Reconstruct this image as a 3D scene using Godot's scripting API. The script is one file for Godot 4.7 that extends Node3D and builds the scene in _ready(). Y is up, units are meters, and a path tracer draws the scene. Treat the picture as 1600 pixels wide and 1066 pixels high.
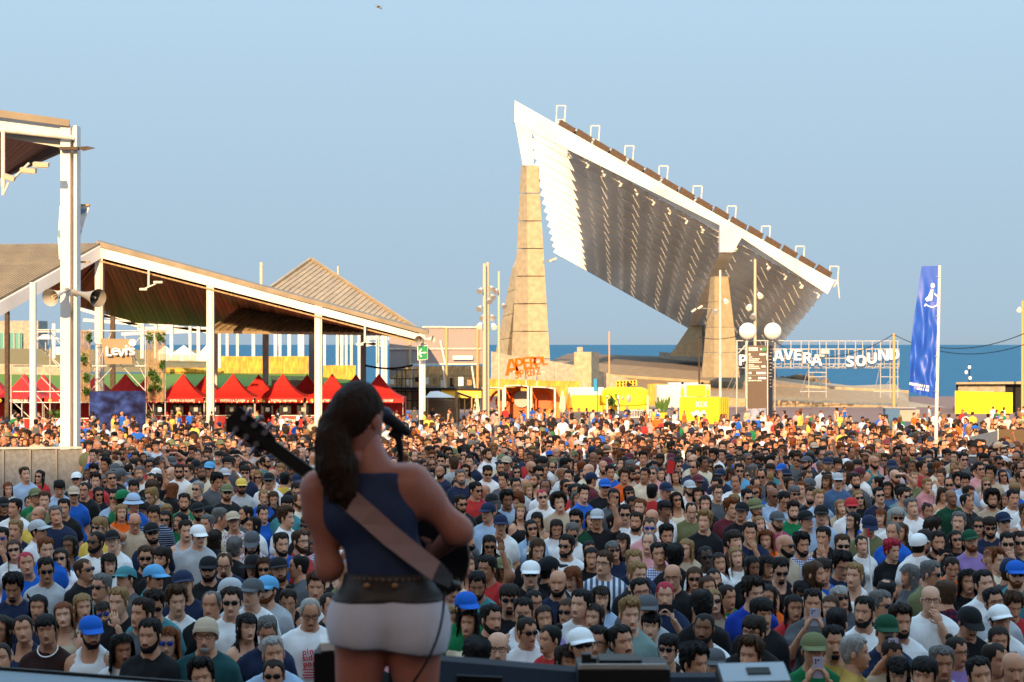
extends Node3D

# A festival crowd in front of an open-air stage on a seaside esplanade.
# The stage stands at the origin (its ground is y = 0), the view runs along -z to the sea.

const EYE := 3.87          # height of the photographer's camera, on the stage deck
const FPX := 3198.0        # focal length of a 72 mm lens on a 1600 px wide frame

var mats := {}
var used := {}
var rng := RandomNumberGenerator.new()

# ---------------------------------------------------------------- shape collector
class Shape:
	var v := PackedVector3Array()
	var n := PackedVector3Array()
	var c := PackedColorArray()
	var u := PackedVector2Array()
	var tint := Color.WHITE

	func tri(a: Vector3, b: Vector3, d: Vector3) -> void:   # clockwise seen from outside
		var k := (d - a).cross(b - a).normalized()
		tri_n(a, b, d, k, k, k)

	func tri_n(a: Vector3, b: Vector3, d: Vector3, na: Vector3, nb: Vector3, nd: Vector3) -> void:
		v.append(a); v.append(b); v.append(d)
		n.append(na); n.append(nb); n.append(nd)
		for i in 3:
			c.append(tint)
			u.append(Vector2.ZERO)

	func quad(a: Vector3, b: Vector3, d: Vector3, e: Vector3) -> void:
		tri(a, b, d); tri(a, d, e)

	func quad_uv(a: Vector3, b: Vector3, d: Vector3, e: Vector3, us := 1.0, vs := 1.0) -> void:
		quad(a, b, d, e)
		var s := u.size() - 6
		var k := [Vector2(0, vs), Vector2(0, 0), Vector2(us, 0), Vector2(us, vs)]
		for i in 6:
			u[s + i] = k[[0, 1, 2, 0, 2, 3][i]]

	# eight corners: bottom ring p[0..3] and top ring p[4..7], both counter-clockwise seen from above
	func hexa(p: Array) -> void:
		quad(p[0], p[1], p[2], p[3])
		quad(p[4], p[7], p[6], p[5])
		for i in 4:
			var j := (i + 1) % 4
			quad(p[i], p[i + 4], p[j + 4], p[j])

	func box(at: Vector3, size: Vector3, turn := Basis()) -> void:
		var h := size / 2.0
		var p := []
		for y in [-h.y, h.y]:
			for q in [Vector2(-h.x, h.z), Vector2(h.x, h.z), Vector2(h.x, -h.z), Vector2(-h.x, -h.z)]:
				p.append(at + turn * Vector3(q.x, y, q.y))
		hexa(p)

	# a bar from a to b, w wide and h deep (h along the direction nearest to up)
	func bar(a: Vector3, b: Vector3, w: float, h: float, up := Vector3.UP) -> void:
		var d := b - a
		var y := d.normalized()
		if absf(y.dot(up.normalized())) > 0.98:
			up = Vector3.BACK
		var x := up.cross(y).normalized()
		var z := x.cross(y).normalized()
		box((a + b) / 2.0, Vector3(w, d.length(), h), Basis(x, y, z))

	func tube(a: Vector3, b: Vector3, ra: float, rb: float, seg := 8, caps := true) -> void:
		var y := (b - a).normalized()
		var x := (Vector3.RIGHT if absf(y.y) > 0.9 else Vector3.UP).cross(y).normalized()
		var z := x.cross(y)
		for i in seg:
			var t := TAU * i / seg
			var s := TAU * (i + 1) / seg
			var p := x * cos(t) + z * sin(t)
			var q := x * cos(s) + z * sin(s)
			tri_n(a + p * ra, a + q * ra, b + q * rb, p, q, q)
			tri_n(a + p * ra, b + q * rb, b + p * rb, p, q, p)
			if caps:
				tri(a, a + q * ra, a + p * ra)
				tri(b, b + p * rb, b + q * rb)

	func path(pts: Array, r: Array, seg := 8) -> void:
		for i in pts.size() - 1:
			tube(pts[i], pts[i + 1], r[mini(i, r.size() - 1)], r[mini(i + 1, r.size() - 1)], seg, true)
			if i:
				ball(pts[i], Vector3.ONE * r[mini(i, r.size() - 1)], 4, seg)

	func ball(at: Vector3, r: Vector3, rings := 8, seg := 12, turn := Basis()) -> void:
		for i in rings:
			for j in seg:
				var k := []
				for q in [[i, j], [i, j + 1], [i + 1, j + 1], [i + 1, j]]:
					var t := PI * float(q[0]) / rings
					var s: float = -TAU * float(q[1]) / seg
					k.append(Vector3(sin(t) * cos(s), cos(t), sin(t) * sin(s)))
				var w := []
				for d: Vector3 in k:
					w.append(at + turn * (d * r))
				var m := []
				for d: Vector3 in k:
					m.append((turn * (d / r)).normalized())
				if i > 0:
					tri_n(w[0], w[1], w[2], m[0], m[1], m[2])
				if i < rings - 1:
					tri_n(w[0], w[2], w[3], m[0], m[2], m[3])

	# a flat polygon (any winding) given thickness along the vector deep
	func prism(p: Array, deep: Vector3) -> void:
		var nrm := Vector3.ZERO
		for i in p.size():
			nrm += (p[i] as Vector3).cross(p[(i + 1) % p.size()])
		if nrm.dot(deep) < 0.0:
			p = p.duplicate()
			p.reverse()
			nrm = -nrm
		var y := nrm.normalized()
		var x := (Vector3.RIGHT if absf(y.y) > 0.9 else Vector3.UP).cross(y).normalized()
		var z := y.cross(x)
		var flat := PackedVector2Array()
		for q: Vector3 in p:
			flat.append(Vector2(q.dot(x), q.dot(z)))
		var ids := Geometry2D.triangulate_polygon(flat)
		for i in range(0, ids.size(), 3):
			var a: Vector3 = p[ids[i]]
			var b: Vector3 = p[ids[i + 1]]
			var d: Vector3 = p[ids[i + 2]]
			if (d - a).cross(b - a).dot(nrm) < 0.0:
				var e := b
				b = d
				d = e
			tri(a + deep, b + deep, d + deep)
			tri(a, d, b)
		for i in p.size():
			var a: Vector3 = p[i]
			var b: Vector3 = p[(i + 1) % p.size()]
			quad(b, a, a + deep, b + deep)

	# rings of points joined by quads; closed round each ring; ends capped with fans
	func loft(rings: Array, caps := true) -> void:
		for i in rings.size() - 1:
			var a: Array = rings[i]
			var b: Array = rings[i + 1]
			for j in a.size():
				var k := (j + 1) % a.size()
				quad(a[j], b[j], b[k], a[k])
		if caps:
			for e in [0, rings.size() - 1]:
				var r: Array = rings[e]
				var m := Vector3.ZERO
				for q in r:
					m += q / r.size()
				for j in r.size():
					if e == 0:
						tri(m, r[j], r[(j + 1) % r.size()])
					else:
						tri(m, r[(j + 1) % r.size()], r[j])

	func add(o: Shape, t := Transform3D()) -> void:
		for i in o.v.size():
			v.append(t * o.v[i])
			n.append((t.basis * o.n[i]).normalized())
			c.append(o.c[i])
			u.append(o.u[i])

	func mesh(origin := Vector3.ZERO) -> ArrayMesh:
		var w := PackedVector3Array()
		w.resize(v.size())
		for i in v.size():
			w[i] = v[i] - origin
		var a := []
		a.resize(Mesh.ARRAY_MAX)
		a[Mesh.ARRAY_VERTEX] = w
		a[Mesh.ARRAY_NORMAL] = n
		a[Mesh.ARRAY_COLOR] = c
		a[Mesh.ARRAY_TEX_UV] = u
		var m := ArrayMesh.new()
		m.add_surface_from_arrays(Mesh.PRIMITIVE_TRIANGLES, a)
		return m

# ---------------------------------------------------------------- naming and nodes
func numbered(called: String) -> String:
	used[called] = used.get(called, -1) + 1
	return called if used[called] == 0 else "%s_%03d" % [called, used[called]]

func thing(called: String, label: String, category: String, at := Vector3.ZERO, group := "") -> Node3D:
	var o := Node3D.new()
	o.name = numbered(called)
	add_child(o)
	o.position = at
	o.set_meta("label", label)
	o.set_meta("category", category)
	if group:
		o.set_meta("group", group)
	return o

func origin_of(o: Node) -> Vector3:
	var p := Vector3.ZERO
	while o != self and o is Node3D:
		p += (o as Node3D).position
		o = o.get_parent()
	return p

func part(s: Shape, called: String, m: Material, parent: Node3D, kind := "") -> MeshInstance3D:
	var o := MeshInstance3D.new()
	o.name = called
	o.mesh = s.mesh(origin_of(parent))
	o.material_override = m
	parent.add_child(o, true)
	if kind:
		o.set_meta("kind", kind)
	return o

func structure(s: Shape, called: String, m: Material) -> MeshInstance3D:
	var o := MeshInstance3D.new()
	o.name = numbered(called)
	o.mesh = s.mesh()
	o.material_override = m
	add_child(o)
	o.set_meta("kind", "structure")
	return o

func inst(called: String, mesh: Mesh, m: Material, parent: Node3D) -> MeshInstance3D:
	var o := MeshInstance3D.new()
	o.name = called
	o.mesh = mesh
	o.material_override = m
	parent.add_child(o, true)
	return o

# ---------------------------------------------------------------- materials
func noise_tex(freq: float, lo: Color, hi: Color, sd: int, size := 256, kind := FastNoiseLite.TYPE_SIMPLEX_SMOOTH, octaves := 4) -> ImageTexture:
	var f := FastNoiseLite.new()
	f.noise_type = kind
	f.frequency = freq
	f.seed = sd
	f.fractal_octaves = octaves
	var im := f.get_seamless_image(size, size, false, false, 0.1, true)
	var out := Image.create(size, size, false, Image.FORMAT_RGB8)
	for y in size:
		for x in size:
			out.set_pixel(x, y, lo.lerp(hi, im.get_pixel(x, y).r))
	return ImageTexture.create_from_image(out)

func col(r: float, g: float, b: float) -> Color:      # real-world (linear) base colour
	return Color(r, g, b).linear_to_srgb()

func mat(called: String, c := Color.WHITE, rough := 0.7, metal := 0.0, spec := 0.5) -> StandardMaterial3D:
	if mats.has(called):
		return mats[called]
	var m := StandardMaterial3D.new()
	m.resource_name = called
	m.albedo_color = c
	m.roughness = rough
	m.metallic = metal
	m.metallic_specular = spec
	mats[called] = m
	return m

func grain(m: StandardMaterial3D, tex: Texture2D, scale: Vector3, bump: Texture2D = null, depth := 0.0, world := true) -> StandardMaterial3D:
	m.albedo_texture = tex
	m.uv1_triplanar = true
	m.uv1_world_triplanar = world
	m.uv1_scale = scale
	if bump:
		m.heightmap_enabled = true
		m.heightmap_texture = bump
		m.heightmap_scale = depth
	return m

# ---------------------------------------------------------------- places
func P(px: float, py: float, d: float) -> Vector3:   # the place that lies d metres out and shows at (px, py) in the photograph
	return Vector3((px - 800.0) * d / FPX, EYE - (py - 538.0) * d / FPX, -d)

func ground(d: float) -> float:
	return -0.0221 * clampf(d - 38.0, 0.0, 127.0)

func on_ground(px: float, d: float) -> Vector3:
	return Vector3((px - 800.0) * d / FPX, ground(d), -d)

var sky_light := 1.0

func _ready() -> void:
	rng.seed = 7
	# camera
	var lens := CameraAttributesPhysical.new()
	lens.frustum_focal_length = 72.0
	lens.frustum_focus_distance = 29.0
	lens.frustum_near = 0.1
	lens.frustum_far = 60000.0
	lens.exposure_aperture = 5.6
	var cam := Camera3D.new()
	cam.name = "camera"
	cam.attributes = lens
	add_child(cam)
	cam.position = Vector3(0, EYE, 0)
	cam.rotation_degrees = Vector3(0.09, 0, 0)
	cam.current = true
	# sky
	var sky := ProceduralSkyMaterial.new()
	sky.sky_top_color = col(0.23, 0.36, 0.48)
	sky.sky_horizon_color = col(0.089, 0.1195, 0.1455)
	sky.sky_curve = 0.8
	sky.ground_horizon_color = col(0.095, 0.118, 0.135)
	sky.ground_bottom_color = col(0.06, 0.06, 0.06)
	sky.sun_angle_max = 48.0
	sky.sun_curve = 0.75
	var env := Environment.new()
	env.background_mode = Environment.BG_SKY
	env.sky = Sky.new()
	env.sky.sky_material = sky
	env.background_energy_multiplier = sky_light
	env.tonemap_mode = Environment.TONE_MAPPER_LINEAR
	env.tonemap_exposure = 4.5
	env.sdfgi_enabled = true
	env.ssao_enabled = true
	env.ssil_enabled = true
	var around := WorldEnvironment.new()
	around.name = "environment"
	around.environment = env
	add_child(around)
	# the evening sun: behind the stage, a little to the left
	var sun := DirectionalLight3D.new()
	sun.name = "sun"
	sun.light_color = Color(1.0, 0.82, 0.60)
	sun.light_energy = 0.66
	sun.light_angular_distance = 0.6
	sun.shadow_enabled = true
	add_child(sun)
	sun.look_at_from_position(Vector3.ZERO, -Vector3(-0.164, 0.318, 0.934))
	make_materials()
	build_ground()
	build_stage()
	build_shade_block()
	build_solar_canopy()
	build_pavilion()
	build_plaza_things()
	build_people()
	build_singer()

# ================================================================ materials
func make_materials() -> void:
	var soft := noise_tex(0.012, Color(0.80, 0.80, 0.80), Color(1, 1, 1), 3)
	var patch := noise_tex(0.02, Color(0.80, 0.79, 0.77), Color(1, 1, 1), 5, 512, FastNoiseLite.TYPE_SIMPLEX_SMOOTH, 6)
	var speck := noise_tex(0.15, Color(0.78, 0.78, 0.78), Color(1, 1, 1), 8)
	var streak := noise_tex(0.03, Color(0.62, 0.60, 0.58), Color(1, 1, 1), 9, 256, FastNoiseLite.TYPE_SIMPLEX_SMOOTH, 5)
	var wave := noise_tex(0.03, Color(0, 0, 0), Color(1, 1, 1), 11, 512, FastNoiseLite.TYPE_SIMPLEX_SMOOTH, 5)
	mats["tex_soft"] = soft
	mats["tex_patch"] = patch
	mats["tex_speck"] = speck
	mats["tex_streak"] = streak
	grain(mat("white_paint", col(0.80, 0.785, 0.75), 0.5), soft, Vector3.ONE * 0.05)
	grain(mat("slat_white", col(0.90, 0.88, 0.84), 0.5), soft, Vector3.ONE * 0.04)
	grain(mat("worn_white", col(0.70, 0.68, 0.63), 0.55), patch, Vector3(0.25, 0.08, 0.25))
	grain(mat("concrete", col(0.49, 0.42, 0.285), 0.85), patch, Vector3.ONE * 0.11, speck, 0.5)
	grain(mat("grey_concrete", col(0.42, 0.38, 0.32), 0.88), patch, Vector3.ONE * 0.14, speck, 0.4)
	grain(mat("tan_metal", col(0.40, 0.31, 0.19), 0.5, 0.0), soft, Vector3.ONE * 0.2)
	grain(mat("gutter_tan", col(0.24, 0.195, 0.135), 0.55), soft, Vector3.ONE * 0.2)
	grain(mat("soffit_wood", col(0.42, 0.165, 0.065), 0.6), streak, Vector3(0.5, 0.5, 0.5))
	mats["soffit_wood"].vertex_color_use_as_albedo = true
	grain(mat("dark_wood", col(0.085, 0.05, 0.03), 0.7), streak, Vector3(0.4, 0.4, 0.4))
	grain(mat("pale_wood", col(0.52, 0.36, 0.17), 0.7), streak, Vector3(1.0, 0.3, 1.0))
	mats["pale_wood"].vertex_color_use_as_albedo = true
	grain(mat("yellow_board", col(0.80, 0.47, 0.03), 0.6), streak, Vector3(0.5, 0.12, 0.5))
	mats["yellow_board"].vertex_color_use_as_albedo = true
	mat("yellow_paint", col(0.90, 0.68, 0.005), 0.35)
	mat("deep_yellow", col(0.80, 0.45, 0.01), 0.5)
	mat("orange_paint", col(0.85, 0.20, 0.012), 0.45)
	mat("orange_dark", col(0.62, 0.10, 0.008), 0.5)
	grain(mat("red_canvas", col(0.66, 0.017, 0.015), 0.75), soft, Vector3.ONE * 0.5)
	mat("red_paint", col(0.60, 0.012, 0.012), 0.4)
	mat("cream_canvas", col(0.72, 0.60, 0.40), 0.8)
	mat("white_canvas", col(0.76, 0.75, 0.72), 0.8)
	mat("brown_canvas", col(0.30, 0.19, 0.11), 0.85)
	grain(mat("tan_netting", col(0.16, 0.11, 0.06), 0.9), speck, Vector3.ONE * 1.5)
	mat("black_paint", col(0.008, 0.008, 0.009), 0.5, 0.0, 0.3)
	mat("black_metal", col(0.014, 0.014, 0.016), 0.5, 0.0, 0.3)
	mat("galvanised", col(0.50, 0.50, 0.49), 0.42, 0.5)
	mat("grey_steel", col(0.30, 0.295, 0.28), 0.5, 0.3)
	mat("warm_pole", col(0.50, 0.42, 0.30), 0.6)
	mat("wood_pole", col(0.50, 0.32, 0.13), 0.75)
	grain(mat("barrier_sheet", col(0.33, 0.34, 0.34), 0.6), patch, Vector3.ONE * 0.6)
	mat("letter_white", col(0.85, 0.85, 0.83), 0.4)
	mat("orange_letter", col(0.85, 0.105, 0.002), 0.5, 0.0, 0.2)
	mat("totem_brown", col(0.085, 0.06, 0.048), 0.5)
	mat("totem_dark", col(0.025, 0.026, 0.034), 0.5)
	mat("sign_green", col(0.005, 0.23, 0.08), 0.4)
	mat("cyan_sheet", col(0.03, 0.28, 0.55), 0.5)
	mat("glass_teal", col(0.10, 0.30, 0.27), 0.15)
	mat("beige_sign", col(0.27, 0.205, 0.125), 0.8)
	mat("bulb", col(0.95, 0.75, 0.42), 0.4)
	mat("balloon", col(0.80, 0.79, 0.77), 0.45)
	mat("asphalt", col(0.10, 0.10, 0.105), 0.9)
	grain(mats["asphalt"], patch, Vector3.ONE * 0.3, speck, 0.4)
	grain(mat("paving", col(0.235, 0.145, 0.125), 0.85), patch, Vector3.ONE * 0.35, speck, 0.4)
	grain(mat("sand_concrete", col(0.46, 0.36, 0.245), 0.9), patch, Vector3.ONE * 0.06, speck, 0.5)
	grain(mat("tan_slope", col(0.42, 0.31, 0.19), 0.9), patch, Vector3.ONE * 0.09, speck, 0.5)
	grain(mat("deck_brown", col(0.34, 0.265, 0.20), 0.85), streak, Vector3(0.02, 0.3, 0.12))
	grain(mat("rock", col(0.20, 0.15, 0.10), 0.9), patch, Vector3.ONE * 0.4)
	grain(mat("lawn", col(0.12, 0.24, 0.015), 0.9), speck, Vector3.ONE * 0.6)
	grain(mat("dry_lawn", col(0.30, 0.21, 0.06), 0.9), patch, Vector3.ONE * 0.2)
	mat("leaf", col(0.05, 0.13, 0.015), 0.55)
	mats["leaf"].vertex_color_use_as_albedo = true
	mats["leaf"].backlight_enabled = true
	mats["leaf"].backlight = Color(0.3, 0.4, 0.1)
	var sea := mat("sea_water", col(0.025, 0.14, 0.25), 0.55, 0.0, 0.22)
	var swell := noise_tex(0.02, Color(0.74, 0.80, 0.84), Color(1, 1, 1), 21, 512, FastNoiseLite.TYPE_SIMPLEX_SMOOTH, 5)
	grain(sea, swell, Vector3(0.010, 0.02, 0.022), wave, 60.0)
	# mesh sheet of the scaffold hall: thin, half see-through
	var veil := mat("mesh_veil", Color(col(0.34, 0.29, 0.28), 0.72), 0.7)
	veil.transparency = BaseMaterial3D.TRANSPARENCY_ALPHA
	# a screen showing a cloudy blue picture
	var screen := mat("screen_face", Color.WHITE, 0.6, 0.0, 0.2)
	screen.albedo_texture = noise_tex(0.012, Color(0.03, 0.04, 0.16), Color(0.20, 0.30, 0.58), 31)
	# the map on the information pillar
	var plan := mat("map_face", Color.WHITE, 0.4)
	plan.albedo_texture = noise_tex(0.018, Color(0.25, 0.38, 0.55), Color(0.72, 0.66, 0.72), 33, 128)

# ================================================================ ground and sea
func build_ground() -> void:
	var s := Shape.new()
	var ds := [-420.0, -60.0, 0.0, 38.0, 70.0, 100.0, 130.0, 165.0, 200.0, 262.0]
	for i in ds.size() - 1:
		var xs := [-600.0, -300.0, -100.0, 0.0, 100.0, 300.0, 600.0]
		for e in xs.size() - 1:
			var x: float = xs[e]
			var w: float = xs[e + 1] - x
			var a: float = ds[i]
			var b: float = ds[i + 1]
			s.quad(Vector3(x, ground(a), -a), Vector3(x, ground(b), -b), Vector3(x + w, ground(b), -b), Vector3(x + w, ground(a), -a))
	# the quay wall down to the water
	s.quad(Vector3(-600, -12, -262), Vector3(-600, ground(262), -262), Vector3(600, ground(262), -262), Vector3(600, -12, -262))
	structure(s, "ground", mats["paving"])
	s = Shape.new()
	var near := 150.0
	var far := 176.0
	s.quad(Vector3(-90, ground(near) + 0.02, -near), Vector3(-90, ground(far) + 0.02, -far), Vector3(120, ground(far) + 0.02, -far), Vector3(120, ground(near) + 0.02, -near))
	s.quad(Vector3(-200, 0.004, 30), Vector3(-200, 0.004, -37), Vector3(200, 0.004, -37), Vector3(200, 0.004, 30))
	structure(s, "road", mats["asphalt"])
	s = Shape.new()
	var edge := [258.0, 400.0, 700.0, 1500.0, 4000.0, 12000.0, 45000.0]
	for i in edge.size() - 1:
		var w: float = 900.0 + edge[i + 1]
		s.quad(Vector3(-w, -9, -edge[i]), Vector3(-w, -9, -edge[i + 1]), Vector3(w, -9, -edge[i + 1]), Vector3(w, -9, -edge[i]))
	structure(s, "sea", mats["sea_water"])
	# rising ground under the solar canopy
	s = Shape.new()
	var f := [P(862, 612, 224), P(1000, 618, 222), P(1140, 622, 220), P(1260, 628, 218), P(1420, 636, 216)]
	var g := [P(862, 582, 250), P(1000, 592, 248), P(1140, 601, 246), P(1260, 606, 262), P(1420, 614, 262)]
	for i in 4:
		s.quad(f[i], g[i], g[i + 1], f[i + 1])
		s.quad(f[i] - Vector3(0, 6, 0), f[i], f[i + 1], f[i + 1] - Vector3(0, 6, 0))
	structure(s, "slope", mats["tan_slope"])
	s = Shape.new()
	var h := [P(862, 566, 272), P(1000, 576, 270), P(1140, 588, 268), P(1215, 593, 286), P(1320, 605, 286)]
	for i in 4:
		s.quad(g[i] + Vector3(0, 0.3, 0), h[i] + Vector3(0, 0.3, 0), h[i + 1] + Vector3(0, 0.3, 0), g[i + 1] + Vector3(0, 0.3, 0))
		s.quad(g[i] - Vector3(0, 1, 0), g[i] + Vector3(0, 0.3, 0), g[i + 1] + Vector3(0, 0.3, 0), g[i + 1] - Vector3(0, 1, 0))
	structure(s, "ramp", mats["sand_concrete"])
	s = Shape.new()
	var k := [P(888, 552.5, 335), P(1000, 556, 335), P(1140, 560, 335), P(1212, 570, 335)]
	for i in 3:
		s.quad(h[i] + Vector3(0, 0.2, 0), k[i], k[i + 1], h[i + 1] + Vector3(0, 0.2, 0))
	s.quad(k[3] - Vector3(0, 12, 0), h[3] + Vector3(0, 0.2, 0) - Vector3(0, 12, 0), h[3] + Vector3(0, 0.2, 0), k[3])
	structure(s, "terrace_deck", mats["deck_brown"])
	s = Shape.new()
	s.quad(Vector3(8, ground(262) + 0.01, -216), Vector3(8, ground(262) + 0.01, -261.9), Vector3(46, ground(262) + 0.01, -261.9), Vector3(46, ground(262) + 0.01, -216))
	s.quad(P(1320, 640, 212), P(1325, 603, 286), P(1400, 600, 290), P(1430, 640, 212))
	structure(s, "quay", mats["sand_concrete"])
	# breakwater rocks
	var rk := RandomNumberGenerator.new()
	rk.seed = 4
	var pile := thing("breakwater", "brown pile of rocks at the water's edge below the big white letters", "rocks", P(1245, 600, 300))
	for i in 60:
		var q := Shape.new()
		var px := rk.randf_range(1212, 1292)
		var top := 586.0 + absf(px - 1246.0) * 0.2
		q.ball(P(px, rk.randf_range(top + 3, 606), rk.randf_range(291, 305)), Vector3(rk.randf_range(0.5, 1.1), rk.randf_range(0.35, 0.7), rk.randf_range(0.5, 1.0)), 4, 6, Basis.from_euler(Vector3(rk.randf() * 3, rk.randf() * 3, 0)))
		part(q, "rock", mats["rock"], pile)
	# lawn bank on the left, behind the bars
	s = Shape.new()
	var a0 := [P(-60, 612, 172), P(130, 612, 172), P(345, 606, 176), P(480, 600, 180), P(560, 598, 184)]
	var a1 := [P(-60, 580, 190), P(130, 584, 190), P(345, 583, 192), P(480, 584, 192), P(560, 592, 192)]
	for i in 4:
		s.quad(a0[i], a1[i], a1[i + 1], a0[i + 1])
		s.quad(a0[i] - Vector3(0, 3, 0), a0[i], a0[i + 1], a0[i + 1] - Vector3(0, 3, 0))
	structure(s, "lawn", mats["lawn"])
	s = Shape.new()
	s.quad(P(-60, 580, 190), P(-60, 544, 240), P(340, 548, 240), P(340, 582.5, 191))
	structure(s, "dry_bank", mats["dry_lawn"])
	s = Shape.new()
	s.hexa([P(-60, 596, 188), P(125, 600, 188), P(125, 600, 190.5), P(-60, 596, 190.5), P(-60, 567, 188), P(125, 572, 188), P(125, 572, 190.5), P(-60, 567, 190.5)])
	part(s, "wall_face", mats["grey_concrete"], thing("retaining_wall", "pale concrete retaining wall below the dry grass bank", "wall", P(30, 600, 188)))

# ================================================================ the stage behind and around the camera
func build_stage() -> void:
	var t := thing("stage", "dark festival stage with a raised deck and an added, unseen back drop and roof", "stage", Vector3(0, 0, 0))
	var s := Shape.new()
	s.box(Vector3(-2, 1.04, -1.7), Vector3(30, 2.1, 15.6))
	part(s, "deck", mats["black_paint"], t)
	s = Shape.new()
	s.box(Vector3(-2, 4.9, 5.8), Vector3(30, 5.6, 0.3))
	part(s, "added_back_drop", mats["black_paint"], t)  # unseen black drop, added to darken the back of the singer
	s = Shape.new()
	s.box(Vector3(-2, 12.4, -1.6), Vector3(26, 0.02, 13.6))
	var membrane := mat("added_roof_membrane", col(0.80, 0.80, 0.78), 0.8)
	membrane.backlight_enabled = true
	membrane.backlight = Color(0.6, 0.6, 0.6)
	part(s, "roof", membrane, t)  # unseen roof added to shade the singer, made translucent for softer fill
	for x in [-15.4, 11.4]:
		for z in [-8.2, 5.2]:
			s = Shape.new()
			s.box(Vector3(x, 6.4, z), Vector3(0.6, 12.8, 0.6))
			part(s, "tower", mats["galvanised"], t)
	# cloth covered front edge of the stage, low in the left corner of the view
	var skirt := thing("stage_front_cover", "pale blue grey cloth cover along the stage edge in the bottom left corner", "cloth cover", P(60, 1090, 9.6))
	s = Shape.new()
	var a := P(-90, 1041, 9.7)
	var b := P(330, 1073, 9.3)
	s.hexa([a + Vector3(0, -0.45, 0.9), b + Vector3(0, -0.45, 0.9), b - Vector3(0, 0.45, 0), a - Vector3(0, 0.45, 0), a + Vector3(0, -0.26, 0.9), b + Vector3(0, -0.26, 0.9), b, a])
	var cloth := mat("cover_cloth", col(0.33, 0.42, 0.50), 0.9)
	part(s, "cloth", grain(cloth, mats["tex_speck"], Vector3(9, 2, 9)), skirt)
	s = Shape.new()
	s.bar(a + Vector3(0, 0.005, -0.012), b + Vector3(0, 0.005, -0.012), 0.02, 0.02)
	part(s, "edge_trim", mats["black_paint"], skirt)
	# monitors and boxes along the front of the deck
	wedge("stage_monitor", "long black wedge monitor low in front of the singer's left side", P(820, 1041, 7.9), 0.86, 0.40, 0.34, 0.04)
	var dj := thing("equipment_case", "black equipment case with raised lid panel at the bottom centre", "equipment case", P(975, 1080, 7.6))
	s = Shape.new()
	s.box(P(972, 1075, 7.7), Vector3(0.34, 0.185, 0.3))
	part(s, "case_body", mats["black_metal"], dj)
	s = Shape.new()
	s.box(P(968, 1033, 7.74), Vector3(0.16, 0.03, 0.16))
	part(s, "lid_panel", mats["black_paint"], dj)
	s = Shape.new()
	s.box(P(916, 1031, 7.68), Vector3(0.035, 0.05, 0.06))
	s.box(P(928, 1034, 7.68), Vector3(0.02, 0.035, 0.06))
	part(s, "latch", mats["black_metal"], dj)
	s = Shape.new()
	s.bar(P(905, 1042, 7.57), P(1041, 1042, 7.57), 0.012, 0.02)
	part(s, "edge_rail", mats["galvanised"], dj)
	s = Shape.new()
	s.box(P(972, 1245, 7.72), Vector3(0.4, 0.64, 0.36))
	part(s, "stand", mats["black_paint"], dj)
	var m2 := wedge("stage_monitor", "small black wedge monitor right of the equipment case at the bottom", P(1040, 1053, 8.3), 0.36, 0.3, 0.28, 0.0)
	m2.position += Vector3(0.03, 0, 0)
	var bx := thing("control_box", "small stage box with a pale blue top panel at the bottom right", "control box", P(1178, 1066, 8.0))
	s = Shape.new()
	s.box(P(1178, 1068, 8.0) , Vector3(0.275, 0.07, 0.2), Basis.from_euler(Vector3(0.25, 0.03, 0.02)))
	part(s, "box_body", mats["black_metal"], bx)
	s = Shape.new()
	s.box(P(1178, 1052.0, 8.0), Vector3(0.26, 0.012, 0.18), Basis.from_euler(Vector3(0.25, 0.03, 0.02)))
	part(s, "top_panel", mat("pale_panel", col(0.30, 0.37, 0.44), 0.4), bx)
	s = Shape.new()
	s.box(P(1185, 1049.5, 8.0), Vector3(0.09, 0.012, 0.06), Basis.from_euler(Vector3(0.25, 0.03, 0.02)))
	part(s, "display", mats["black_paint"], bx)
	s = Shape.new()
	s.box(P(1178, 1270, 8.02), Vector3(0.06, 0.92, 0.06))
	s.box(P(1178, 1448, 8.02) + Vector3(0, 0.07, 0), Vector3(0.3, 0.04, 0.3))
	part(s, "stand", mats["black_metal"], bx)
	var amp := thing("amplifier", "black amplifier with a pale towel on top beside the singer's leg", "amplifier", P(512, 1190, 7.4))
	s = Shape.new()
	s.box(P(526, 1252, 7.5) , Vector3(0.14, 1.13, 0.3))
	part(s, "cabinet", mats["black_paint"], amp)
	s = Shape.new()
	s.box(P(522, 1003, 7.45), Vector3(0.10, 0.028, 0.22), Basis.from_euler(Vector3(0, 0.1, 0.05)))
	s.ball(P(530, 999, 7.42), Vector3(0.045, 0.02, 0.09), 6, 10)
	part(s, "towel", mats["white_canvas"], amp)

# unseen pale block, added behind the stage to shade the crowd and reflect skylight
func build_shade_block() -> void:
	var t := thing("added_shade_block", "unseen long pale block added far behind the stage to shade the crowd", "building", Vector3(-25, 0, 130))
	var s := Shape.new()
	var top := 62.6
	s.box(Vector3(-25, top / 2 - 0.2, 140), Vector3(150, top + 0.4, 20))
	part(s, "wall", mats["white_paint"], t)
	for k in 6:
		for i in 10:
			s = Shape.new()
			s.box(Vector3(-92 + i * 14.8, 6.0 + k * 10.0, 129.95), Vector3(6.0, 4.0, 0.2))
			part(s, "window", mats["glass_teal"], t)

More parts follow.
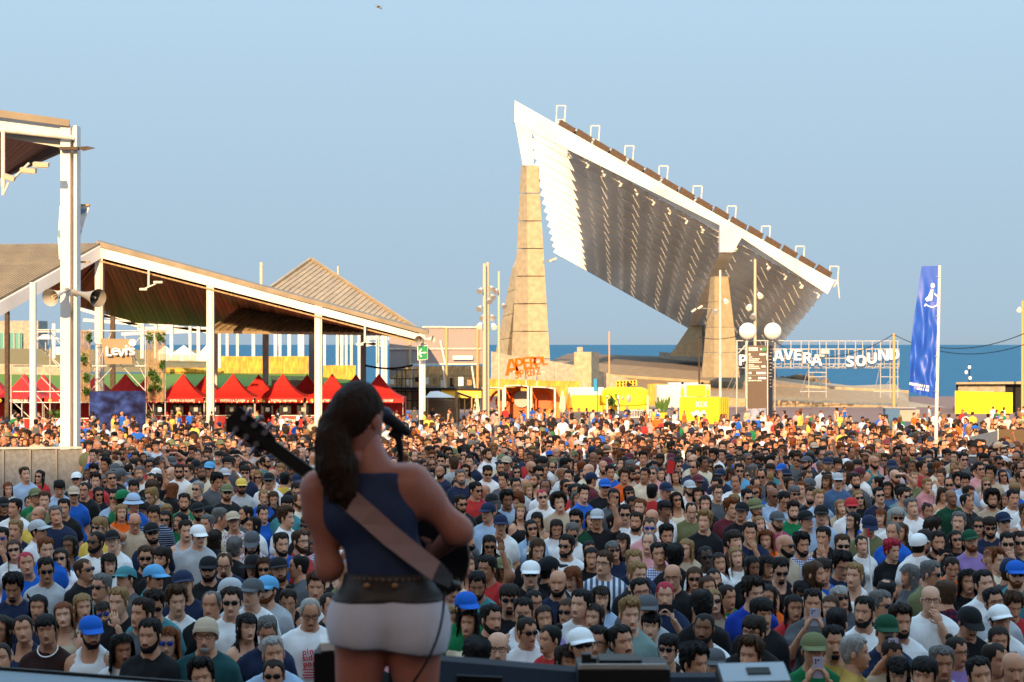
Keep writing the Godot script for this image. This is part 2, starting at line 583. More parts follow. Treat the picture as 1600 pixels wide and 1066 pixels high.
func wedge(called: String, label: String, at: Vector3, w: float, h: float, deep: float, tilt: float) -> Node3D:
	var t := thing(called, label, "stage monitor", Vector3(at.x, 2.1, at.z))
	var s := Shape.new()
	var x := w / 2.0
	var y0 := 2.09
	var z := at.z
	# sloped back towards the camera, chamfered ends
	s.hexa([Vector3(at.x - x, y0, z + deep), Vector3(at.x + x, y0, z + deep), Vector3(at.x + x, y0, z - 0.1), Vector3(at.x - x, y0, z - 0.1),
		Vector3(at.x - x * 0.9, at.y - 0.10 + tilt, z + deep * 0.75), Vector3(at.x + x * 0.97, at.y - 0.10, z + deep * 0.75), Vector3(at.x + x * 0.97, at.y - 0.10, z - 0.08), Vector3(at.x - x * 0.9, at.y - 0.10 + tilt, z - 0.08)])
	part(s, "cabinet", mats["black_metal"], t)
	s = Shape.new()
	s.hexa([Vector3(at.x - x * 0.9, at.y - 0.099 + tilt, z + deep * 0.75), Vector3(at.x + x * 0.97, at.y - 0.099, z + deep * 0.75), Vector3(at.x + x * 0.97, at.y - 0.099, z - 0.08), Vector3(at.x - x * 0.9, at.y - 0.099 + tilt, z - 0.08),
		Vector3(at.x - x * 0.84, at.y + tilt, z + deep * 0.3), Vector3(at.x + x * 0.95, at.y - tilt * 0.6, z + deep * 0.3), Vector3(at.x + x * 0.95, at.y - tilt * 0.6, z - 0.04), Vector3(at.x - x * 0.84, at.y + tilt, z - 0.04)])
	part(s, "sloped_top", mat("monitor_blue", col(0.008, 0.013, 0.024), 0.6, 0.0, 0.2), t)
	s = Shape.new()
	s.bar(Vector3(at.x - x * 0.6, at.y - 0.05 + tilt * 0.8, z + deep * 0.56), Vector3(at.x - x * 0.2, at.y - 0.05 + tilt * 0.6, z + deep * 0.56), 0.02, 0.03)
	part(s, "handle", mats["black_paint"], t)
	return t

# ================================================================ solar canopy over the waterfront
func build_solar_canopy() -> void:
	var A := P(815, 167, 228)
	var B := P(1301, 441, 228)
	var D := P(866, 389, 340)
	var along := B - A
	var back := D - A
	var up := along.cross(back).normalized()
	if up.y < 0.0:
		up = -up
	var ax := along.normalized()
	var t := thing("solar_canopy", "huge tilted white solar canopy on concrete pillars above the sea", "solar canopy", Vector3(18, -2.8, -240))
	var s: Shape
	# white edge beam towards the plaza
	s = Shape.new()
	var a := A - ax * 0.9
	var b := B + ax * 0.15
	var deep := Vector3(0, 0, -0.7)
	s.prism([a + up * 0.25 - ax * 0.1, b + up * 0.25, b - up * 1.45, P(1160, 372, 228), P(1125, 352, 228), A - up * 1.95, a + Vector3(0, -2.2, 0)], deep)
	part(s, "edge_beam", mats["white_paint"], t)
	s = Shape.new()
	s.prism([P(1125, 345, 227.9), P(1162, 366, 227.9), P(1146, 394, 227.9), P(1125, 394, 227.9)], Vector3(0, 0, -1.6))
	part(s, "bracket", mats["white_paint"], t)
	# beam end and strut that carries the high corner
	s = Shape.new()
	s.hexa([P(817, 258, 228.4), P(834, 258, 228.4), P(834, 258, 233), P(817, 258, 233), P(805, 190, 227.9), P(830, 201, 227.9), P(830, 201, 236), P(805, 190, 236)])
	part(s, "corner_strut", mats["white_paint"], t)
	# slats hung under the plane, running down its slope
	var n := 16
	for i in n:
		var o := A + back * (float(i) + 0.35) / n
		s = Shape.new()
		var p := o + ax * 0.6
		var q := o + along - ax * 0.1
		s.prism([p, q, q - up * 1.02, p - up * 1.02], Vector3(0, 0, -0.14))
		s.bar(p - up * 1.0 + Vector3(0, 0, 0.1), q - up * 1.0 + Vector3(0, 0, 0.1), 0.22, 0.07, up)
		part(s, "slat", mats["slat_white"], t)
	# ribs across the slats
	for k in 5:
		var f := A + along * (0.14 + 0.2 * k) + up * 0.12
		s = Shape.new()
		s.bar(f + back * 0.01, f + back * 0.985, 0.3, 0.22, up)
		part(s, "cross_beam", mats["white_paint"], t)
	# rows of solar panels on top, with walkways between them
	for k in 16:
		var f0 := 0.113 + 0.0552 * k
		var f1 := f0 + (0.0466 if k % 2 else 0.0498)
		var p0 := A + along * f0
		var p1 := A + along * f1
		s = Shape.new()
		var z0 := back * 0.012
		var z1 := back * 0.99
		var lo := up * 0.74
		var hi := up * (0.95 + 0.06 * (k % 2))
		s.hexa([p0 + z0 + lo, p1 + z0 + lo, p1 + z1 + lo, p0 + z1 + lo, p0 + z0 + hi, p1 + z0 + hi * 0.92, p1 + z1 + hi * 0.92, p0 + z1 + hi])
		part(s, "panel_row", mats["dark_wood"], t)
		s = Shape.new()
		s.prism([p0 + up * 0.3, p1 + up * 0.3, p1 + hi * 0.92, p0 + hi], back.normalized() * 0.12)
		part(s, "edge_board", mats["dark_wood"], t)
		s = Shape.new()
		s.bar(p0 + z0 + hi + up * 0.05, p1 + z0 + hi * 0.92 + up * 0.05, 0.12, 0.12, up)
		part(s, "panel_frame", mats["warm_pole"], t)
	# white access frames along the edge
	for k in 9:
		var c := P(876 + 53.35 * k, 176 + 31.4 * k, 228.6)
		s = Shape.new()
		var w := 0.49
		var h := 0.78
		var lean := -0.10
		var q := [c + Vector3(-w, -h, 0), c + Vector3(w * 0.9, -h, 0), c + Vector3(w - lean * 0.6, h, 0), c + Vector3(-w - lean * 0.6, h, 0)]
		for i in 4:
			s.bar(q[i], q[(i + 1) % 4], 0.11, 0.11)
		s.bar(q[0], c + Vector3(0, -h - 0.75, 0), 0.16, 0.16)
		s.bar(q[1], c + Vector3(0, -h - 0.75, 0), 0.16, 0.16)
		s.bar(q[0], q[0] + Vector3(-0.15, -1.2, 0), 0.09, 0.09)
		s.bar(q[1], q[1] + Vector3(0.2, -2.0, 0), 0.11, 0.11)
		part(s, "access_frame", mats["worn_white"], t)
	# white strut running down under the slats at the lower support
	s = Shape.new()
	s.loft([[P(1075, 512, 296), P(1088, 512, 296), P(1088, 512, 300), P(1075, 512, 300)], [P(1124, 396, 229.6), P(1147, 396, 229.6), P(1147, 396, 233), P(1124, 396, 233)]])
	part(s, "lower_strut", mats["white_paint"], t)
	# concrete legs, cast in lifts with open joints
	leg(t, [P(797, 604, 231), P(826, 604, 228), P(862, 604, 228.6), P(858, 604, 237), P(826, 604, 240)], [P(814, 259, 230), P(823, 259, 228), P(841, 259, 228.4), P(842, 259, 233), P(822, 259, 234)], 8)
	leg(t, [P(764, 604, 251), P(786, 604, 247), P(822, 604, 250), P(822, 604, 255), P(766, 604, 257)], [P(800, 420, 243), P(811, 412, 240), P(819, 405, 243), P(819, 400, 246), P(806, 405, 247)], 5)
	leg(t, [P(1096, 590, 237), P(1116, 590, 234), P(1156, 590, 236), P(1156, 590, 243), P(1106, 590, 244)], [P(1110, 433, 235), P(1117, 432, 233), P(1138, 432, 234), P(1139, 432, 239), P(1118, 432, 240)], 4)
	s = Shape.new()
	s.loft([[P(1046, 556, 292), P(1098, 558, 291), P(1106, 556, 300), P(1050, 552, 304)], [P(1068, 524, 293), P(1097, 524, 292), P(1102, 522, 299), P(1070, 522, 302)], [P(1078, 509, 294), P(1097, 509, 293), P(1101, 508, 298), P(1080, 508, 300)]])
	part(s, "leg_foot", mats["concrete"], t)
	# mast arms with lamps on the legs
	s = Shape.new()
	s.bar(P(848, 408, 228), P(866, 408, 226), 0.1, 0.1)
	s.box(P(864, 406, 226), Vector3(0.9, 0.25, 0.4), Basis.from_euler(Vector3(0, 0, 0.4)))
	part(s, "lamp_arm", mats["grey_steel"], t)
	s = Shape.new()
	s.bar(P(1112, 482, 234), P(1090, 482, 230), 0.1, 0.1)
	s.box(P(1094, 480, 230), Vector3(0.6, 0.2, 0.4), Basis.from_euler(Vector3(0, 0, 0.6)))
	s.box(P(1084, 485, 230), Vector3(0.6, 0.2, 0.4), Basis.from_euler(Vector3(0, 0, 0.6)))
	part(s, "lamp_arm", mats["worn_white"], t)
	# plinth wall under the high legs
	var w := thing("plinth_wall", "sloping concrete plinth wall under the tall canopy leg", "wall", P(815, 604, 226))
	var lifts := [767.0, 800.0, 833.0, 866.0, 905.0, 945.0, 985.0]
	var tops := [549.0, 556.0, 561.0, 565.0, 572.0, 582.0, 594.0]
	for i in 6:
		s = Shape.new()
		var g := 0.25
		s.hexa([P(lifts[i] + g, 618, 225), P(lifts[i + 1] - g, 618, 225), P(lifts[i + 1] - g, 618, 227), P(lifts[i] + g, 618, 227), P(lifts[i] + g, tops[i], 225), P(lifts[i + 1] - g, tops[i + 1], 225), P(lifts[i + 1] - g, tops[i + 1], 227), P(lifts[i] + g, tops[i], 227)])
		part(s, "panel", mats["grey_concrete"], w)
	w = thing("concrete_block", "tall square concrete block standing on the ramp beside the orange bar", "concrete block", P(916, 602, 216))
	s = Shape.new()
	s.hexa([P(897, 606, 214), P(924, 606, 214), P(936, 606, 219), P(905, 606, 220), P(897, 550, 214), P(924, 550, 214), P(936, 550, 219), P(905, 550, 220)])
	part(s, "block", mats["concrete"], w)
	s = Shape.new()
	s.box(P(906, 546, 218), Vector3(0.6, 0.5, 0.6))
	part(s, "hatch", mats["grey_concrete"], w)
	w = thing("low_wall", "low pale concrete wall on the far side of the canopy terrace", "wall", P(1120, 556, 320))
	s = Shape.new()
	s.hexa([P(1030, 560, 318), P(1150, 572, 300), P(1150, 572, 302), P(1030, 560, 320), P(1030, 550, 318), P(1150, 558, 300), P(1150, 558, 302), P(1030, 550, 320)])
	part(s, "wall_face", mats["grey_concrete"], w)

func leg(t: Node3D, lo: Array, hi: Array, lifts: int) -> void:
	for i in lifts:
		var a := []
		var b := []
		var f0 := float(i) / lifts + (0.0 if i == 0 else 0.002)
		var f1 := float(i + 1) / lifts - (0.0 if i == lifts - 1 else 0.002)
		for j in lo.size():
			a.append((lo[j] as Vector3).lerp(hi[j], f0))
			b.append((lo[j] as Vector3).lerp(hi[j], f1))
		var s := Shape.new()
		s.loft([a, b])
		part(s, "leg_lift", mats["concrete"], t)

# ================================================================ pavilions on the left
func build_pavilion() -> void:
	var s: Shape
	# --- near pavilion: only its corner shows
	var t := thing("near_pavilion", "near white steel pavilion corner with brown timber soffit at the top left", "pavilion", Vector3(-12, -0.4, -55))
	s = Shape.new()
	s.prism([P(-60, 168, 54.6), P(108, 191, 55), P(108, 187, 55), P(-60, 163, 54.6)], Vector3(-6, 0.5, -9))
	part(s, "roof_sheet", mats["gutter_tan"], t)
	s = Shape.new()
	s.prism([P(-60, 173, 54.6), P(120, 199, 55), P(120, 219, 55), P(-60, 200, 54.6)], Vector3(0, 0, -0.25))
	part(s, "fascia_beam", mats["white_paint"], t)
	s = Shape.new()
	s.bar(P(-60, 170.5, 54.4), P(108, 193, 54.8), 0.12, 0.16)
	part(s, "gutter", mats["gutter_tan"], t)
	s = Shape.new()
	s.tube(P(-60, 196, 54.4), P(112, 215, 54.7), 0.07, 0.07, 10)
	part(s, "rain_pipe", mats["worn_white"], t)
	planks(t, P(-60, 206, 54.9), P(98, 222, 55.3), P(-140, 330, 78), P(10, 276, 70), 26)
	s = Shape.new()
	s.bar(P(4, 271, 69.5), P(97, 228, 55.3), 0.16, 0.3)
	part(s, "soffit_edge", mats["dark_wood"], t)
	s = Shape.new()
	s.bar(P(8, 208, 55), P(98, 225, 55.1), 0.1, 0.22)
	part(s, "soffit_trim", mats["grey_steel"], t)
	# column: two flanges and a recessed web
	s = Shape.new()
	var base := on_ground(104, 55).y - 0.2
	var top := P(100, 196, 55).y
	var cx0 := P(96, 0, 55).x
	var cx1 := P(121.5, 0, 55).x
	s.box(Vector3(cx0 + 0.13, (base + top) / 2, -55.1), Vector3(0.26, top - base, 0.5))
	part(s, "column", mats["white_paint"], t)
	s = Shape.new()
	s.box(Vector3(cx0 + 0.30, (base + top) / 2, -55.22), Vector3(0.10, top - base - 0.01, 0.16))
	part(s, "column_web", mats["white_paint"], t)
	s = Shape.new()
	s.box(Vector3(cx1 - 0.045, (base + top) / 2, -55.12), Vector3(0.08, top - base - 0.02, 0.5))
	part(s, "column_flange", mats["white_paint"], t)
	s = Shape.new()
	s.box(P(108, 232, 54.7), Vector3(0.5, 0.08, 0.2))
	s.prism([P(118, 230, 54.7), P(133, 229, 54.7), P(146, 232, 54.7), P(130, 236, 54.7)], Vector3(0, 0.04, -0.3))
	part(s, "lamp_bracket", mats["dark_wood"], t)
	# hanger with three floodlights
	s = Shape.new()
	s.bar(P(4.5, 204, 54), P(4.5, 292, 54), 0.09, 0.09)
	s.bar(P(4.5, 304, 54), P(13, 285, 54), 0.05, 0.05)
	s.bar(P(4.5, 285, 54), P(4.5, 305, 54), 0.06, 0.06)
	s.bar(P(20, 280, 53.8), P(45, 255, 53.6), 0.05, 0.05)
	part(s, "hanger", mats["worn_white"], t)
	for q in [[14, 277, 0.3], [44, 266, 0.1], [64, 257, 0.05]]:
		s = Shape.new()
		s.box(P(q[0], q[1], 53.6), Vector3(0.30 if q[0] < 20 else 0.4, 0.11, 0.22), Basis.from_euler(Vector3(0.2, 0, -q[2])))
		s.box(P(q[0], q[1] + 3.2, 53.62), Vector3(0.34 if q[0] > 20 else 0.24, 0.05, 0.18), Basis.from_euler(Vector3(0.2, 0, -q[2])))
		part(s, "floodlight", mats["warm_pole"], t)
	# banner on the column
	var bn := thing("column_banner", "white banner with blue patches hung between two arms on the near white column", "banner", P(118, 365, 54.5))
	s = Shape.new()
	s.prism([P(93, 321, 55.6), P(140, 322, 55.6), P(132, 345, 55.6), P(123, 378, 55.6), P(121, 407, 55.6), P(92, 405, 55.6), P(90, 375, 55.6)], Vector3(0, 0, -0.02))
	part(s, "cloth", mats["white_canvas"], bn)
	for q in [[[121, 326], [135, 326], [132, 333], [121, 334]], [[121, 346], [126, 347], [124, 353], [121, 353]], [[122, 360], [127, 360], [124, 371], [122, 370]], [[90.5, 360], [97, 359], [97, 370], [90.5, 371]]]:
		s = Shape.new()
		var pts := []
		for e in q:
			pts.append(P(e[0], e[1], 55.55))
		s.prism(pts, Vector3(0, 0, -0.012))
		part(s, "blue_print", mat("banner_blue", col(0.12, 0.24, 0.36), 0.7), bn)
	for y in [320, 409]:
		s = Shape.new()
		s.bar(P(94, y, 55.5), P(122, y, 55.5), 0.02, 0.03)
		s.bar(P(120, y + 0.5, 55.6), P(140, y + 0.5, 55.5), 0.05, 0.05)
		part(s, "arm", mats["pale_wood"], bn)
	# two horn loudspeakers
	horn("pale horn loudspeaker facing left on the near white column", P(100, 455, 54.6), P(78, 465, 53.9), 0.05, 0.24, "worn_white")
	horn("grey horn loudspeaker facing right on the near white column", P(122, 458, 54.6), P(153, 466, 53.9), 0.06, 0.25, "grey_steel")
	# barrier in front of it
	var bar_t := thing("barrier", "grey sheet metal barrier panels below the near white column", "barrier", P(64, 755, 50))
	var xs := [-60.0, -20.0, 5.0, 47.0, 88.0, 127.5]
	for i in xs.size() - 1:
		s = Shape.new()
		s.hexa([P(xs[i] + 0.6, 790, 50), P(xs[i + 1] - 0.6, 790, 50), P(xs[i + 1] - 0.6, 790, 50.1), P(xs[i] + 0.6, 790, 50.1), P(xs[i] + 0.6, 702.5, 50), P(xs[i + 1] - 0.6, 701.5, 50), P(xs[i + 1] - 0.6, 701.5, 50.1), P(xs[i] + 0.6, 702.5, 50.1)])
		part(s, "panel", mats["barrier_sheet"], bar_t)
		s = Shape.new()
		s.bar(P(xs[i + 1], 790, 49.97), P(xs[i + 1], 700, 49.97), 0.045, 0.045)
		part(s, "post", mats["grey_steel"], bar_t)
	s = Shape.new()
	s.bar(P(-60, 701, 49.96), P(128, 699.5, 49.96), 0.07, 0.05)
	part(s, "top_rail", mats["galvanised"], bar_t)
	# --- far pavilion
	t = thing("far_pavilion", "long white steel pavilion with folded tan roof and brown timber soffit", "pavilion", Vector3(-20, -2.4, -145))
	var P1 := P(155, 386, 141)
	var P2 := P(662, 524, 141)
	var P0 := P(-70, 510, 127)
	s = Shape.new()
	s.prism([P1, P2, P2 + Vector3(0, -0.42, 0), P1 + Vector3(0, -0.72, 0)], Vector3(0, 0, -0.3))
	part(s, "fascia_beam", mats["white_paint"], t)
	s = Shape.new()
	s.prism([P1 + Vector3(-0.2, 0.42, 0), P2 + Vector3(0.3, 0.3, 0), P2 + Vector3(0.3, 0.02, 0), P1 + Vector3(-0.2, 0.02, 0)], Vector3(0, 0.1, -1.2))
	part(s, "gutter", mats["gutter_tan"], t)
	s = Shape.new()
	s.bar(P1 + Vector3(0, -0.95, 0.02), P2 + Vector3(0, -0.6, 0.02), 0.06, 0.10)
	part(s, "soffit_trim", mats["pale_wood"], t)
	planks(t, P1 + Vector3(0.1, -1.0, -0.3), P2 + Vector3(-0.1, -0.62, -0.3), P(205, 505, 178), P(655, 528, 172), 60)
	planks(t, P1 + Vector3(0.05, -0.9, -0.3), P1 + Vector3(0.3, -1.0, -0.3), P(95, 472, 150), P(215, 505.5, 178), 24)
	for q in [[P1 + Vector3(0.1, 0.1, -0.4), P2 + Vector3(-0.1, 0.0, -0.4), P(205, 505, 178), P(655, 528, 172)], [P1 + Vector3(0.05, 0.0, -0.4), P1 + Vector3(0.3, 0.0, -0.4), P(95, 472, 150), P(215, 505.5, 178)]]:
		s = Shape.new()
		for i in 30:
			var f := i / 30.0
			var g := (i + 1) / 30.0
			var lift := Vector3(0, 0.35, 0)
			s.prism([(q[0] as Vector3).lerp(q[1], f), (q[0] as Vector3).lerp(q[1], g), (q[2] as Vector3).lerp(q[3], g) + lift, (q[2] as Vector3).lerp(q[3], f) + lift], Vector3(0, 0.1, 0))
		part(s, "roof_sheet", mats["tan_metal"], t)
	# left wing of the roof, its upper side turned to the stage
	s = Shape.new()
	s.prism([P1, P(-70, 389, 141), P0], up_of(P1, P(-70, 389, 141), P0) * 0.25)
	part(s, "roof_sheet", mats["tan_metal"], t)
	ribs(t, P1, P(-70, 389, 141), P0 - P1, up_of(P1, P(-70, 389, 141), P0) * 0.27, 44)
	s = Shape.new()
	s.prism([P1 + Vector3(0, 0.1, 0.05), P0 + Vector3(0, 0.05, 0.1), P0 + Vector3(0, -0.85, 0.1), P1 + Vector3(0, -0.75, 0.05)], Vector3(0.15, 0, -0.2))
	part(s, "fascia_beam", mats["white_paint"], t)
	planks(t, P0 + Vector3(0, -0.5, -0.4), P1 + Vector3(-0.2, -0.8, -0.4), P(-70, 400, 145), P(100, 470, 150), 30)
	# hip roof behind
	var apex := P(486, 406, 166)
	var right := P(660, 521, 150)
	var left := P(330, 517, 147)
	var tilt := up_of(apex, right, left)
	s = Shape.new()
	s.prism([apex, right, left], tilt * -0.2)
	part(s, "roof_sheet", mats["tan_metal"], t)
	ribs(t, apex, right, left - apex, tilt * 0.02, 30)
	s = Shape.new()
	s.bar(apex + Vector3(0, 0.1, 0), right + Vector3(0, 0.1, 0), 0.22, 0.2)
	s.bar(apex + Vector3(0, 0.1, 0), left + Vector3(0, 0.1, 0), 0.22, 0.2)
	part(s, "ridge_cap", mats["tan_metal"], t)
	# columns
	for q in [[154, 402, 141.1, 12.5], [328, 440, 141.1, 11.5], [497, 484, 141.1, 11.5], [659.5, 528, 141.1, 9.5], [50, 452, 118, 9]]:
		s = Shape.new()
		var g := ground(q[2]) - 0.3
		var w: float = q[3] * q[2] / FPX
		var y: float = P(0, q[1], q[2]).y + 0.4
		s.box(Vector3(P(q[0], 0, q[2]).x - w * 0.12, (g + y) / 2, -q[2] - 0.25), Vector3(w * 0.72, y - g, w))
		part(s, "column", mats["white_paint"], t)
		s = Shape.new()
		s.box(Vector3(P(q[0], 0, q[2]).x + w * 0.42, (g + y) / 2, -q[2] - 0.22), Vector3(w * 0.16, y - g - 0.02, w * 1.1))
		part(s, "column_flange", mats["white_paint"], t)
	for q in [[415, 520, 172, 9, "worn_white"], [489, 520, 176, 12, "grey_steel"], [568, 520, 172, 8, "grey_steel"], [335, 520, 165, 9, "worn_white"], [11, 470, 150, 6, "dark_wood"], [176, 488, 176, 7, "dark_wood"]]:
		s = Shape.new()
		var g := ground(q[2]) - 0.2
		var y: float = P(0, q[1], q[2]).y
		s.box(Vector3(P(q[0], 0, q[2]).x, (g + y) / 2, -q[2]), Vector3(q[3] * q[2] / FPX, y - g, 0.4))
		part(s, "column", mats[q[4]], t)
	# lamps hung from the front beam
	for q in [[232, 422, 140.4], [570, 508, 140.4]]:
		s = Shape.new()
		s.bar(P(q[0], q[1], q[2]), P(q[0], q[1] + 27, q[2]), 0.12, 0.12)
		s.bar(P(q[0] - 8, q[1] + 30, q[2]), P(q[0] + 14, q[1] + 20, q[2]), 0.08, 0.08)
		s.box(P(q[0] + 15, q[1] + 19, q[2]), Vector3(0.6, 0.15, 0.3))
		s.box(P(q[0] - 8, q[1] + 30, q[2]), Vector3(0.5, 0.15, 0.3))
		part(s, "hanging_lamp", mats["worn_white"], t)
	for q in [[408, 410, 446], [528, 416, 424]]:
		s = Shape.new()
		s.bar(P(q[0], q[1], 185), P(q[0], q[2] + 60, 185), 0.22 if q[0] < 500 else 0.12, 0.22)
		part(s, "mast", mats["warm_pole"], t)
	# green escape sign and horns at the right corner
	var sg := thing("escape_sign", "green sign with a white left arrow on the pavilion's end column", "sign", P(660, 552, 140.3))
	s = Shape.new()
	s.prism([P(652, 540.5, 140.3), P(668.5, 539.5, 140.1), P(668, 562, 140.1), P(652.5, 563, 140.3)], Vector3(0, 0, -0.06))
	part(s, "plate", mats["letter_white"], sg)
	s = Shape.new()
	s.prism([P(653, 541.3, 140.24), P(667.8, 540.4, 140.04), P(667.3, 561, 140.04), P(653.3, 562, 140.24)], Vector3(0, 0, -0.03))
	part(s, "face", mats["sign_green"], sg)
	s = Shape.new()
	s.bar(P(655, 551.6, 140.0), P(666, 551, 140.0), 0.02, 0.07)
	s.bar(P(654.6, 551.8, 140.0), P(658.5, 545.5, 140.0), 0.02, 0.08)
	s.bar(P(654.6, 551.2, 140.0), P(658.5, 558, 140.0), 0.02, 0.08)
	part(s, "arrow", mats["letter_white"], sg)
	horn("pale horn loudspeaker facing the stage above the green sign", P(657, 529, 140.6), P(654.5, 531.5, 139.6), 0.06, 0.30, "worn_white")
	horn("pale horn loudspeaker facing right above the green sign", P(663, 530, 140.6), P(677, 530, 140.2), 0.05, 0.24, "worn_white")

func up_of(a: Vector3, b: Vector3, c: Vector3) -> Vector3:
	var n := (b - a).cross(c - a).normalized()
	return n if n.y > 0.0 else -n

# timber lining: boards from edge a-b to edge c-d, one part of many narrow boards
func planks(t: Node3D, a: Vector3, b: Vector3, c: Vector3, d: Vector3, n: int) -> void:
	var s := Shape.new()
	var r := RandomNumberGenerator.new()
	r.seed = int(a.x * 10.0) + n
	for i in n:
		var f := float(i) / n
		var g := float(i + 1) / n - 0.06 / n
		var k := r.randf_range(0.45, 1.15)
		s.tint = Color(k, k * r.randf_range(0.9, 1.0), k * r.randf_range(0.8, 1.0))
		var lift := Vector3(0, r.randf_range(0.0, 0.03), 0)
		s.prism([a.lerp(b, f) + lift, a.lerp(b, g) + lift, c.lerp(d, g) + lift, c.lerp(d, f) + lift], Vector3(0, 0.06, 0))
	part(s, "soffit_boards", mats["soffit_wood"], t, "stuff")

func ribs(t: Node3D, a: Vector3, b: Vector3, run: Vector3, lift: Vector3, n: int) -> void:
	var s := Shape.new()
	for i in n:
		var f := float(i) / n
		s.bar(a.lerp(b, f) + lift, a.lerp(b, f) + run * (1.0 - f) + lift, 0.07, 0.12, lift)
	part(s, "standing_seam", mats["tan_metal"], t, "stuff")

func horn(label: String, a: Vector3, b: Vector3, r0: float, r1: float, m: String) -> void:
	var t := thing("horn_loudspeaker", label, "loudspeaker", a, "horn loudspeakers")
	var s := Shape.new()
	var y := (b - a)
	s.tube(a - y * 0.25, a, r0 * 1.3, r0 * 1.3, 12)
	part(s, "driver", mats["grey_steel"], t)
	s = Shape.new()
	for i in 5:
		var f := float(i) / 5
		var g := float(i + 1) / 5
		s.tube(a + y * f, a + y * g, lerpf(r0, r1, f * f), lerpf(r0, r1, g * g), 18, false)
	part(s, "bell", mats[m], t)
	s = Shape.new()
	s.tube(a + y * 0.3, a + y * 0.85, r0 * 0.9, r0 * 0.5, 10)
	part(s, "core", mats["warm_pole"], t)

# ================================================================ bars, signs, masts and fences of the esplanade
var fonts := {}

func lettering(txt: String, cap: float, at: Vector3, m: Material, parent: Node3D, called := "lettering", deep := 0.05, bold := true, stretch := 1.0, tilt := 0.0) -> MeshInstance3D:
	var f: SystemFont
	if not fonts.has(bold):
		f = SystemFont.new()
		f.font_names = PackedStringArray(["Droid Sans"])
		f.font_weight = 700 if bold else 400
		fonts[bold] = f
	f = fonts[bold]
	var t := TextMesh.new()
	t.text = txt
	t.font = f
	t.font_size = 32
	t.pixel_size = cap / 23.0
	t.depth = deep
	t.curve_step = 2.0
	var o := inst(called, t, m, parent)
	o.position = at - origin_of(parent)
	o.scale = Vector3(stretch, 1, 1)
	o.rotation.z = tilt
	return o

func pole(called: String, label: String, px: float, top: float, d: float, r: float, m: String, lamps := [], group := "") -> Node3D:
	var b := on_ground(px, d)
	var t := thing(called, label, "pole", b, group)
	var s := Shape.new()
	s.tube(b - Vector3(0, 0.1, 0), P(px, top, d), r, r * 0.8, 10)
	part(s, "shaft", mats[m], t)
	for q in lamps:
		var e := P(px, q[1], d)
		var f := P(q[0], q[1] + 1, d - 0.4)
		s = Shape.new()
		s.bar(e, f, 0.05, 0.05)
		part(s, "lamp_arm", mats["grey_steel"], t)
		s = Shape.new()
		s.tube(f + Vector3(0, 0.1, -0.1), f + Vector3(signf(q[0] - px) * 0.12, -0.14, 0.18), 0.12, 0.24, 10)
		part(s, "spotlight", mats["galvanised" if q.size() < 3 else "letter_white"], t)
	return t

func tent(px: float, d: float, label: String, wide := 3.7, txt := true) -> void:
	var g := Vector3((px - 800) * d / FPX, ground(d), -d)
	var t := thing("bar_tent", label, "tent", g, "red bar tents")
	var h := wide / 2
	var e := g + Vector3(0, 2.45, 0)
	var apex := g + Vector3(0, 4.25, 0)
	var s := Shape.new()
	var c := [e + Vector3(-h, 0, h), e + Vector3(h, 0, h), e + Vector3(h, 0, -h), e + Vector3(-h, 0, -h)]
	for i in 4:
		var a: Vector3 = c[i]
		var b: Vector3 = c[(i + 1) % 4]
		# slightly sagging faces
		var rows := 6
		for k in rows:
			var f0 := float(k) / rows
			var f1 := float(k + 1) / rows
			var sag0 := Vector3(0, -0.34 * sin(f0 * PI), 0)
			var sag1 := Vector3(0, -0.34 * sin(f1 * PI), 0)
			if k < rows - 1:
				s.quad(a.lerp(apex, f0) + sag0, a.lerp(apex, f1) + sag1, b.lerp(apex, f1) + sag1, b.lerp(apex, f0) + sag0)
			else:
				s.tri(a.lerp(apex, f0) + sag0, apex, b.lerp(apex, f0) + sag0)
	part(s, "canopy", mats["red_canvas"], t)
	s = Shape.new()
	for i in 4:
		var a: Vector3 = c[i]
		var b: Vector3 = c[(i + 1) % 4]
		s.quad(a - Vector3(0, 0.38, 0), a, b, b - Vector3(0, 0.38, 0))
	part(s, "valance", mats["red_canvas"], t)
	s = Shape.new()
	s.quad(c[3] - Vector3(0, 2.4, 0), c[3] - Vector3(0, 0.3, 0), c[2] - Vector3(0, 0.3, 0), c[2] - Vector3(0, 2.4, 0))
	part(s, "back_sheet", mats["red_canvas"], t)
	for i in 4:
		s = Shape.new()
		var q: Vector3 = c[i].lerp(apex, 0.02)
		s.tube(Vector3(q.x, g.y - 0.1, q.z), q, 0.03, 0.03, 6)
		part(s, "leg", mats["galvanised"], t)
	if txt:
		lettering("ESTRELLA DAMM", 0.17, (c[0] + c[1]) / 2 + Vector3(0.25, -0.22, 0.03), mats["letter_white"], t, "lettering", 0.02)
		s = Shape.new()
		s.tube(c[0] + Vector3(0.62, -0.21, 0.0), c[0] + Vector3(0.62, -0.21, 0.04), 0.13, 0.13, 10)
		part(s, "star_badge", mats["deep_yellow"], t)

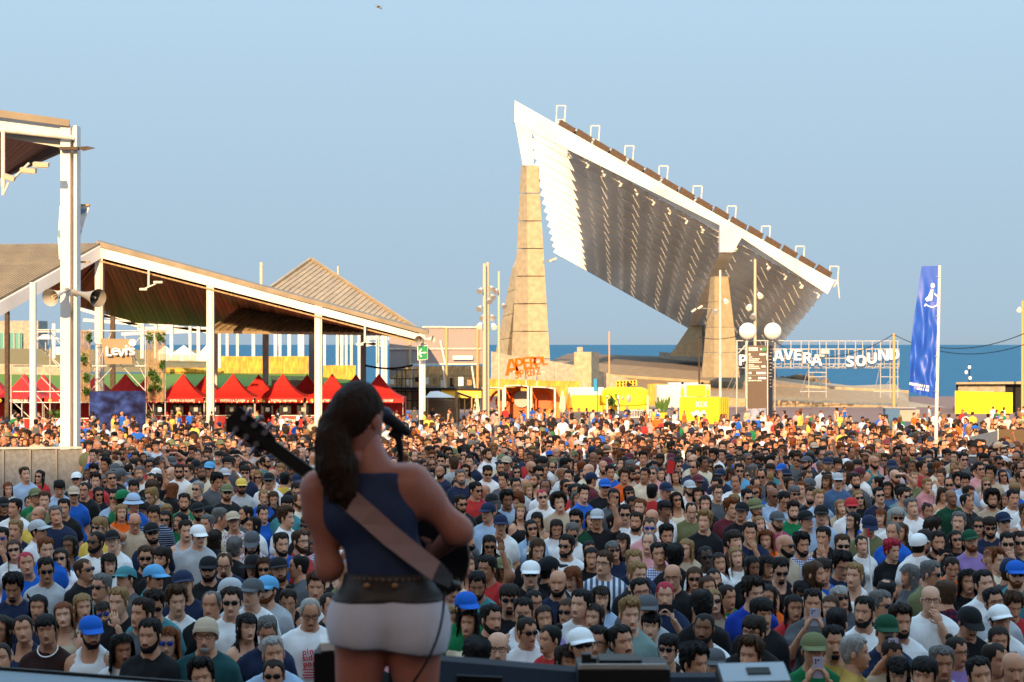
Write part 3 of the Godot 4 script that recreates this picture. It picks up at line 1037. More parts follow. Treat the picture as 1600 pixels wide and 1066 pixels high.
func build_plaza_things() -> void:
	var s: Shape
	var t: Node3D
	var r := RandomNumberGenerator.new()
	r.seed = 12
	# ---------------- red bar tents, two ranks
	var ranks := [[[-12, 156, "red bar tent at the left edge behind the scaffold bracing"], [38, 156, "red bar tent behind the thin white column at the left"], [115, 156, "red bar tent behind the near white column"], [196, 156, "red bar tent behind the blue screen of the planked stand"], [286, 156, "red bar tent above the red counter with the round badge"], [364, 156, "red bar tent between the first and second front columns"], [442, 156, "red bar tent in front of the white lettering on the green bank"], [519, 156, "red bar tent just behind the singer's head"], [592, 156, "rightmost red bar tent next to the black stair scaffold"]],
		[[68, 163, "rear red tent peak showing behind the left tents"], [150, 163, "rear red tent peak behind the planked stand's left panel"], [232, 163, "rear red tent peak beside the ivy covered right panel"], [322, 163, "rear red tent behind the first wide front column"], [404, 163, "rear red tent peak left of the white lettering"], [480, 163, "rear red tent behind the second wide front column"], [556, 163, "rear red tent peak right of the singer's head"]]]
	for rank in ranks:
		for q in rank:
			tent(q[0], q[1], q[2], 3.95, rank == ranks[0])
	# strings of pale bulbs under the eaves
	t = thing("bulb_string", "string of small pale bulbs under the red tent eaves", "string lights", P(400, 628, 153.5))
	for i in 44:
		s = Shape.new()
		s.ball(P(236 + i * 8.4, 627.5 + sin(i * 0.9) * 0.8, 153.6), Vector3(0.075, 0.09, 0.075), 4, 6)
		part(s, "bulb", mats["bulb"], t)
	s = Shape.new()
	s.tube(P(232, 625.6, 153.65), P(610, 625.6, 153.65), 0.012, 0.012, 4)
	part(s, "cable", mats["black_paint"], t)
	# bar counters
	for q in [[236, 326, "long red bar counter with a round white badge under the tents"], [332, 410, "red bar counter behind the first wide front column"], [425, 492, "red bar counter left of the singer's head"]]:
		t = thing("bar_counter", q[2], "bar counter", on_ground((q[0] + q[1]) / 2.0, 153))
		s = Shape.new()
		var a := on_ground(q[0], 153)
		var b := on_ground(q[1], 153)
		s.box((a + b) / 2 + Vector3(0, 0.52, -0.3), Vector3(b.x - a.x, 1.06, 0.6))
		part(s, "front", mats["red_paint"], t)
		s = Shape.new()
		s.box((a + b) / 2 + Vector3(0, 1.08, -0.3), Vector3(b.x - a.x + 0.1, 0.05, 0.75))
		part(s, "counter_top", mats["galvanised"], t)
		var mid_at := P(271, 657, 152.8) if q[0] < 300 else (a + b) / 2 + Vector3(0, 0.55, 0.02)
		lettering("ESTRELLA", 0.2, mid_at + Vector3(0, 0.14, 0), mats["letter_white"], t, "lettering", 0.02)
		lettering("DAMM", 0.2, mid_at - Vector3(0, 0.14, 0), mats["letter_white"], t, "lettering", 0.02)
	for i in 9:
		t = thing("bar_fridge", ["black drinks machine on the red counter, %s from the left" % ["first", "second", "third", "fourth", "fifth", "sixth", "seventh", "eighth", "ninth"][i]][0], "drinks machine", P(250 + i * 28, 645, 155), "machines on the bar counters")
		s = Shape.new()
		s.box(P(250 + i * 28, 639, 155), Vector3(0.9, 0.75, 0.6))
		part(s, "housing", mats["black_metal"], t)
		s = Shape.new()
		s.box(P(250 + i * 28, 640, 154.6), Vector3(0.3, 0.3, 0.1))
		part(s, "badge", mats["letter_white" if i % 3 == 0 else "grey_steel"], t)
	# ---------------- planked stand with letters and screen
	t = thing("planked_stand", "scaffold stand with two slatted ivy panels, beige sign and blue screen", "stand", on_ground(190, 138))
	for q in [[125.5, 141.0], [229.0, 257.0]]:
		var n := 8 if q[0] < 200 else 14
		for i in n:
			s = Shape.new()
			var x := lerpf(q[0], q[1], (i + 0.5) / n)
			s.tint = Color.WHITE * r.randf_range(0.75, 1.1)
			s.bar(P(x, 628, 138), P(x + r.randf_range(-0.2, 0.2), 516, 138), 0.05, 0.05)
			part(s, "slat", mats["pale_wood"], t)
		for y in [520, 570, 624]:
			s = Shape.new()
			s.bar(P(q[0] - 1, y, 138.1), P(q[1] + 1, y, 138.1), 0.05, 0.08)
			part(s, "batten", mats["pale_wood"], t)
	s = Shape.new()
	s.prism([P(157, 529, 137.8), P(205, 530, 137.8), P(207, 569, 137.8), P(164, 569, 137.8)], Vector3(0, 0, -0.25))
	part(s, "sign_board", mats["beige_sign"], t)
	var xs := [169.5, 180.0, 189.5, 197.0, 201.5, 206.0]
	var chars := ["L", "e", "v", "i", "'", "s"]
	for i in 6:
		lettering(chars[i], 0.62, P(xs[i], 549.5 - (1.5 if i % 2 else 0.0), 137.5), mats["letter_white"], t, "letter", 0.25, true, 1.1)
	s = Shape.new()
	s.tube(P(206.5, 535.5, 137.7), P(206.5, 535.5, 137.5), 0.24, 0.24, 16)
	part(s, "round_badge", mats["letter_white"], t)
	s = Shape.new()
	s.quad_uv(P(140, 676, 137.6), P(140, 612, 137.6), P(227, 611, 137.6), P(227, 674, 137.6))
	part(s, "screen", mats["screen_face"], t)
	s = Shape.new()
	s.box(P(183.5, 643, 137.9), Vector3(3.72, 2.75, 0.3))
	part(s, "screen_case", mats["black_metal"], t)
	for q in [[140, 684, 140, 514], [227, 684, 227, 514], [258, 684, 258, 512], [125, 684, 125, 514], [17, 690, 17, 570], [78, 690, 78, 514], [34, 690, 34, 625]]:
		s = Shape.new()
		s.tube(P(q[0], q[1], 138.4), P(q[2], q[3], 138.4), 0.045, 0.045, 6)
		part(s, "upright", mats["galvanised"], t)
	for q in [[45, 517, 258, 517], [20, 572, 228, 572], [20, 612, 142, 612], [20, 629, 142, 629], [20, 654, 140, 654]]:
		s = Shape.new()
		s.tube(P(q[0], q[1], 138.3), P(q[2], q[3], 138.3), 0.04, 0.04, 6)
		part(s, "ledger", mats["galvanised"], t)
	for q in [[45, 517, 122, 612], [20, 572, 75, 640], [78, 518, 140, 590], [60, 585, 138, 665], [22, 630, 60, 665], [60, 540, 125, 600], [142, 520, 226, 610], [226, 520, 142, 610], [228, 625, 256, 676], [142, 590, 175, 517], [226, 590, 190, 517]]:
		s = Shape.new()
		s.tube(P(q[0], q[1], 138.6), P(q[2], q[3], 138.6), 0.035, 0.035, 6)
		part(s, "brace", mats["galvanised"], t)
	# ivy on the slatted panels
	var ivy := [[139, 527, 5, 9], [131, 560, 6, 10], [134, 590, 6, 8], [135, 612, 7, 8], [233, 527, 6, 9], [250, 528, 8, 9], [253, 570, 5, 8], [236, 583, 6, 8], [244, 592, 10, 13], [235, 607, 5, 7], [246, 606, 5, 6]]
	for k in ivy.size():
		var q: Array = ivy[k]
		var v := thing("ivy_clump", "green ivy clump %s" % ["at the top of the left slatted panel", "below the top one on the left slatted panel", "third down on the left slatted panel", "at the foot of the left slatted panel", "at the top left of the right slatted panel", "at the top right of the right slatted panel", "at the right edge of the right slatted panel", "upper one at the middle left of the right panel", "widest one in the middle of the right panel", "low on the left of the right slatted panel", "lowest in the middle of the right panel"][k], "ivy", P(q[0], q[1] + q[3], 137.7), "ivy on the slatted panels")
		leaves(P(q[0], q[1], 137.7), Vector3(q[2], q[3], 5.0) * 138.0 / FPX, 120, 0.13, v, r)
	t = thing("planter", "wooden planter box with a green plant right of the blue screen", "planter", on_ground(240, 135))
	for i in 5:
		s = Shape.new()
		s.box(P(240, 681 - i * 4.6, 135), Vector3(0.82, 0.18, 0.8))
		s.tint = Color.WHITE * r.randf_range(0.7, 1.0)
		part(s, "plank", mats["pale_wood"], t)
	leaves(P(234, 650, 135), Vector3(0.25, 0.35, 0.25), 60, 0.14, t, r)
	t = thing("low_shrub", "bright green leafy shrub beside the near white column", "shrub", on_ground(88, 136))
	leaves(P(88, 648, 136), Vector3(0.75, 0.45, 0.5), 160, 0.14, t, r)
	# ---------------- white hut and parasols on the bank
	t = thing("white_hut", "white kiosk with a peaked canvas roof on the green bank", "kiosk", P(290, 577, 215))
	s = Shape.new()
	s.box(P(290, 568, 215), Vector3(5.4, 2.0, 2.5))
	part(s, "wall", mats["white_paint"], t)
	for x in [271, 296]:
		s = Shape.new()
		s.box(P(x, 559, 213.7), Vector3(1.3, 0.55, 0.1))
		part(s, "hatch", mats["grey_steel"], t)
	for x in [[258, 14], [287, 16], [322, 10]]:
		s = Shape.new()
		var e := P(x[0], 553, 215)
		var w: float = x[1] * 215 / FPX
		var ap := e + Vector3(0, 0.9, 0)
		var c := [e + Vector3(-w, 0, w), e + Vector3(w, 0, w), e + Vector3(w, 0, -w), e + Vector3(-w, 0, -w)]
		for i in 4:
			s.tri(c[i], ap, c[(i + 1) % 4])
		part(s, "canvas_roof", mats["white_canvas"], t)
	t = thing("white_parasol", "white flat parasol on the dry bank at the far left", "parasol", P(72, 552, 215))
	s = Shape.new()
	s.prism([P(56, 530, 215), P(88, 530, 215), P(74, 523, 215), P(66, 523, 215)], Vector3(0, 0, -2))
	part(s, "canopy", mats["white_canvas"], t)
	s = Shape.new()
	s.tube(P(71, 552, 216), P(71, 528, 216), 0.05, 0.05, 6)
	part(s, "shaft", mats["worn_white"], t)
	s = Shape.new()
	s.box(P(91, 548, 215), Vector3(0.9, 0.8, 0.6))
	part(s, "base_block", mats["white_paint"], t)
	t = thing("glass_building", "low grey building with teal glass at the far left", "building", P(25, 548, 300))
	s = Shape.new()
	s.box(P(33, 526, 302), Vector3(6.4, 4.6, 6))
	part(s, "wall", mats["grey_concrete"], t)
	s = Shape.new()
	s.box(P(14, 534, 298.6), Vector3(3.8, 2.6, 0.3))
	part(s, "glazing", mats["glass_teal"], t)
	for i in 5:
		s = Shape.new()
		s.box(P(-2 + i * 8, 534, 298.3), Vector3(0.12, 2.6, 0.2))
		part(s, "mullion", mats["grey_steel"], t)
	# ---------------- yellow board fences
	fence("yellow plywood board fence along the top of the green bank", 345, 482, 557, 585, 192, 16)
	fence("low yellow board fence below the white kiosk", 258, 345, 575, 583, 191, 10)
	fence("yellow board fence behind the thin white posts near the mesh hall", 505, 556, 571, 604, 190, 7)
	fence("long low yellow board fence below the orange letters", 762, 905, 592, 618, 205, 22)
	fence("short yellow board fence beside the yellow trailer", 1012, 1060, 600, 632, 205, 6)
	# ---------------- trellis of thin white posts
	t = thing("white_trellis", "open trellis of thin white posts and beams in front of the sea", "trellis", P(420, 600, 200))
	for x in [84, 107, 343, 355, 371, 396, 430.5, 437.5, 452, 468, 473, 507, 527, 534, 541, 549, 561, 590, 598, 603, 222, 243, 268, 297, 310]:
		s = Shape.new()
		var lo := 606.0 if x > 340 else 560.0
		s.bar(P(x, lo, 200), P(x, 506.0 if x < 340 else 520.0, 200), 0.24 if int(x) % 2 else 0.3, 0.28)
		part(s, "post", mats["white_paint"], t)
	for q in [[122, 482, 225, 512], [45, 517, 125, 517], [215, 513, 345, 514], [150, 492, 340, 521], [190, 522, 345, 516], [130, 500, 225, 507], [560, 534, 606, 541], [560, 541, 606, 534], [560, 528, 608, 529]]:
		s = Shape.new()
		s.bar(P(q[0], q[1], 200.3), P(q[2], q[3], 200.3), 0.22, 0.28)
		part(s, "beam", mats["white_paint"], t)
	# pizza stall sign
	t = thing("stall_sign", "white capital letters on a dark stall roof below the yellow fence", "sign", P(455, 600, 168))
	s = Shape.new()
	s.hexa([P(424, 610, 168), P(482, 610, 168), P(482, 610, 171), P(424, 610, 171), P(424, 594, 168), P(482, 594, 168), P(482, 594, 171), P(424, 594, 171)])
	part(s, "roof_box", mats["grey_steel"], t)
	lettering("GROSSO", 0.30, P(438, 591, 167.8), mats["letter_white"], t, "lettering", 0.08)
	lettering("NAPOLI", 0.30, P(469, 591, 167.8), mats["letter_white"], t, "lettering", 0.08)
	# ---------------- mesh covered hall
	t = thing("mesh_hall", "two storey scaffold hall veiled in grey mesh with orange posts", "hall", on_ground(685, 176))
	for q in [[608, 642], [642, 697], [697, 745], [745, 756]]:
		s = Shape.new()
		s.prism([P(q[0] + 0.4, 512, 176), P(q[1] - 0.4, 512, 176), P(q[1] - 0.4, 569, 176), P(q[0] + 0.4, 569 if q[0] > 610 else 592, 176)], Vector3(0, 0, -0.06))
		part(s, "mesh_sheet", mats["mesh_veil"], t)
	for x in [640, 697.5, 746]:
		s = Shape.new()
		s.bar(P(x, 640, 175.8), P(x, 512, 175.8), 0.17, 0.17)
		part(s, "post", mats["wood_pole"], t)
	for q in [[697, 748, 511.5], [660, 697, 511], [608, 752, 545], [640, 748, 569]]:
		s = Shape.new()
		s.bar(P(q[0], q[2], 175.9), P(q[1], q[2], 175.9), 0.12, 0.12)
		part(s, "rail", mats["worn_white"], t)
	for x in [710, 722, 735, 655, 670, 684]:
		s = Shape.new()
		s.bar(P(x, 569, 176.2), P(x, 512, 176.2), 0.05, 0.05)
		part(s, "strut", mats["wood_pole"], t)
	s = Shape.new()
	s.box(P(723, 559, 175.6), Vector3(1.7, 0.32, 0.08))
	part(s, "name_board", mats["letter_white"], t)
	s = Shape.new()
	s.hexa([P(608, 608, 174), P(752, 610, 174), P(752, 608, 184), P(608, 606, 184), P(608, 605, 174), P(752, 607, 174), P(752, 605, 184), P(608, 603, 184)])
	part(s, "upper_floor", mats["black_metal"], t)
	s = Shape.new()
	s.hexa([P(687, 622, 174), P(752, 622, 174), P(752, 622, 182), P(687, 622, 182), P(690, 609, 174.2), P(752, 609, 174.2), P(752, 609, 182), P(690, 609, 182)])
	part(s, "yellow_fascia", mats["deep_yellow"], t)
	s = Shape.new()
	s.prism([P(608, 640, 183), P(756, 640, 183), P(756, 572, 183), P(608, 572, 183)], Vector3(0, 0, -0.1))
	part(s, "back_wall", mats["pale_wood"], t)
	for i in 10:
		s = Shape.new()
		s.box(P(612 + i * 13.5, r.randf_range(592, 602), 178), Vector3(r.randf_range(0.3, 0.5), r.randf_range(0.4, 0.8), 0.4))
		part(s, "lounge_cube", mats[["letter_white", "pale_wood", "white_canvas", "black_metal"][i % 4]], t)
	for q in [[[692, 572], [696, 606]], [[737, 572], [742, 606]], [[645, 572], [643, 606]], [[688, 532], [696, 570]]]:
		s = Shape.new()
		s.bar(P(q[0][0], q[0][1], 175.7), P(q[1][0], q[1][1], 175.7), 0.14, 0.14)
		part(s, "white_brace", mats["white_paint"], t)
	# dark stair scaffold left of it
	t = thing("stair_scaffold", "black scaffold stair tower behind the rightmost red tent", "scaffold", on_ground(632, 165))
	for x in [612, 620, 628, 634, 645, 652]:
		s = Shape.new()
		s.tube(P(x, 668, 165), P(x, 578 if x > 615 and x < 650 else 606, 165), 0.035, 0.035, 6)
		part(s, "upright", mats["black_metal"], t)
	for y in [578, 592, 606, 612, 626, 640]:
		s = Shape.new()
		s.tube(P(610, y, 165.1), P(654, y, 165.1), 0.04 if y != 608 else 0.1, 0.04, 6)
		part(s, "ledger", mats["black_metal"], t)
	for i in 6:
		s = Shape.new()
		s.box(P(626 + i * 0.4, 628 + i * 5, 164.6), Vector3(0.5, 0.06, 0.3))
		part(s, "tread", mats["pale_wood"], t)
	t = thing("festoon_cloth", "sagging black cloth strung between the pavilion and the mesh hall", "cloth", P(620, 574, 170))
	s = Shape.new()
	for i in 12:
		var f := i / 12.0
		var g := (i + 1) / 12.0
		s.bar(P(570 + 75 * f, 571 + 5 * sin(f * PI), 170), P(570 + 75 * g, 571 + 5 * sin(g * PI), 170), 0.05, 0.16)
	part(s, "cloth", mats["black_paint"], t)
	# brown awning bar with closed parasol
	t = thing("awning_bar", "bar with brown canvas awnings and a white sheet roof under the mesh hall", "bar", on_ground(700, 168))
	s = Shape.new()
	s.prism([P(664, 621, 166), P(712, 621, 166), P(685, 611, 171), P(672, 612, 171)], Vector3(0, -0.04, 0))
	part(s, "sheet_roof", mats["white_canvas"], t)
	s = Shape.new()
	s.prism([P(712, 611, 166), P(738, 620, 166), P(736, 622, 170), P(712, 614, 171)], Vector3(0, -0.05, 0))
	s.quad(P(711, 636, 166), P(711, 612, 166), P(716, 614, 166), P(715, 636, 166))
	part(s, "awning", mats["brown_canvas"], t)
	s = Shape.new()
	s.box(P(690, 640, 170), Vector3(3.0, 1.6, 1.0))
	part(s, "counter", mats["brown_canvas"], t)
	for x in [714, 726, 737, 668]:
		s = Shape.new()
		s.bar(P(x, 664, 166.2), P(x, 621, 166.2), 0.09, 0.09)
		part(s, "post", mats["wood_pole"], t)
	closed_parasol(745, 617, 654, 168, "cream_canvas", "closed cream parasol left of the paired light masts")
	closed_parasol(879, 610, 650, 176, "cream_canvas", "closed cream parasol beside the orange bar")
	closed_parasol(889.5, 612, 648, 177, "orange_paint", "closed orange parasol right of the cream one")
	# ---------------- light masts
	pole("light_mast", "tall grey light mast with floodlights, left of a paired mast", 757, 412, 152, 0.16, "warm_pole", [[752, 452], [751, 480], [763, 468], [751, 507, 1]], "light masts")
	pole("light_mast", "tall grey light mast with floodlights, right of a paired mast", 762, 410, 152.6, 0.14, "warm_pole", [[767, 449], [768, 462], [756, 494], [768, 494], [770, 508, 1]], "light masts")
	pole("light_mast", "slim light mast just left of the tall canopy leg", 779.5, 424, 170, 0.11, "warm_pole", [[776, 453], [786, 476]], "light masts")
	pole("light_mast", "slim pale mast in front of the lower canopy leg", 1125.5, 422, 175, 0.12, "worn_white", [[1133, 469, 1], [1119, 485]], "light masts")
	pole("light_mast", "pale mast with spotlights above the two white globes", 1180, 405, 158, 0.13, "warm_pole", [[1186, 460, 1], [1172, 478, 1], [1178, 492]], "light masts")
	pole("wooden_pole", "wooden pole rising behind the yellow bar", 1092.5, 526, 178, 0.09, "dark_wood", [], "wooden cable poles")
	pole("wooden_pole", "thin wooden pole left of the yellow trailer's roof", 952, 518, 190, 0.09, "wood_pole", [], "wooden cable poles")
	pole("wooden_pole", "thick wooden pole in front of the last white letter", 1397, 521, 165, 0.13, "wood_pole", [], "wooden cable poles")
	# ---------------- orange bar and its sign
	t = thing("spritz_sign", "large slanted orange script letters on a frame above the orange bar", "sign", P(825, 592, 196))
	var word := [["A", 800, 574, 26, 1.05], ["P", 811, 570, 21, 1.0], ["E", 822, 568, 19, 0.95], ["R", 833, 567, 19, 0.95], ["O", 840.5, 564, 13, 1.25], ["L", 850.5, 564, 14, 1.1]]
	for q in word:
		lettering(q[0], q[3] * 196 / FPX * 0.98, P(q[1], q[2], 195), mats["orange_letter"], t, "letter", 0.15, true, q[4], 0.12)
	var low := [["S", 808, 584], ["P", 815, 582], ["R", 823, 581], ["I", 829, 580], ["T", 834, 579], ["Z", 841, 578]]
	for q in low:
		lettering(q[0], 12 * 196 / FPX, P(q[1], q[2] + 2, 194.8), mats["orange_letter"], t, "letter", 0.15, true, 0.85, 0.12)
	s = Shape.new()
	s.bar(P(795, 581, 196.4), P(852, 581, 196.4), 0.06, 0.1)
	s.bar(P(822, 606, 196.4), P(822, 570, 196.4), 0.09, 0.09)
	s.bar(P(839, 606, 196.4), P(839, 570, 196.4), 0.09, 0.09)
	part(s, "frame", mats["worn_white"], t)
	t = thing("orange_bar", "orange bar hut with arched openings under white canopy frames", "bar", on_ground(825, 182))
	s = Shape.new()
	s.box(P(850, 630, 186), Vector3(2.9, 3.0, 2.4))
	part(s, "wall", mats["orange_paint"], t)
	s = Shape.new()
	s.box(P(803, 632, 186), Vector3(2.6, 2.4, 2.0))
	part(s, "wall", mats["orange_dark"], t)
	s = Shape.new()
	s.box(P(800, 613, 186.5), Vector3(1.6, 0.9, 1.8))
	part(s, "yellow_panel", mats["deep_yellow"], t)
	for q in [[815, 624, 0.75, 1.15], [784, 628, 0.6, 1.0], [848, 628, 0.8, 0.95]]:
		s = Shape.new()
		for i in 10:
			var a0 := PI * i / 10.0
			var a1 := PI * (i + 1) / 10.0
			var c := P(q[0], q[1], 184.5)
			s.bar(c + Vector3(cos(a0), sin(a0), 0) * q[3], c + Vector3(cos(a1), sin(a1), 0) * q[3], 0.2, 0.22)
		part(s, "arch", mats["orange_letter"], t)
		s = Shape.new()
		s.tube(P(q[0], q[1], 184.8), P(q[0], q[1], 184.7), q[2], q[2], 20)
		part(s, "arch_panel", mats["grey_steel" if q[0] == 815 else "orange_dark"], t)
	for q in [[788, 602.5, 826, 603], [829, 604, 868, 607], [750, 606, 787, 606]]:
		s = Shape.new()
		var n := 8
		for i in n:
			var f := float(i) / n
			var g := float(i + 1) / n
			s.hexa([P(lerpf(q[0], q[2], f), lerpf(q[1], q[3], f) + 1.6 - 1.2 * sin(f * PI), 181), P(lerpf(q[0], q[2], g), lerpf(q[1], q[3], g) + 1.6 - 1.2 * sin(g * PI), 181), P(lerpf(q[0], q[2], g), lerpf(q[1], q[3], g) + 1.6, 186), P(lerpf(q[0], q[2], f), lerpf(q[1], q[3], f) + 1.6, 186),
				P(lerpf(q[0], q[2], f), lerpf(q[1], q[3], f) - 1.2 * sin(f * PI), 181), P(lerpf(q[0], q[2], g), lerpf(q[1], q[3], g) - 1.2 * sin(g * PI), 181), P(lerpf(q[0], q[2], g), lerpf(q[1], q[3], g), 186), P(lerpf(q[0], q[2], f), lerpf(q[1], q[3], f), 186)])
		part(s, "canopy_roof", mats["white_paint"], t)
		for x in [q[0] + 1, q[2] - 1]:
			s = Shape.new()
			s.bar(P(x, 654, 181.2), P(x, lerpf(q[1], q[3], 0.0 if x < (q[0] + q[2]) / 2 else 1.0) + 1.5, 181.2), 0.16, 0.16)
			part(s, "post", mats["white_paint"], t)
	# ---------------- yellow trailer
	t = thing("yellow_trailer", "rounded glossy yellow trailer with a perforated rooftop box", "trailer", on_ground(977, 186))
	var ring := []
	var rows := []
	for i in 17:
		var f := i / 16.0
		var z := lerpf(1.3, -1.3, f)
		var k := pow(maxf(0.0, 1.0 - pow(absf(f * 2 - 1), 4.0)), 0.5) * 0.2 + 0.8
		rows.append([z, k])
	var mid := P(976.5, 619, 186)
	var hw := 36.5 * 186 / FPX
	var hh := 14.5 * 186 / FPX
	for q in rows:
		ring = []
		for j in 28:
			var a := TAU * j / 28.0
			var cx := signf(cos(a)) * pow(absf(cos(a)), 0.45)
			var cy := signf(sin(a)) * pow(absf(sin(a)), 0.5)
			ring.append(mid + Vector3(cx * hw * q[1], cy * hh * q[1] - (0.1 if cy < 0 else 0.0), q[0]))
		ring.reverse()
		rows[rows.find(q)] = ring
	s = Shape.new()
	rows.reverse()
	s.loft(rows)
	part(s, "body", mats["yellow_paint"], t)
	s = Shape.new()
	s.box(P(978, 599, 186), Vector3(1.95, 0.5, 1.2), Basis.from_euler(Vector3(0, 0, 0.06)))
	part(s, "rooftop_box", mats["deep_yellow"], t)
	for i in 12:
		s = Shape.new()
		var c := P(965.5 + (i % 6) * 5.2, 597.5 + (i / 6) * 4.4 - (i % 6) * 0.3, 185.3)
		s.tube(c, c + Vector3(0, 0, 0.06), 0.09, 0.09, 10)
		part(s, "perforation", mats["black_paint"], t)
	s = Shape.new()
	s.tube(P(982, 601, 185.2), P(982, 601, 185.1), 0.2, 0.2, 14)
	part(s, "round_emblem", mats["black_paint"], t)
	for q in [[973, 622, 0.13], [982.5, 623, 0.24]]:
		s = Shape.new()
		s.ball(P(q[0], q[1], 184.65), Vector3(q[2], q[2] * 1.5, 0.06), 8, 12)
		part(s, "porthole", mats["grey_steel"], t)
	for x in [949, 966, 1012]:
		s = Shape.new()
		s.tube(P(x, 646, 184.4), P(x, 618, 184.4), 0.07, 0.07, 8)
		part(s, "white_post", mats["letter_white"], t)
	s = Shape.new()
	s.box(P(976, 637, 186), Vector3(3.9, 0.5, 2.2))
	part(s, "skirt", mats["deep_yellow"], t)
	for x in [955, 998]:
		s = Shape.new()
		s.tube(P(x, 645, 184.9), P(x, 645, 184.6), 0.36, 0.36, 16)
		part(s, "wheel", mats["black_paint"], t)
	t = thing("yellow_hut", "low yellow hut wall left of the yellow trailer", "hut", on_ground(918, 188))
	s = Shape.new()
	s.box(P(918, 630, 189), Vector3(3.0, 1.5, 2.0))
	part(s, "wall", mats["deep_yellow"], t)
	s = Shape.new()
	s.box(P(915, 614, 190), Vector3(3.3, 1.0, 2.4))
	part(s, "white_roof", mats["white_paint"], t)
	t = thing("cyan_flag", "small cyan banner on a dark post left of the yellow trailer", "banner", on_ground(931, 184))
	s = Shape.new()
	s.box(P(930.5, 602, 184), Vector3(0.34, 1.15, 0.05), Basis.from_euler(Vector3(0, 0.3, 0)))
	part(s, "cloth", mats["cyan_sheet"], t)
	s = Shape.new()
	s.tube(P(934, 652, 184), P(934, 592, 184), 0.04, 0.04, 6)
	part(s, "shaft", mats["black_metal"], t)
	t = thing("white_railing", "white crowd railing in front of the yellow trailer", "railing", on_ground(1000, 180))
	for i in 26:
		s = Shape.new()
		s.bar(P(984 + i * 2.5, 653, 180), P(984 + i * 2.5, 641, 180), 0.03, 0.03)
		part(s, "baluster", mats["letter_white"], t)
	for y in [641, 652]:
		s = Shape.new()
		s.bar(P(983, y, 180), P(1048, y, 180), 0.05, 0.05)
		part(s, "rail", mats["letter_white"], t)
	t = thing("potted_palm", "leafy green potted palm in front of the yellow trailer", "plant", on_ground(955, 182))
	leaves(P(956, 627, 183), Vector3(0.5, 0.7, 0.4), 160, 0.2, t, r)
	t = thing("banana_plant", "green banana plant in a yellow pot beside the white railing", "plant", on_ground(1036, 178))
	for i in 18:
		s = Shape.new()
		var a := P(1033 + r.randf_range(-5, 8), 648, 178)
		var b := a + Vector3(r.randf_range(-0.6, 0.6), r.randf_range(0.9, 1.7), r.randf_range(-0.3, 0.3))
		var k := r.randf_range(0.6, 1.3)
		s.tint = Color(k, k, k * 0.8)
		var w := Vector3(0.14, 0.03, 0.05)
		s.quad(a, a.lerp(b, 0.6) - w, b, a.lerp(b, 0.6) + w)
		s.quad(a + Vector3(0, 0, -0.01), a.lerp(b, 0.6) + w + Vector3(0, 0, -0.01), b + Vector3(0, 0, -0.01), a.lerp(b, 0.6) - w + Vector3(0, 0, -0.01))
		part(s, "leaf", mats["leaf"], t)
	s = Shape.new()
	s.tube(P(1036, 654, 178), P(1036, 645, 178), 0.35, 0.45, 12)
	part(s, "pot", mats["deep_yellow"], t)
	# ---------------- yellow bar with two bottle panels
	t = thing("yellow_bar", "bright yellow bar counter box with white lettering and bottle panels above", "bar", on_ground(1100, 169))
	s = Shape.new()
	s.hexa([P(1062, 662, 167), P(1124, 663, 166), P(1139, 662, 172), P(1072, 661, 173), P(1062, 620.5, 167), P(1124, 620.5, 166), P(1139, 621, 172), P(1072, 621, 173)])
	part(s, "box", mats["yellow_paint"], t)
	for i in 5:
		s = Shape.new()
		s.bar(P(1126 + i * 2.9, 662, 166.6 + i * 1.1), P(1126 + i * 2.9, 621, 166.6 + i * 1.1), 0.05, 0.12)
		part(s, "rib", mats["deep_yellow"], t)
	lettering("XIX", 0.42, P(1096, 632, 166.3), mats["letter_white"], t, "lettering", 0.03)
	s = Shape.new()
	for i in 14:
		s.ball(P(1082 + i * 2.6, 646 + sin(i * 1.7) * 3, 166.35), Vector3(0.14, 0.10 + 0.05 * (i % 3), 0.03), 5, 8)
	part(s, "white_print", mats["letter_white"], t)
	s = Shape.new()
	s.hexa([P(1064, 620, 172), P(1110, 620, 172), P(1110, 620, 176), P(1064, 620, 176), P(1064, 601, 172), P(1110, 601, 172), P(1110, 601, 176), P(1064, 601, 176)])
	part(s, "back_bar", mats["white_paint"], t)
	s = Shape.new()
	s.prism([P(1073, 619, 171.8), P(1102, 619, 171.8), P(1102, 602, 171.8), P(1073, 602, 171.8)], Vector3(0, 0, -0.1))
	part(s, "yellow_panel", mats["yellow_paint"], t)
	for x in [1066, 1106]:
		s = Shape.new()
		s.tube(P(x, 618, 171.6), P(x, 610, 171.6), 0.15, 0.13, 10)
		s.tube(P(x, 610, 171.6), P(x, 606.5, 171.6), 0.13, 0.05, 10)
		s.tube(P(x, 606.5, 171.6), P(x, 604, 171.6), 0.05, 0.05, 10)
		part(s, "bottle", mats["yellow_paint"], t)
	for x in [1066.5, 1097.5]:
		s = Shape.new()
		s.ball(P(x, 599, 173), Vector3(0.12, 0.13, 0.12), 6, 8)
		part(s, "lamp_head", mats["black_paint"], t)
	t = thing("white_container", "plain white container kiosk left of the yellow bar", "container", on_ground(1055, 182))
	s = Shape.new()
	s.box(P(1056, 619, 182), Vector3(3.5, 1.95, 2.6))
	part(s, "wall", mats["white_paint"], t)
	s = Shape.new()
	s.box(P(1068, 603, 186), Vector3(2.8, 0.55, 2.0))
	part(s, "roof", mats["white_canvas"], t)
	# ---------------- information pillar with two white globes
	t = thing("information_pillar", "tall brown information pillar with white text rows and a map", "information pillar", on_ground(1187, 150))
	s = Shape.new()
	s.prism([P(1168, 676, 150), P(1198, 676, 150), P(1198, 540, 150), P(1168, 540, 150)], Vector3(0, 0, -0.25))
	part(s, "front_board", mats["totem_brown"], t)
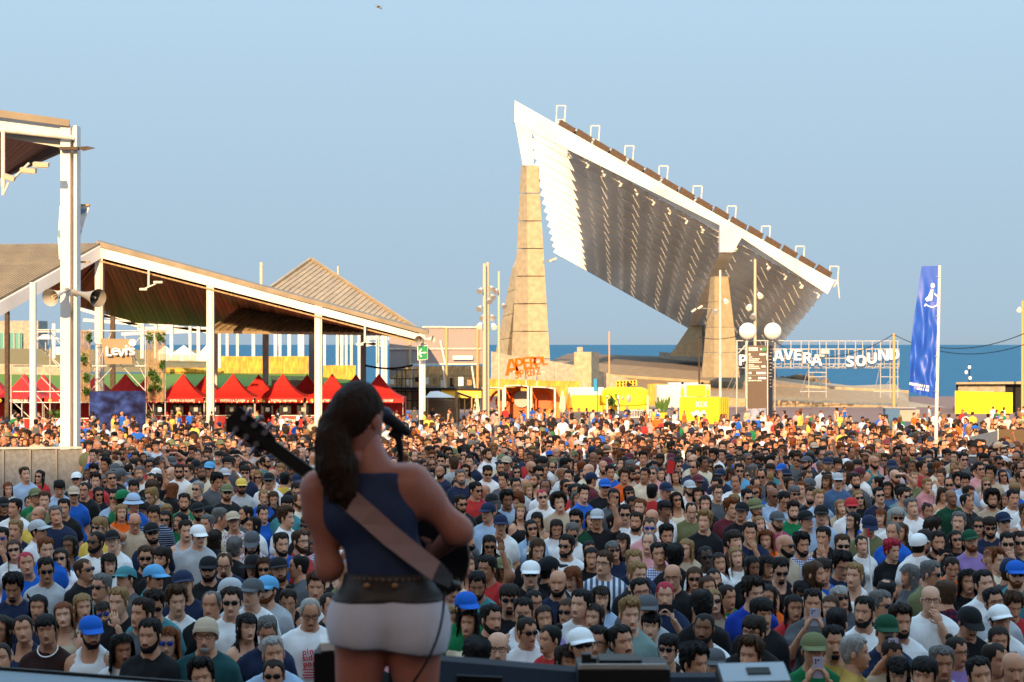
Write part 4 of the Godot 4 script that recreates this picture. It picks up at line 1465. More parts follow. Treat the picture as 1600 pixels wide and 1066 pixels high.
	for i in 9:
		s = Shape.new()
		s.bar(P(1170 + i * 3.3, 638, 149.95), P(1170 + i * 3.3, 597, 149.95), 0.05, 0.06)
		part(s, "rib", mats["totem_brown"], t)
	s = Shape.new()
	s.prism([P(1201, 676, 149.9), P(1207.5, 676, 150.6), P(1207.5, 540, 150.6), P(1201, 540, 149.9)], Vector3(-0.05, 0, -0.2))
	part(s, "side_board", mats["totem_dark"], t)
	for x in [1167, 1199.5]:
		s = Shape.new()
		s.bar(P(x, 678, 149.8), P(x, 532, 149.8), 0.06, 0.06)
		part(s, "post", mats["galvanised"], t)
	for q in [[1170, 1184, 544.5, 2.6], [1170, 1184, 547.5, 1.6], [1188, 1191, 546, 2.5], [1170, 1173, 554, 3], [1187, 1197, 554, 2.6], [1170, 1176, 558, 1], [1170, 1187, 561, 1.1], [1170, 1185, 563.5, 1.1], [1170, 1190, 566, 1.1], [1170, 1178, 570, 1.1], [1170, 1186, 572.5, 1.1], [1170, 1188, 575.5, 1.3], [1190, 1196, 572.8, 2.6], [1170, 1174, 583, 3], [1182, 1197, 583, 3.2], [1170, 1174, 591, 3], [1185, 1197, 591, 3], [1169, 1190, 595, 1]]:
		# rows of small words
		var x: float = q[0]
		s = Shape.new()
		while x < q[1]:
			var w := minf(r.randf_range(1.2, 3.4), q[1] - x)
			s.box(P(x + w / 2, q[2], 149.93), Vector3(w * 150 / FPX, q[3] * 150 / FPX, 0.03))
			x += w + 0.5
		part(s, "text_row", mats["letter_white"], t)
	s = Shape.new()
	s.box(P(1194.5, 546, 149.92), Vector3(0.26, 0.24, 0.03))
	part(s, "green_tab", mats["sign_green"], t)
	for y in [578.5, 587]:
		s = Shape.new()
		s.box(P(1183, y, 149.93), Vector3(1.38, 0.03, 0.03))
		part(s, "divider", mats["grey_steel"], t)
	for i in 12:
		s = Shape.new()
		s.box(P(1204 + r.randf_range(-1, 1), 546 + i * 5.3, 149.95), Vector3(r.randf_range(0.05, 0.22), 0.05, 0.03))
		part(s, "side_text", mats["grey_steel"], t)
	s = Shape.new()
	s.quad_uv(P(1168.5, 661, 149.9), P(1168.5, 639, 149.9), P(1197, 638, 149.9), P(1197, 661, 149.9))
	part(s, "map", mats["map_face"], t)
	t = thing("globe_stand", "steel frame carrying two large white globes behind the pillar", "globe stand", on_ground(1187, 153))
	for x in [1151, 1167, 1199.5, 1211]:
		s = Shape.new()
		s.tube(P(x, 676, 152), P(x, 532, 152), 0.04, 0.04, 6)
		part(s, "upright", mats["galvanised"], t)
	s = Shape.new()
	s.tube(P(1150, 532.5, 152), P(1225, 532.5, 152), 0.045, 0.045, 6)
	part(s, "top_tube", mats["galvanised"], t)
	s = Shape.new()
	s.tube(P(1154, 552, 152), P(1170, 534, 152), 0.04, 0.04, 6)
	part(s, "brace", mats["galvanised"], t)
	for x in [1168.5, 1207.5]:
		s = Shape.new()
		s.ball(P(x, 518, 151.6), Vector3.ONE * 0.645, 20, 28)
		part(s, "globe", mats["balloon"], t)
		s = Shape.new()
		s.tube(P(x, 534, 151.8), P(x, 530, 151.8), 0.1, 0.14, 10)
		part(s, "socket", mats["galvanised"], t)
	# ---------------- big white letters on a scaffold
	t = thing("letter_scaffold", "galvanised scaffold gantry carrying big white capital letters before the sea", "sign", P(1290, 620, 205))
	var sign_word := [["P", 1160, 563], ["R", 1173, 561], ["I", 1183, 559], ["M", 1195, 557.5], ["A", 1216.5, 556], ["V", 1232, 554], ["E", 1246, 555], ["R", 1260.5, 559.5], ["A", 1276, 563], ["S", 1328.6, 565], ["O", 1345, 564], ["U", 1362, 560], ["N", 1380, 555], ["D", 1396.7, 554]]
	for q in sign_word:
		lettering(q[0], 16.5 * 205 / FPX, P(q[1], q[2], 204.5), mats["letter_white"], t, "letter", 0.3, true, 1.12)
	for x in [1152, 1165, 1180, 1196, 1211, 1236, 1252, 1264, 1281, 1291, 1310, 1321, 1337, 1348, 1363, 1376, 1391, 1403]:
		s = Shape.new()
		var foot := 576.0
		if x in [1152, 1165, 1264, 1291, 1376, 1391, 1403]:
			foot = 622.0
		s.tube(P(x, foot, 205.2), P(x, 532.5, 205.2), 0.045, 0.045, 6)
		part(s, "upright", mats["galvanised"], t)
	for q in [[1150, 1405, 533], [1150, 1405, 545.5], [1205, 1405, 560], [1150, 1405, 575], [1205, 1405, 569], [1263, 1292, 582], [1263, 1292, 589], [1375, 1405, 589], [1250, 1292, 612], [1365, 1405, 612]]:
		s = Shape.new()
		s.tube(P(q[0], q[2], 205.4), P(q[1], q[2], 205.4), 0.045, 0.045, 6)
		part(s, "ledger", mats["galvanised"], t)
	for i in 12:
		s = Shape.new()
		var x := 1292 + i * 7
		s.tube(P(x, 575 if i % 2 else 568, 205.3), P(x + 7, 568 if i % 2 else 575, 205.3), 0.03, 0.03, 5)
		part(s, "brace", mats["galvanised"], t)
	for q in [[1264, 582, 1291, 612], [1291, 582, 1250, 620], [1250, 618, 1262, 580], [1376, 612, 1402, 580], [1365, 620, 1378, 560], [1152, 575, 1130, 622], [1165, 560, 1140, 622], [1264, 589, 1280, 576], [1291, 589, 1276, 576]]:
		s = Shape.new()
		s.tube(P(q[0], q[1], 206), P(q[2], q[3], 207), 0.035, 0.035, 5)
		part(s, "brace", mats["grey_steel"], t)
	for i in 14:
		s = Shape.new()
		var x := 1212.0 + (i % 7) * 14 + (100 if i > 6 else 0)
		for e in [[0, 546, 9, 546], [9, 546, 9, 573], [9, 573, 0, 573], [0, 573, 0, 546]]:
			s.tube(P(x + e[0], e[1], 205.1), P(x + e[2], e[3], 205.1), 0.03, 0.03, 5)
		part(s, "letter_frame", mats["warm_pole"], t)
	s = Shape.new()
	s.box(P(1289, 549, 204.8), Vector3(0.75, 0.45, 0.4))
	s.box(P(1284, 556, 204.8), Vector3(0.5, 0.2, 0.4))
	part(s, "winch_box", mats["worn_white"], t)
	# ---------------- cables
	cable("dark cable sagging from the thick wooden pole over the white letters", P(1397, 522, 165), P(1213, 536, 200), 1.6)
	cable("dark cable sagging from the thick wooden pole to the right edge", P(1397, 523, 165), P(1680, 500, 150), 2.0)
	cable("thin upper cable near the right edge above the horizon", P(1455, 541, 150), P(1660, 490, 130), 0.9)
	cable("thin cable between the slim masts at the lower canopy leg", P(1092, 527, 178), P(1180, 515, 158), 0.4)
	# ---------------- right hand yellow wall and hut
	t = thing("yellow_wall", "long bright yellow hoarding in front of a dark flat hut", "hoarding", on_ground(1537, 197))
	for i in 6:
		s = Shape.new()
		var a := 1492.5 + i * 15.0
		s.hexa([P(a, 647 - i * 0.2, 197), P(a + 14.85, 647 - i * 0.2, 197), P(a + 14.85, 647, 197.2), P(a, 647, 197.2), P(a, 611 + i * 0.5, 197), P(a + 14.85, 611 + i * 0.5, 197), P(a + 14.85, 611 + i * 0.5, 197.2), P(a, 611 + i * 0.5, 197.2)])
		part(s, "panel", mats["yellow_paint"], t)
	t = thing("flat_hut", "dark flat roofed hut behind the yellow hoarding", "hut", on_ground(1545, 202))
	s = Shape.new()
	s.hexa([P(1494, 646, 201), P(1640, 646, 201), P(1640, 646, 212), P(1494, 646, 212), P(1494, 600, 201), P(1640, 600, 201), P(1640, 600, 212), P(1494, 600, 212)])
	part(s, "wall", mats["black_metal"], t)
	s = Shape.new()
	s.box(P(1534, 607, 200.8), Vector3(4.6, 0.7, 0.1))
	part(s, "window_band", mats["grey_concrete"], t)
	s = Shape.new()
	s.hexa([P(1494, 600.5, 200), P(1640, 600, 200), P(1640, 600, 213), P(1494, 600.5, 213), P(1494, 597.5, 200), P(1640, 596, 200), P(1640, 597, 213), P(1494, 598, 213)])
	part(s, "roof", mats["sand_concrete"], t)
	s = Shape.new()
	s.tube(P(1515, 598, 206), P(1515, 569, 206), 0.06, 0.06, 6)
	part(s, "lamp_post", mats["black_metal"], t)
	for q in [[1515, 574], [1510, 582], [1516, 591]]:
		s = Shape.new()
		s.ball(P(q[0], q[1], 205.8), Vector3(0.17, 0.2, 0.17), 6, 8)
		part(s, "lamp_globe", mats["letter_white"], t)
	pole("wooden_pole", "wooden pole at the right edge behind the flat hut", 1598, 470, 190, 0.14, "wood_pole", [[1594, 482, 1]], "wooden cable poles")
	# blue skip and bins in the middle distance
	t = thing("blue_container", "blue and grey cargo container beside the thick wooden pole", "container", on_ground(1398, 150))
	s = Shape.new()
	s.box(P(1393, 648, 150), Vector3(1.05, 0.9, 1.0))
	part(s, "blue_body", mat("container_blue", col(0.03, 0.11, 0.25), 0.5), t)
	s = Shape.new()
	s.box(P(1419, 649, 150.4), Vector3(1.5, 0.85, 1.0))
	part(s, "grey_body", mats["grey_steel"], t)
	s = Shape.new()
	s.box(P(1404, 637, 150.1), Vector3(2.4, 0.06, 1.2))
	part(s, "lid", mats["grey_steel"], t)
	# ---------------- fences at the right edge
	t = thing("netting_fence", "brown netting fence panel at the right edge", "fence", on_ground(1585, 64))
	s = Shape.new()
	s.prism([P(1559, 713, 64), P(1680, 713, 62), P(1680, 672, 62), P(1559, 671, 64)], Vector3(0, 0, -0.05))
	part(s, "netting", mats["tan_netting"], t)
	for x in [1559, 1620]:
		s = Shape.new()
		s.bar(P(x, 740, 63.9), P(x, 670, 63.9), 0.05, 0.05)
		part(s, "post", mats["galvanised"], t)
	t = thing("sheet_fence", "pale blue grey sheet fence panel beside the brown netting", "fence", on_ground(1538, 60))
	s = Shape.new()
	s.prism([P(1515, 710, 58), P(1559, 704, 63.5), P(1559, 673, 63.5), P(1515, 683, 58)], Vector3(0, 0, -0.05))
	part(s, "sheet", mats["barrier_sheet"], t)
	t = thing("handrail", "galvanised handrail in front of the people by the brown netting", "railing", on_ground(1530, 47))
	s = Shape.new()
	s.tube(P(1463, 713.5, 47), P(1680, 713, 47), 0.035, 0.035, 8)
	part(s, "rail", mats["galvanised"], t)
	for x in [1464, 1500, 1538, 1572, 1610]:
		s = Shape.new()
		s.tube(P(x, 713, 47.03), P(x, 780, 47.03), 0.03, 0.03, 8)
		part(s, "post", mats["galvanised"], t)
	# ---------------- blue flag
	var fl := thing("blue_flag", "tall blue feather flag with a white wheelchair symbol on a white pole", "flag", on_ground(1461, 55))
	s = Shape.new()
	s.tube(P(1461, 760, 55), P(1468.5, 415, 55), 0.055, 0.04, 12)
	part(s, "flag_pole", mats["white_paint"], fl)
	s = Shape.new()
	var nu := 22
	var nv := 60
	var grid := []
	for j in nv + 1:
		var f := float(j) / nv
		var row := []
		for i in nu + 1:
			var g := float(i) / nu
			row.append(flag_at(f, g))
		grid.append(row)
	for j in nv:
		for i in nu:
			s.quad(grid[j + 1][i + 1], grid[j][i + 1], grid[j][i], grid[j + 1][i])
	# smooth normals from the surface itself
	for k in s.v.size():
		var uv := flag_uv(s.v[k])
		s.n[k] = (flag_at(uv.x, uv.y + 0.02) - flag_at(uv.x, uv.y - 0.02)).cross(flag_at(uv.x - 0.01, uv.y) - flag_at(uv.x + 0.01, uv.y)).normalized()
		if s.n[k].z < 0.0:
			s.n[k] = -s.n[k]
	var blue := mat("flag_blue", col(0.012, 0.085, 0.52), 0.45)
	blue.backlight_enabled = true
	blue.backlight = Color(0.35, 0.35, 0.4)
	part(s, "cloth", blue, fl)
	# wheelchair symbol laid on the cloth
	var sym := [[[[1457.5, 446.5]], 3.2], [[[1457, 452], [1452, 464], [1446.5, 469]], 3.0], [[[1456.5, 455], [1455.5, 468], [1447, 469.5]], 2.6], [[[1460, 459], [1465.5, 464], [1467, 470], [1464.5, 477], [1457, 480.5], [1450, 478], [1446.5, 475], [1444.5, 479]], 1.0]]
	for q in sym:
		s = Shape.new()
		var pts := []
		for e in q[0]:
			pts.append(on_flag(e[0], e[1]))
		if pts.size() == 1:
			s.ball(pts[0], Vector3(0.058, 0.07, 0.012), 8, 14)
		else:
			for i in pts.size() - 1:
				s.bar(pts[i], pts[i + 1], 0.03 * q[1] * 0.6 + 0.012, 0.016, Vector3.BACK)
		part(s, "symbol", mats["letter_white"], fl)
	s = Shape.new()
	for i in 11:
		s.bar(on_flag(1421.5 + i * 2.8, 597.5 + i * 0.5), on_flag(1421.5 + i * 2.8, 601.5 + i * 0.5), 0.032, 0.012, Vector3.BACK)
	for i in 6:
		s.bar(on_flag(1434 + i * 3.0, 605.2 + i * 0.5), on_flag(1434 + i * 3.0, 609 + i * 0.5), 0.034, 0.012, Vector3.BACK)
	part(s, "lettering", mats["letter_white"], fl)
	for y in [433, 462, 495, 557, 612]:
		s = Shape.new()
		s.tube(P(1468.3 - (y - 415) * 0.022, y, 54.95), P(1468.3 - (y - 415) * 0.022 - 4, y - 0.6, 55.0), 0.015, 0.015, 6)
		part(s, "clip", mats["galvanised"], fl)
	# a gull high above
	t = thing("gull", "small dark gull gliding high in the sky", "bird", P(592, 11, 120))
	s = Shape.new()
	var c := P(592, 11, 120)
	s.ball(c, Vector3(0.2, 0.06, 0.06), 6, 10, Basis.from_euler(Vector3(0, 0.3, -0.3)))
	s.prism([c + Vector3(-0.02, 0.02, 0.05), c + Vector3(-0.16, 0.12, 0.3), c + Vector3(-0.2, 0.05, 0.5), c + Vector3(0.08, 0.02, 0.06)], Vector3(0, 0.012, 0))
	s.prism([c + Vector3(-0.02, 0.02, -0.05), c + Vector3(0.1, 0.1, -0.3), c + Vector3(0.14, -0.08, -0.5), c + Vector3(0.1, 0.02, -0.06)], Vector3(0, 0.012, 0))
	part(s, "feathers", mats["grey_steel"], t)

func flag_at(f: float, g: float) -> Vector3:          # f down the flag, g across from the pole
	var xr := 1466.5 - f * 4.6
	var xl := 1440.5 - 19.0 * pow(maxf(f, 0.0), 0.8) - 5.0 * sin(f * PI * 0.9) * f
	var ytop := 415.5
	var ybot := lerpf(623.0, 612.0, g)
	var y := lerpf(ytop + g * 0.5, ybot, f)
	var x := lerpf(xr, xl, g)
	var amp := 0.10 * smoothstep(0.05, 0.6, f) * sin(g * PI * 0.55 + 0.2)
	var z := amp * sin(g * 9.0 + f * 5.0) + 0.05 * smoothstep(0.2, 0.8, f) * sin(g * 17.0 - f * 14.0) * sin(f * 9.0 + g * 4.0) + 0.03 * f * sin(f * 31.0 + g * 13.0)
	return P(x, y, 55.0) + Vector3(0, 0, z)

func flag_uv(p: Vector3) -> Vector2:
	var px := p.x * FPX / 55.0 + 800.0
	var py := (EYE - p.y) * FPX / 55.0 + 538.0
	var f := (py - 415.5) / 203.0
	var g := 0.5
	for i in 3:
		f = clampf((py - 415.5 - g * 0.5) / (lerpf(623.0, 612.0, g) - 415.5 - g * 0.5), 0.0, 1.0)
		var xr := 1466.5 - f * 4.6
		var xl := 1440.5 - 19.0 * pow(maxf(f, 0.0), 0.8) - 5.0 * sin(f * PI * 0.9) * f
		g = clampf((px - xr) / (xl - xr), 0.0, 1.0)
	return Vector2(f, g)

func on_flag(px: float, py: float) -> Vector3:
	var uv := flag_uv(P(px, py, 55.0))
	return flag_at(uv.x, uv.y) + Vector3(0, 0, 0.012)

func cable(label: String, a: Vector3, b: Vector3, sag: float) -> void:
	var t := thing("cable", label, "cable", a, "overhead cables")
	var s := Shape.new()
	for i in 24:
		var f := i / 24.0
		var g := (i + 1) / 24.0
		s.tube(a.lerp(b, f) - Vector3(0, sag * 4 * f * (1 - f), 0), a.lerp(b, g) - Vector3(0, sag * 4 * g * (1 - g), 0), 0.03, 0.03, 5, false)
	part(s, "wire", mats["black_paint"], t)

func fence(label: String, x0: float, x1: float, y0: float, y1: float, d: float, n: int) -> void:
	var t := thing("board_fence", label, "fence", P((x0 + x1) / 2, y1, d), "yellow board fences")
	var r := RandomNumberGenerator.new()
	r.seed = int(x0)
	for i in n:
		var a := lerpf(x0, x1, float(i) / n)
		var b := lerpf(x0, x1, float(i + 1) / n) - 0.12
		var y := y0 + r.randf_range(-0.3, 0.3) + (4.0 * (i + 0.5) / n if x0 > 700 and x0 < 800 else 0.0)
		var s := Shape.new()
		s.tint = Color.WHITE * r.randf_range(0.8, 1.08)
		s.hexa([P(a, y1 + 1, d), P(b, y1 + 1, d), P(b, y1 + 1, d + 0.15), P(a, y1 + 1, d + 0.15), P(a, y, d + r.randf_range(-0.05, 0.05)), P(b, y, d), P(b, y, d + 0.15), P(a, y, d + 0.15)])
		part(s, "board", mats["yellow_board"], t)

func closed_parasol(px: float, y0: float, y1: float, d: float, m: String, label: String) -> void:
	var t := thing("closed_parasol", label, "parasol", on_ground(px, d), "closed parasols")
	var s := Shape.new()
	var rings := []
	for q in [[1.0, 0.10], [0.85, 0.2], [0.6, 0.17], [0.3, 0.12], [0.0, 0.02]]:
		var ring := []
		var c := P(px, lerpf(y0, y1 - 6, q[0]), d)
		for j in 10:
			var a := TAU * j / 10.0
			var k: float = q[1] * (1.0 if j % 2 else 0.7)
			ring.append(c + Vector3(cos(a) * k, 0, -sin(a) * k) * 1.5)
		rings.append(ring)
	s.loft(rings)
	part(s, "canopy", mats[m], t)
	s = Shape.new()
	s.tube(on_ground(px, d), P(px, y1 - 8, d), 0.04, 0.04, 6)
	part(s, "shaft", mats["galvanised"], t)

func leaves(c: Vector3, size: Vector3, n: int, leaf: float, parent: Node3D, r: RandomNumberGenerator) -> void:
	var s := Shape.new()
	for i in n:
		var d := Vector3(r.randfn(), r.randfn(), r.randfn()).normalized() * pow(r.randf(), 0.4)
		var p := c + d * size * (0.8 + 0.4 * sin(d.x * 7.0 + d.y * 5.0))
		var a := Basis.from_euler(Vector3(r.randf() * TAU, r.randf() * TAU, r.randf() * TAU))
		var k := r.randf_range(0.45, 1.5)
		s.tint = Color(k * r.randf_range(0.8, 1.4), k, k * 0.8)
		var l := leaf * r.randf_range(0.6, 1.2)
		s.quad(p - a.x * l, p + a.y * l * 0.5, p + a.x * l, p - a.y * l * 0.5)
	part(s, "foliage", mats["leaf"], parent)

# ================================================================ people: shapes
var wrinkle := FastNoiseLite.new()
var kit := {}            # meshes shared by everyone

# a closed skin round tapered bones: [from, to, radius, radius, depth factor]; cut names what is carved away
func skin(bones: Array, cell: float, grow: float, cut := "", folds := 0.0, blend := 0.05) -> Shape:
	var lo := Vector3.ONE * 1e6
	var hi := -lo
	for b in bones:
		var r: float = maxf(b[2], b[3]) + grow + cell * 2.0
		for e in 2:
			lo = lo.min((b[e] as Vector3) - Vector3.ONE * r)
			hi = hi.max((b[e] as Vector3) + Vector3.ONE * r)
	var nx := int((hi.x - lo.x) / cell) + 2
	var ny := int((hi.y - lo.y) / cell) + 2
	var nz := int((hi.z - lo.z) / cell) + 2
	var f := PackedFloat32Array()
	f.resize(nx * ny * nz)
	f.fill(1.0)
	for b in bones:
		var zs: float = b[4] if b.size() > 4 else 1.0
		var mid: Vector3 = ((b[0] as Vector3) + (b[1] as Vector3)) / 2.0
		var a: Vector3 = b[0]
		var ba: Vector3 = (b[1] as Vector3) - a
		ba.z /= zs
		var l2 := maxf(ba.length_squared(), 1e-8)
		var ra: float = b[2]
		var rb: float = b[3]
		var r := maxf(ra, rb) + grow + blend + cell
		var p0: Vector3 = ((b[0] as Vector3).min(b[1]) - Vector3.ONE * r - lo) / cell
		var p1: Vector3 = ((b[0] as Vector3).max(b[1]) + Vector3.ONE * r - lo) / cell
		for k in range(maxi(0, int(p0.z)), mini(nz, int(p1.z) + 2)):
			var z := (lo.z + k * cell - a.z) / zs
			for j in range(maxi(0, int(p0.y)), mini(ny, int(p1.y) + 2)):
				var y := lo.y + j * cell - a.y
				var at := (k * ny + j) * nx
				for i in range(maxi(0, int(p0.x)), mini(nx, int(p1.x) + 2)):
					var x := lo.x + i * cell - a.x
					var h := clampf((x * ba.x + y * ba.y + z * ba.z) / l2, 0.0, 1.0)
					var dx := x - ba.x * h
					var dy := y - ba.y * h
					var dz := z - ba.z * h
					var d := sqrt(dx * dx + dy * dy + dz * dz) - ra - (rb - ra) * h
					var o := f[at + i]
					var e := maxf(blend - absf(o - d), 0.0) / blend
					f[at + i] = minf(o, d) - e * e * blend * 0.25
		mid = mid
	var carve := cut != ""
	for k in nz:
		for j in ny:
			var at := (k * ny + j) * nx
			for i in nx:
				var d := f[at + i] - grow
				if absf(d) < 0.09:
					var p := lo + Vector3(i, j, k) * cell
					if folds > 0.0:
						d += folds * wrinkle.get_noise_3d(p.x * 130.0, p.y * 70.0, p.z * 130.0)
					if carve:
						d = maxf(d, carved(cut, p))
				elif d < 0.0 and carve:
					d = maxf(d, carved(cut, lo + Vector3(i, j, k) * cell))
				f[at + i] = d
	# surface nets
	var ids := PackedInt32Array()
	ids.resize(nx * ny * nz)
	ids.fill(-1)
	var pts := PackedVector3Array()
	var step := [1, nx, nx * ny]
	var off := PackedInt32Array([0, 1, nx, nx + 1, nx * ny, nx * ny + 1, nx * ny + nx, nx * ny + nx + 1])
	var edges := [[0, 1], [2, 3], [4, 5], [6, 7], [0, 2], [1, 3], [4, 6], [5, 7], [0, 4], [1, 5], [2, 6], [3, 7]]
	var corner := []
	for c in 8:
		corner.append(Vector3(c & 1, (c >> 1) & 1, (c >> 2) & 1))
	for k in nz - 1:
		for j in ny - 1:
			var at := (k * ny + j) * nx
			for i in nx - 1:
				var q := at + i
				var s0 := f[q] < 0.0
				if (f[q + 1] < 0.0) == s0 and (f[q + off[2]] < 0.0) == s0 and (f[q + off[3]] < 0.0) == s0 and (f[q + off[4]] < 0.0) == s0 and (f[q + off[5]] < 0.0) == s0 and (f[q + off[6]] < 0.0) == s0 and (f[q + off[7]] < 0.0) == s0:
					continue
				var sum := Vector3.ZERO
				var n := 0
				for e in edges:
					var v0 := f[q + off[e[0]]]
					var v1 := f[q + off[e[1]]]
					if (v0 < 0.0) != (v1 < 0.0):
						sum += (corner[e[0]] as Vector3).lerp(corner[e[1]], v0 / (v0 - v1))
						n += 1
				ids[q] = pts.size()
				pts.append(lo + (Vector3(i, j, k) + sum / n) * cell)
	var tris := PackedInt32Array()
	for k in range(1, nz - 1):
		for j in range(1, ny - 1):
			var at := (k * ny + j) * nx
			for i in range(1, nx - 1):
				var q := at + i
				var v0 := f[q] < 0.0
				for ax in 3:
					if (f[q + step[ax]] < 0.0) == v0:
						continue
					var u: int = step[(ax + 1) % 3]
					var w: int = step[(ax + 2) % 3]
					var a := ids[q - u - w]
					var b := ids[q - w]
					var c := ids[q]
					var d := ids[q - u]
					if a < 0 or b < 0 or c < 0 or d < 0:
						continue
					if v0:
						tris.append_array(PackedInt32Array([a, c, b, a, d, c]))
					else:
						tris.append_array(PackedInt32Array([a, b, c, a, c, d]))
	return net(pts, tris)

# triangles over shared points become a Shape with soft normals
func net(pts: PackedVector3Array, tris: PackedInt32Array, colors := PackedColorArray()) -> Shape:
	var nrm := PackedVector3Array()
	nrm.resize(pts.size())
	for t in range(0, tris.size(), 3):
		var a := pts[tris[t]]
		var n := (pts[tris[t + 2]] - a).cross(pts[tris[t + 1]] - a)
		for e in 3:
			nrm[tris[t + e]] += n
	var s := Shape.new()
	for t in tris:
		s.v.append(pts[t])
		s.n.append(nrm[t].normalized())
		s.c.append(colors[t] if colors.size() else Color.WHITE)
		s.u.append(Vector2(pts[t].x, -pts[t].y))
	return s

# rows of points (bottom to top, columns running to the right seen from outside) become a smooth sheet
func sheet(rows: Array, wrap: bool, colors := []) -> Shape:
	var w: int = rows[0].size()
	var pts := PackedVector3Array()
	var cs := PackedColorArray()
	for r in rows.size():
		pts.append_array(PackedVector3Array(rows[r]))
		if colors:
			cs.append_array(PackedColorArray(colors[r]))
	var tris := PackedInt32Array()
	for r in rows.size() - 1:
		for c in (w if wrap else w - 1):
			var d := (c + 1) % w
			tris.append_array(PackedInt32Array([r * w + c, (r + 1) * w + c, (r + 1) * w + d, r * w + c, (r + 1) * w + d, r * w + d]))
	return net(pts, tris, cs)

# ---- heads. Height above the chin, half width, face, back of the head
const HEAD := [[-0.05, 0.050, 0.035, 0.062], [-0.02, 0.050, 0.050, 0.062], [-0.004, 0.040, 0.078, 0.062], [0.006, 0.046, 0.092, 0.063], [0.02, 0.053, 0.094, 0.066], [0.045, 0.060, 0.094, 0.076], [0.07, 0.066, 0.094, 0.084], [0.095, 0.0705, 0.091, 0.091], [0.118, 0.073, 0.090, 0.097], [0.135, 0.0745, 0.0945, 0.100], [0.155, 0.0755, 0.0925, 0.102], [0.18, 0.0735, 0.083, 0.098], [0.20, 0.066, 0.068, 0.086], [0.217, 0.052, 0.048, 0.066], [0.228, 0.034, 0.028, 0.042], [0.234, 0.014, 0.008, 0.018], [0.235, 0.001, 0.001, 0.001]]

func section(y: float) -> Vector3:
	for i in range(1, HEAD.size()):
		if y <= HEAD[i][0] or i == HEAD.size() - 1:
			var t := clampf((y - HEAD[i - 1][0]) / (HEAD[i][0] - HEAD[i - 1][0]), 0.0, 1.0)
			return Vector3(lerpf(HEAD[i - 1][1], HEAD[i][1], t), lerpf(HEAD[i - 1][2], HEAD[i][2], t), lerpf(HEAD[i - 1][3], HEAD[i][3], t))
	return Vector3.ZERO

func skull(y: float, a: float) -> Vector3:
	var q := section(y)
	var s := sin(a)
	var c := cos(a)
	var k := pow(pow(absf(s), 2.3) + pow(absf(c), 2.3), -1.0 / 2.3)
	return Vector3(q.x * s * k, y, (q.y if c > 0.0 else q.z) * c * k)

func bell(d: float, w: float) -> float:
	return exp(-(d / w) * (d / w))

func make_head(nose: float, jaw: float, brow: float, lips: Color) -> Shape:
	var angles := []
	for i in 50:
		angles.append(deg_to_rad(-68.0 + 136.0 * i / 49.0))
	for i in 17:
		angles.append(deg_to_rad(68.0 + 224.0 * (i + 1) / 18.0))
	var ys := [-0.05, -0.03, -0.015, -0.008, -0.003]
	var y := 0.0
	while y < 0.142:
		ys.append(y)
		y += 0.0032
	for e in [0.15, 0.16, 0.172, 0.185, 0.197, 0.208, 0.217, 0.224, 0.229, 0.2325, 0.2345, 0.235]:
		ys.append(e)
	var rows := []
	var cols := []
	for yy: float in ys:
		var row := []
		var cr := []
		for a: float in angles:
			var p := skull(yy, a)
			if yy < 0.07:
				p.x *= 1.0 + jaw * (1.0 - maxf(yy, 0.0) / 0.07)
			var c := Color.WHITE
			if cos(a) > 0.25:
				var x := p.x
				var ex := absf(x) - 0.031
				var t := (yy - 0.06) / 0.058
				if yy > 0.05 and yy < 0.125:
					var out := 0.023 * nose * (smoothstep(0.052, 0.066, yy) if yy < 0.066 else pow(clampf(1.0 - t, 0.0, 1.0), 0.75))
					p.z += out * bell(x, lerpf(0.0125, 0.0075, clampf(t, 0.0, 1.0)))
					p.z += 0.006 * nose * bell(absf(x) - 0.012, 0.006) * bell(yy - 0.063, 0.006)
				p.z -= 0.0038 * bell(ex, 0.017) * bell(yy - 0.117, 0.0105)
				p.z += 0.0045 * bell(ex, 0.0115) * bell(yy - 0.1155, 0.0065)
				p.z += 0.0028 * brow * bell(ex, 0.022) * bell(yy - 0.1325, 0.0065)
				p.z += 0.0045 * bell(x, 0.022) * (bell(yy - 0.0485, 0.0042) + bell(yy - 0.0385, 0.0048))
				p.z -= 0.0035 * bell(x, 0.026) * bell(yy - 0.0435, 0.0024)
				p.z -= 0.003 * bell(x, 0.02) * bell(yy - 0.028, 0.006)
				p.z += 0.005 * bell(x, 0.018) * bell(yy - 0.012, 0.010)
				p.z += 0.004 * bell(absf(x) - 0.043, 0.018) * bell(yy - 0.086, 0.016)
				if absf(x) < 0.024 and yy > 0.0345 and yy < 0.0525 - absf(x) * 0.25:
					c = lips
				if absf(x) < 0.025 and absf(yy - 0.0435) < 0.0022:
					c = lips * 0.45
				var e2 := Vector2(ex / 0.0145, (yy - 0.116) / 0.0060).length()
				if e2 < 1.0:
					c = Color(1.15, 1.7, 2.2)
					if Vector2(ex, (yy - 0.116)).length() < 0.0062:
						c = Color(0.10, 0.08, 0.08)
				elif e2 < 1.45 and yy > 0.116:
					c = Color(0.42, 0.36, 0.34)
				if absf(ex + 0.001) < 0.0205 and absf(yy - 0.1365 + absf(ex - 0.004) * 0.16) < 0.0036:
					c = Color(0.36, 0.31, 0.29)
			row.append(p)
			cr.append(c)
		rows.append(row)
		cols.append(cr)
	var s := sheet(rows, true, cols)
	for e in [-1.0, 1.0]:
		s.ball(Vector3(0.0765 * e, 0.104, -0.006), Vector3(0.011, 0.031, 0.019), 8, 10, Basis.from_euler(Vector3(0.15, 0.35 * e, 0)))
	return s

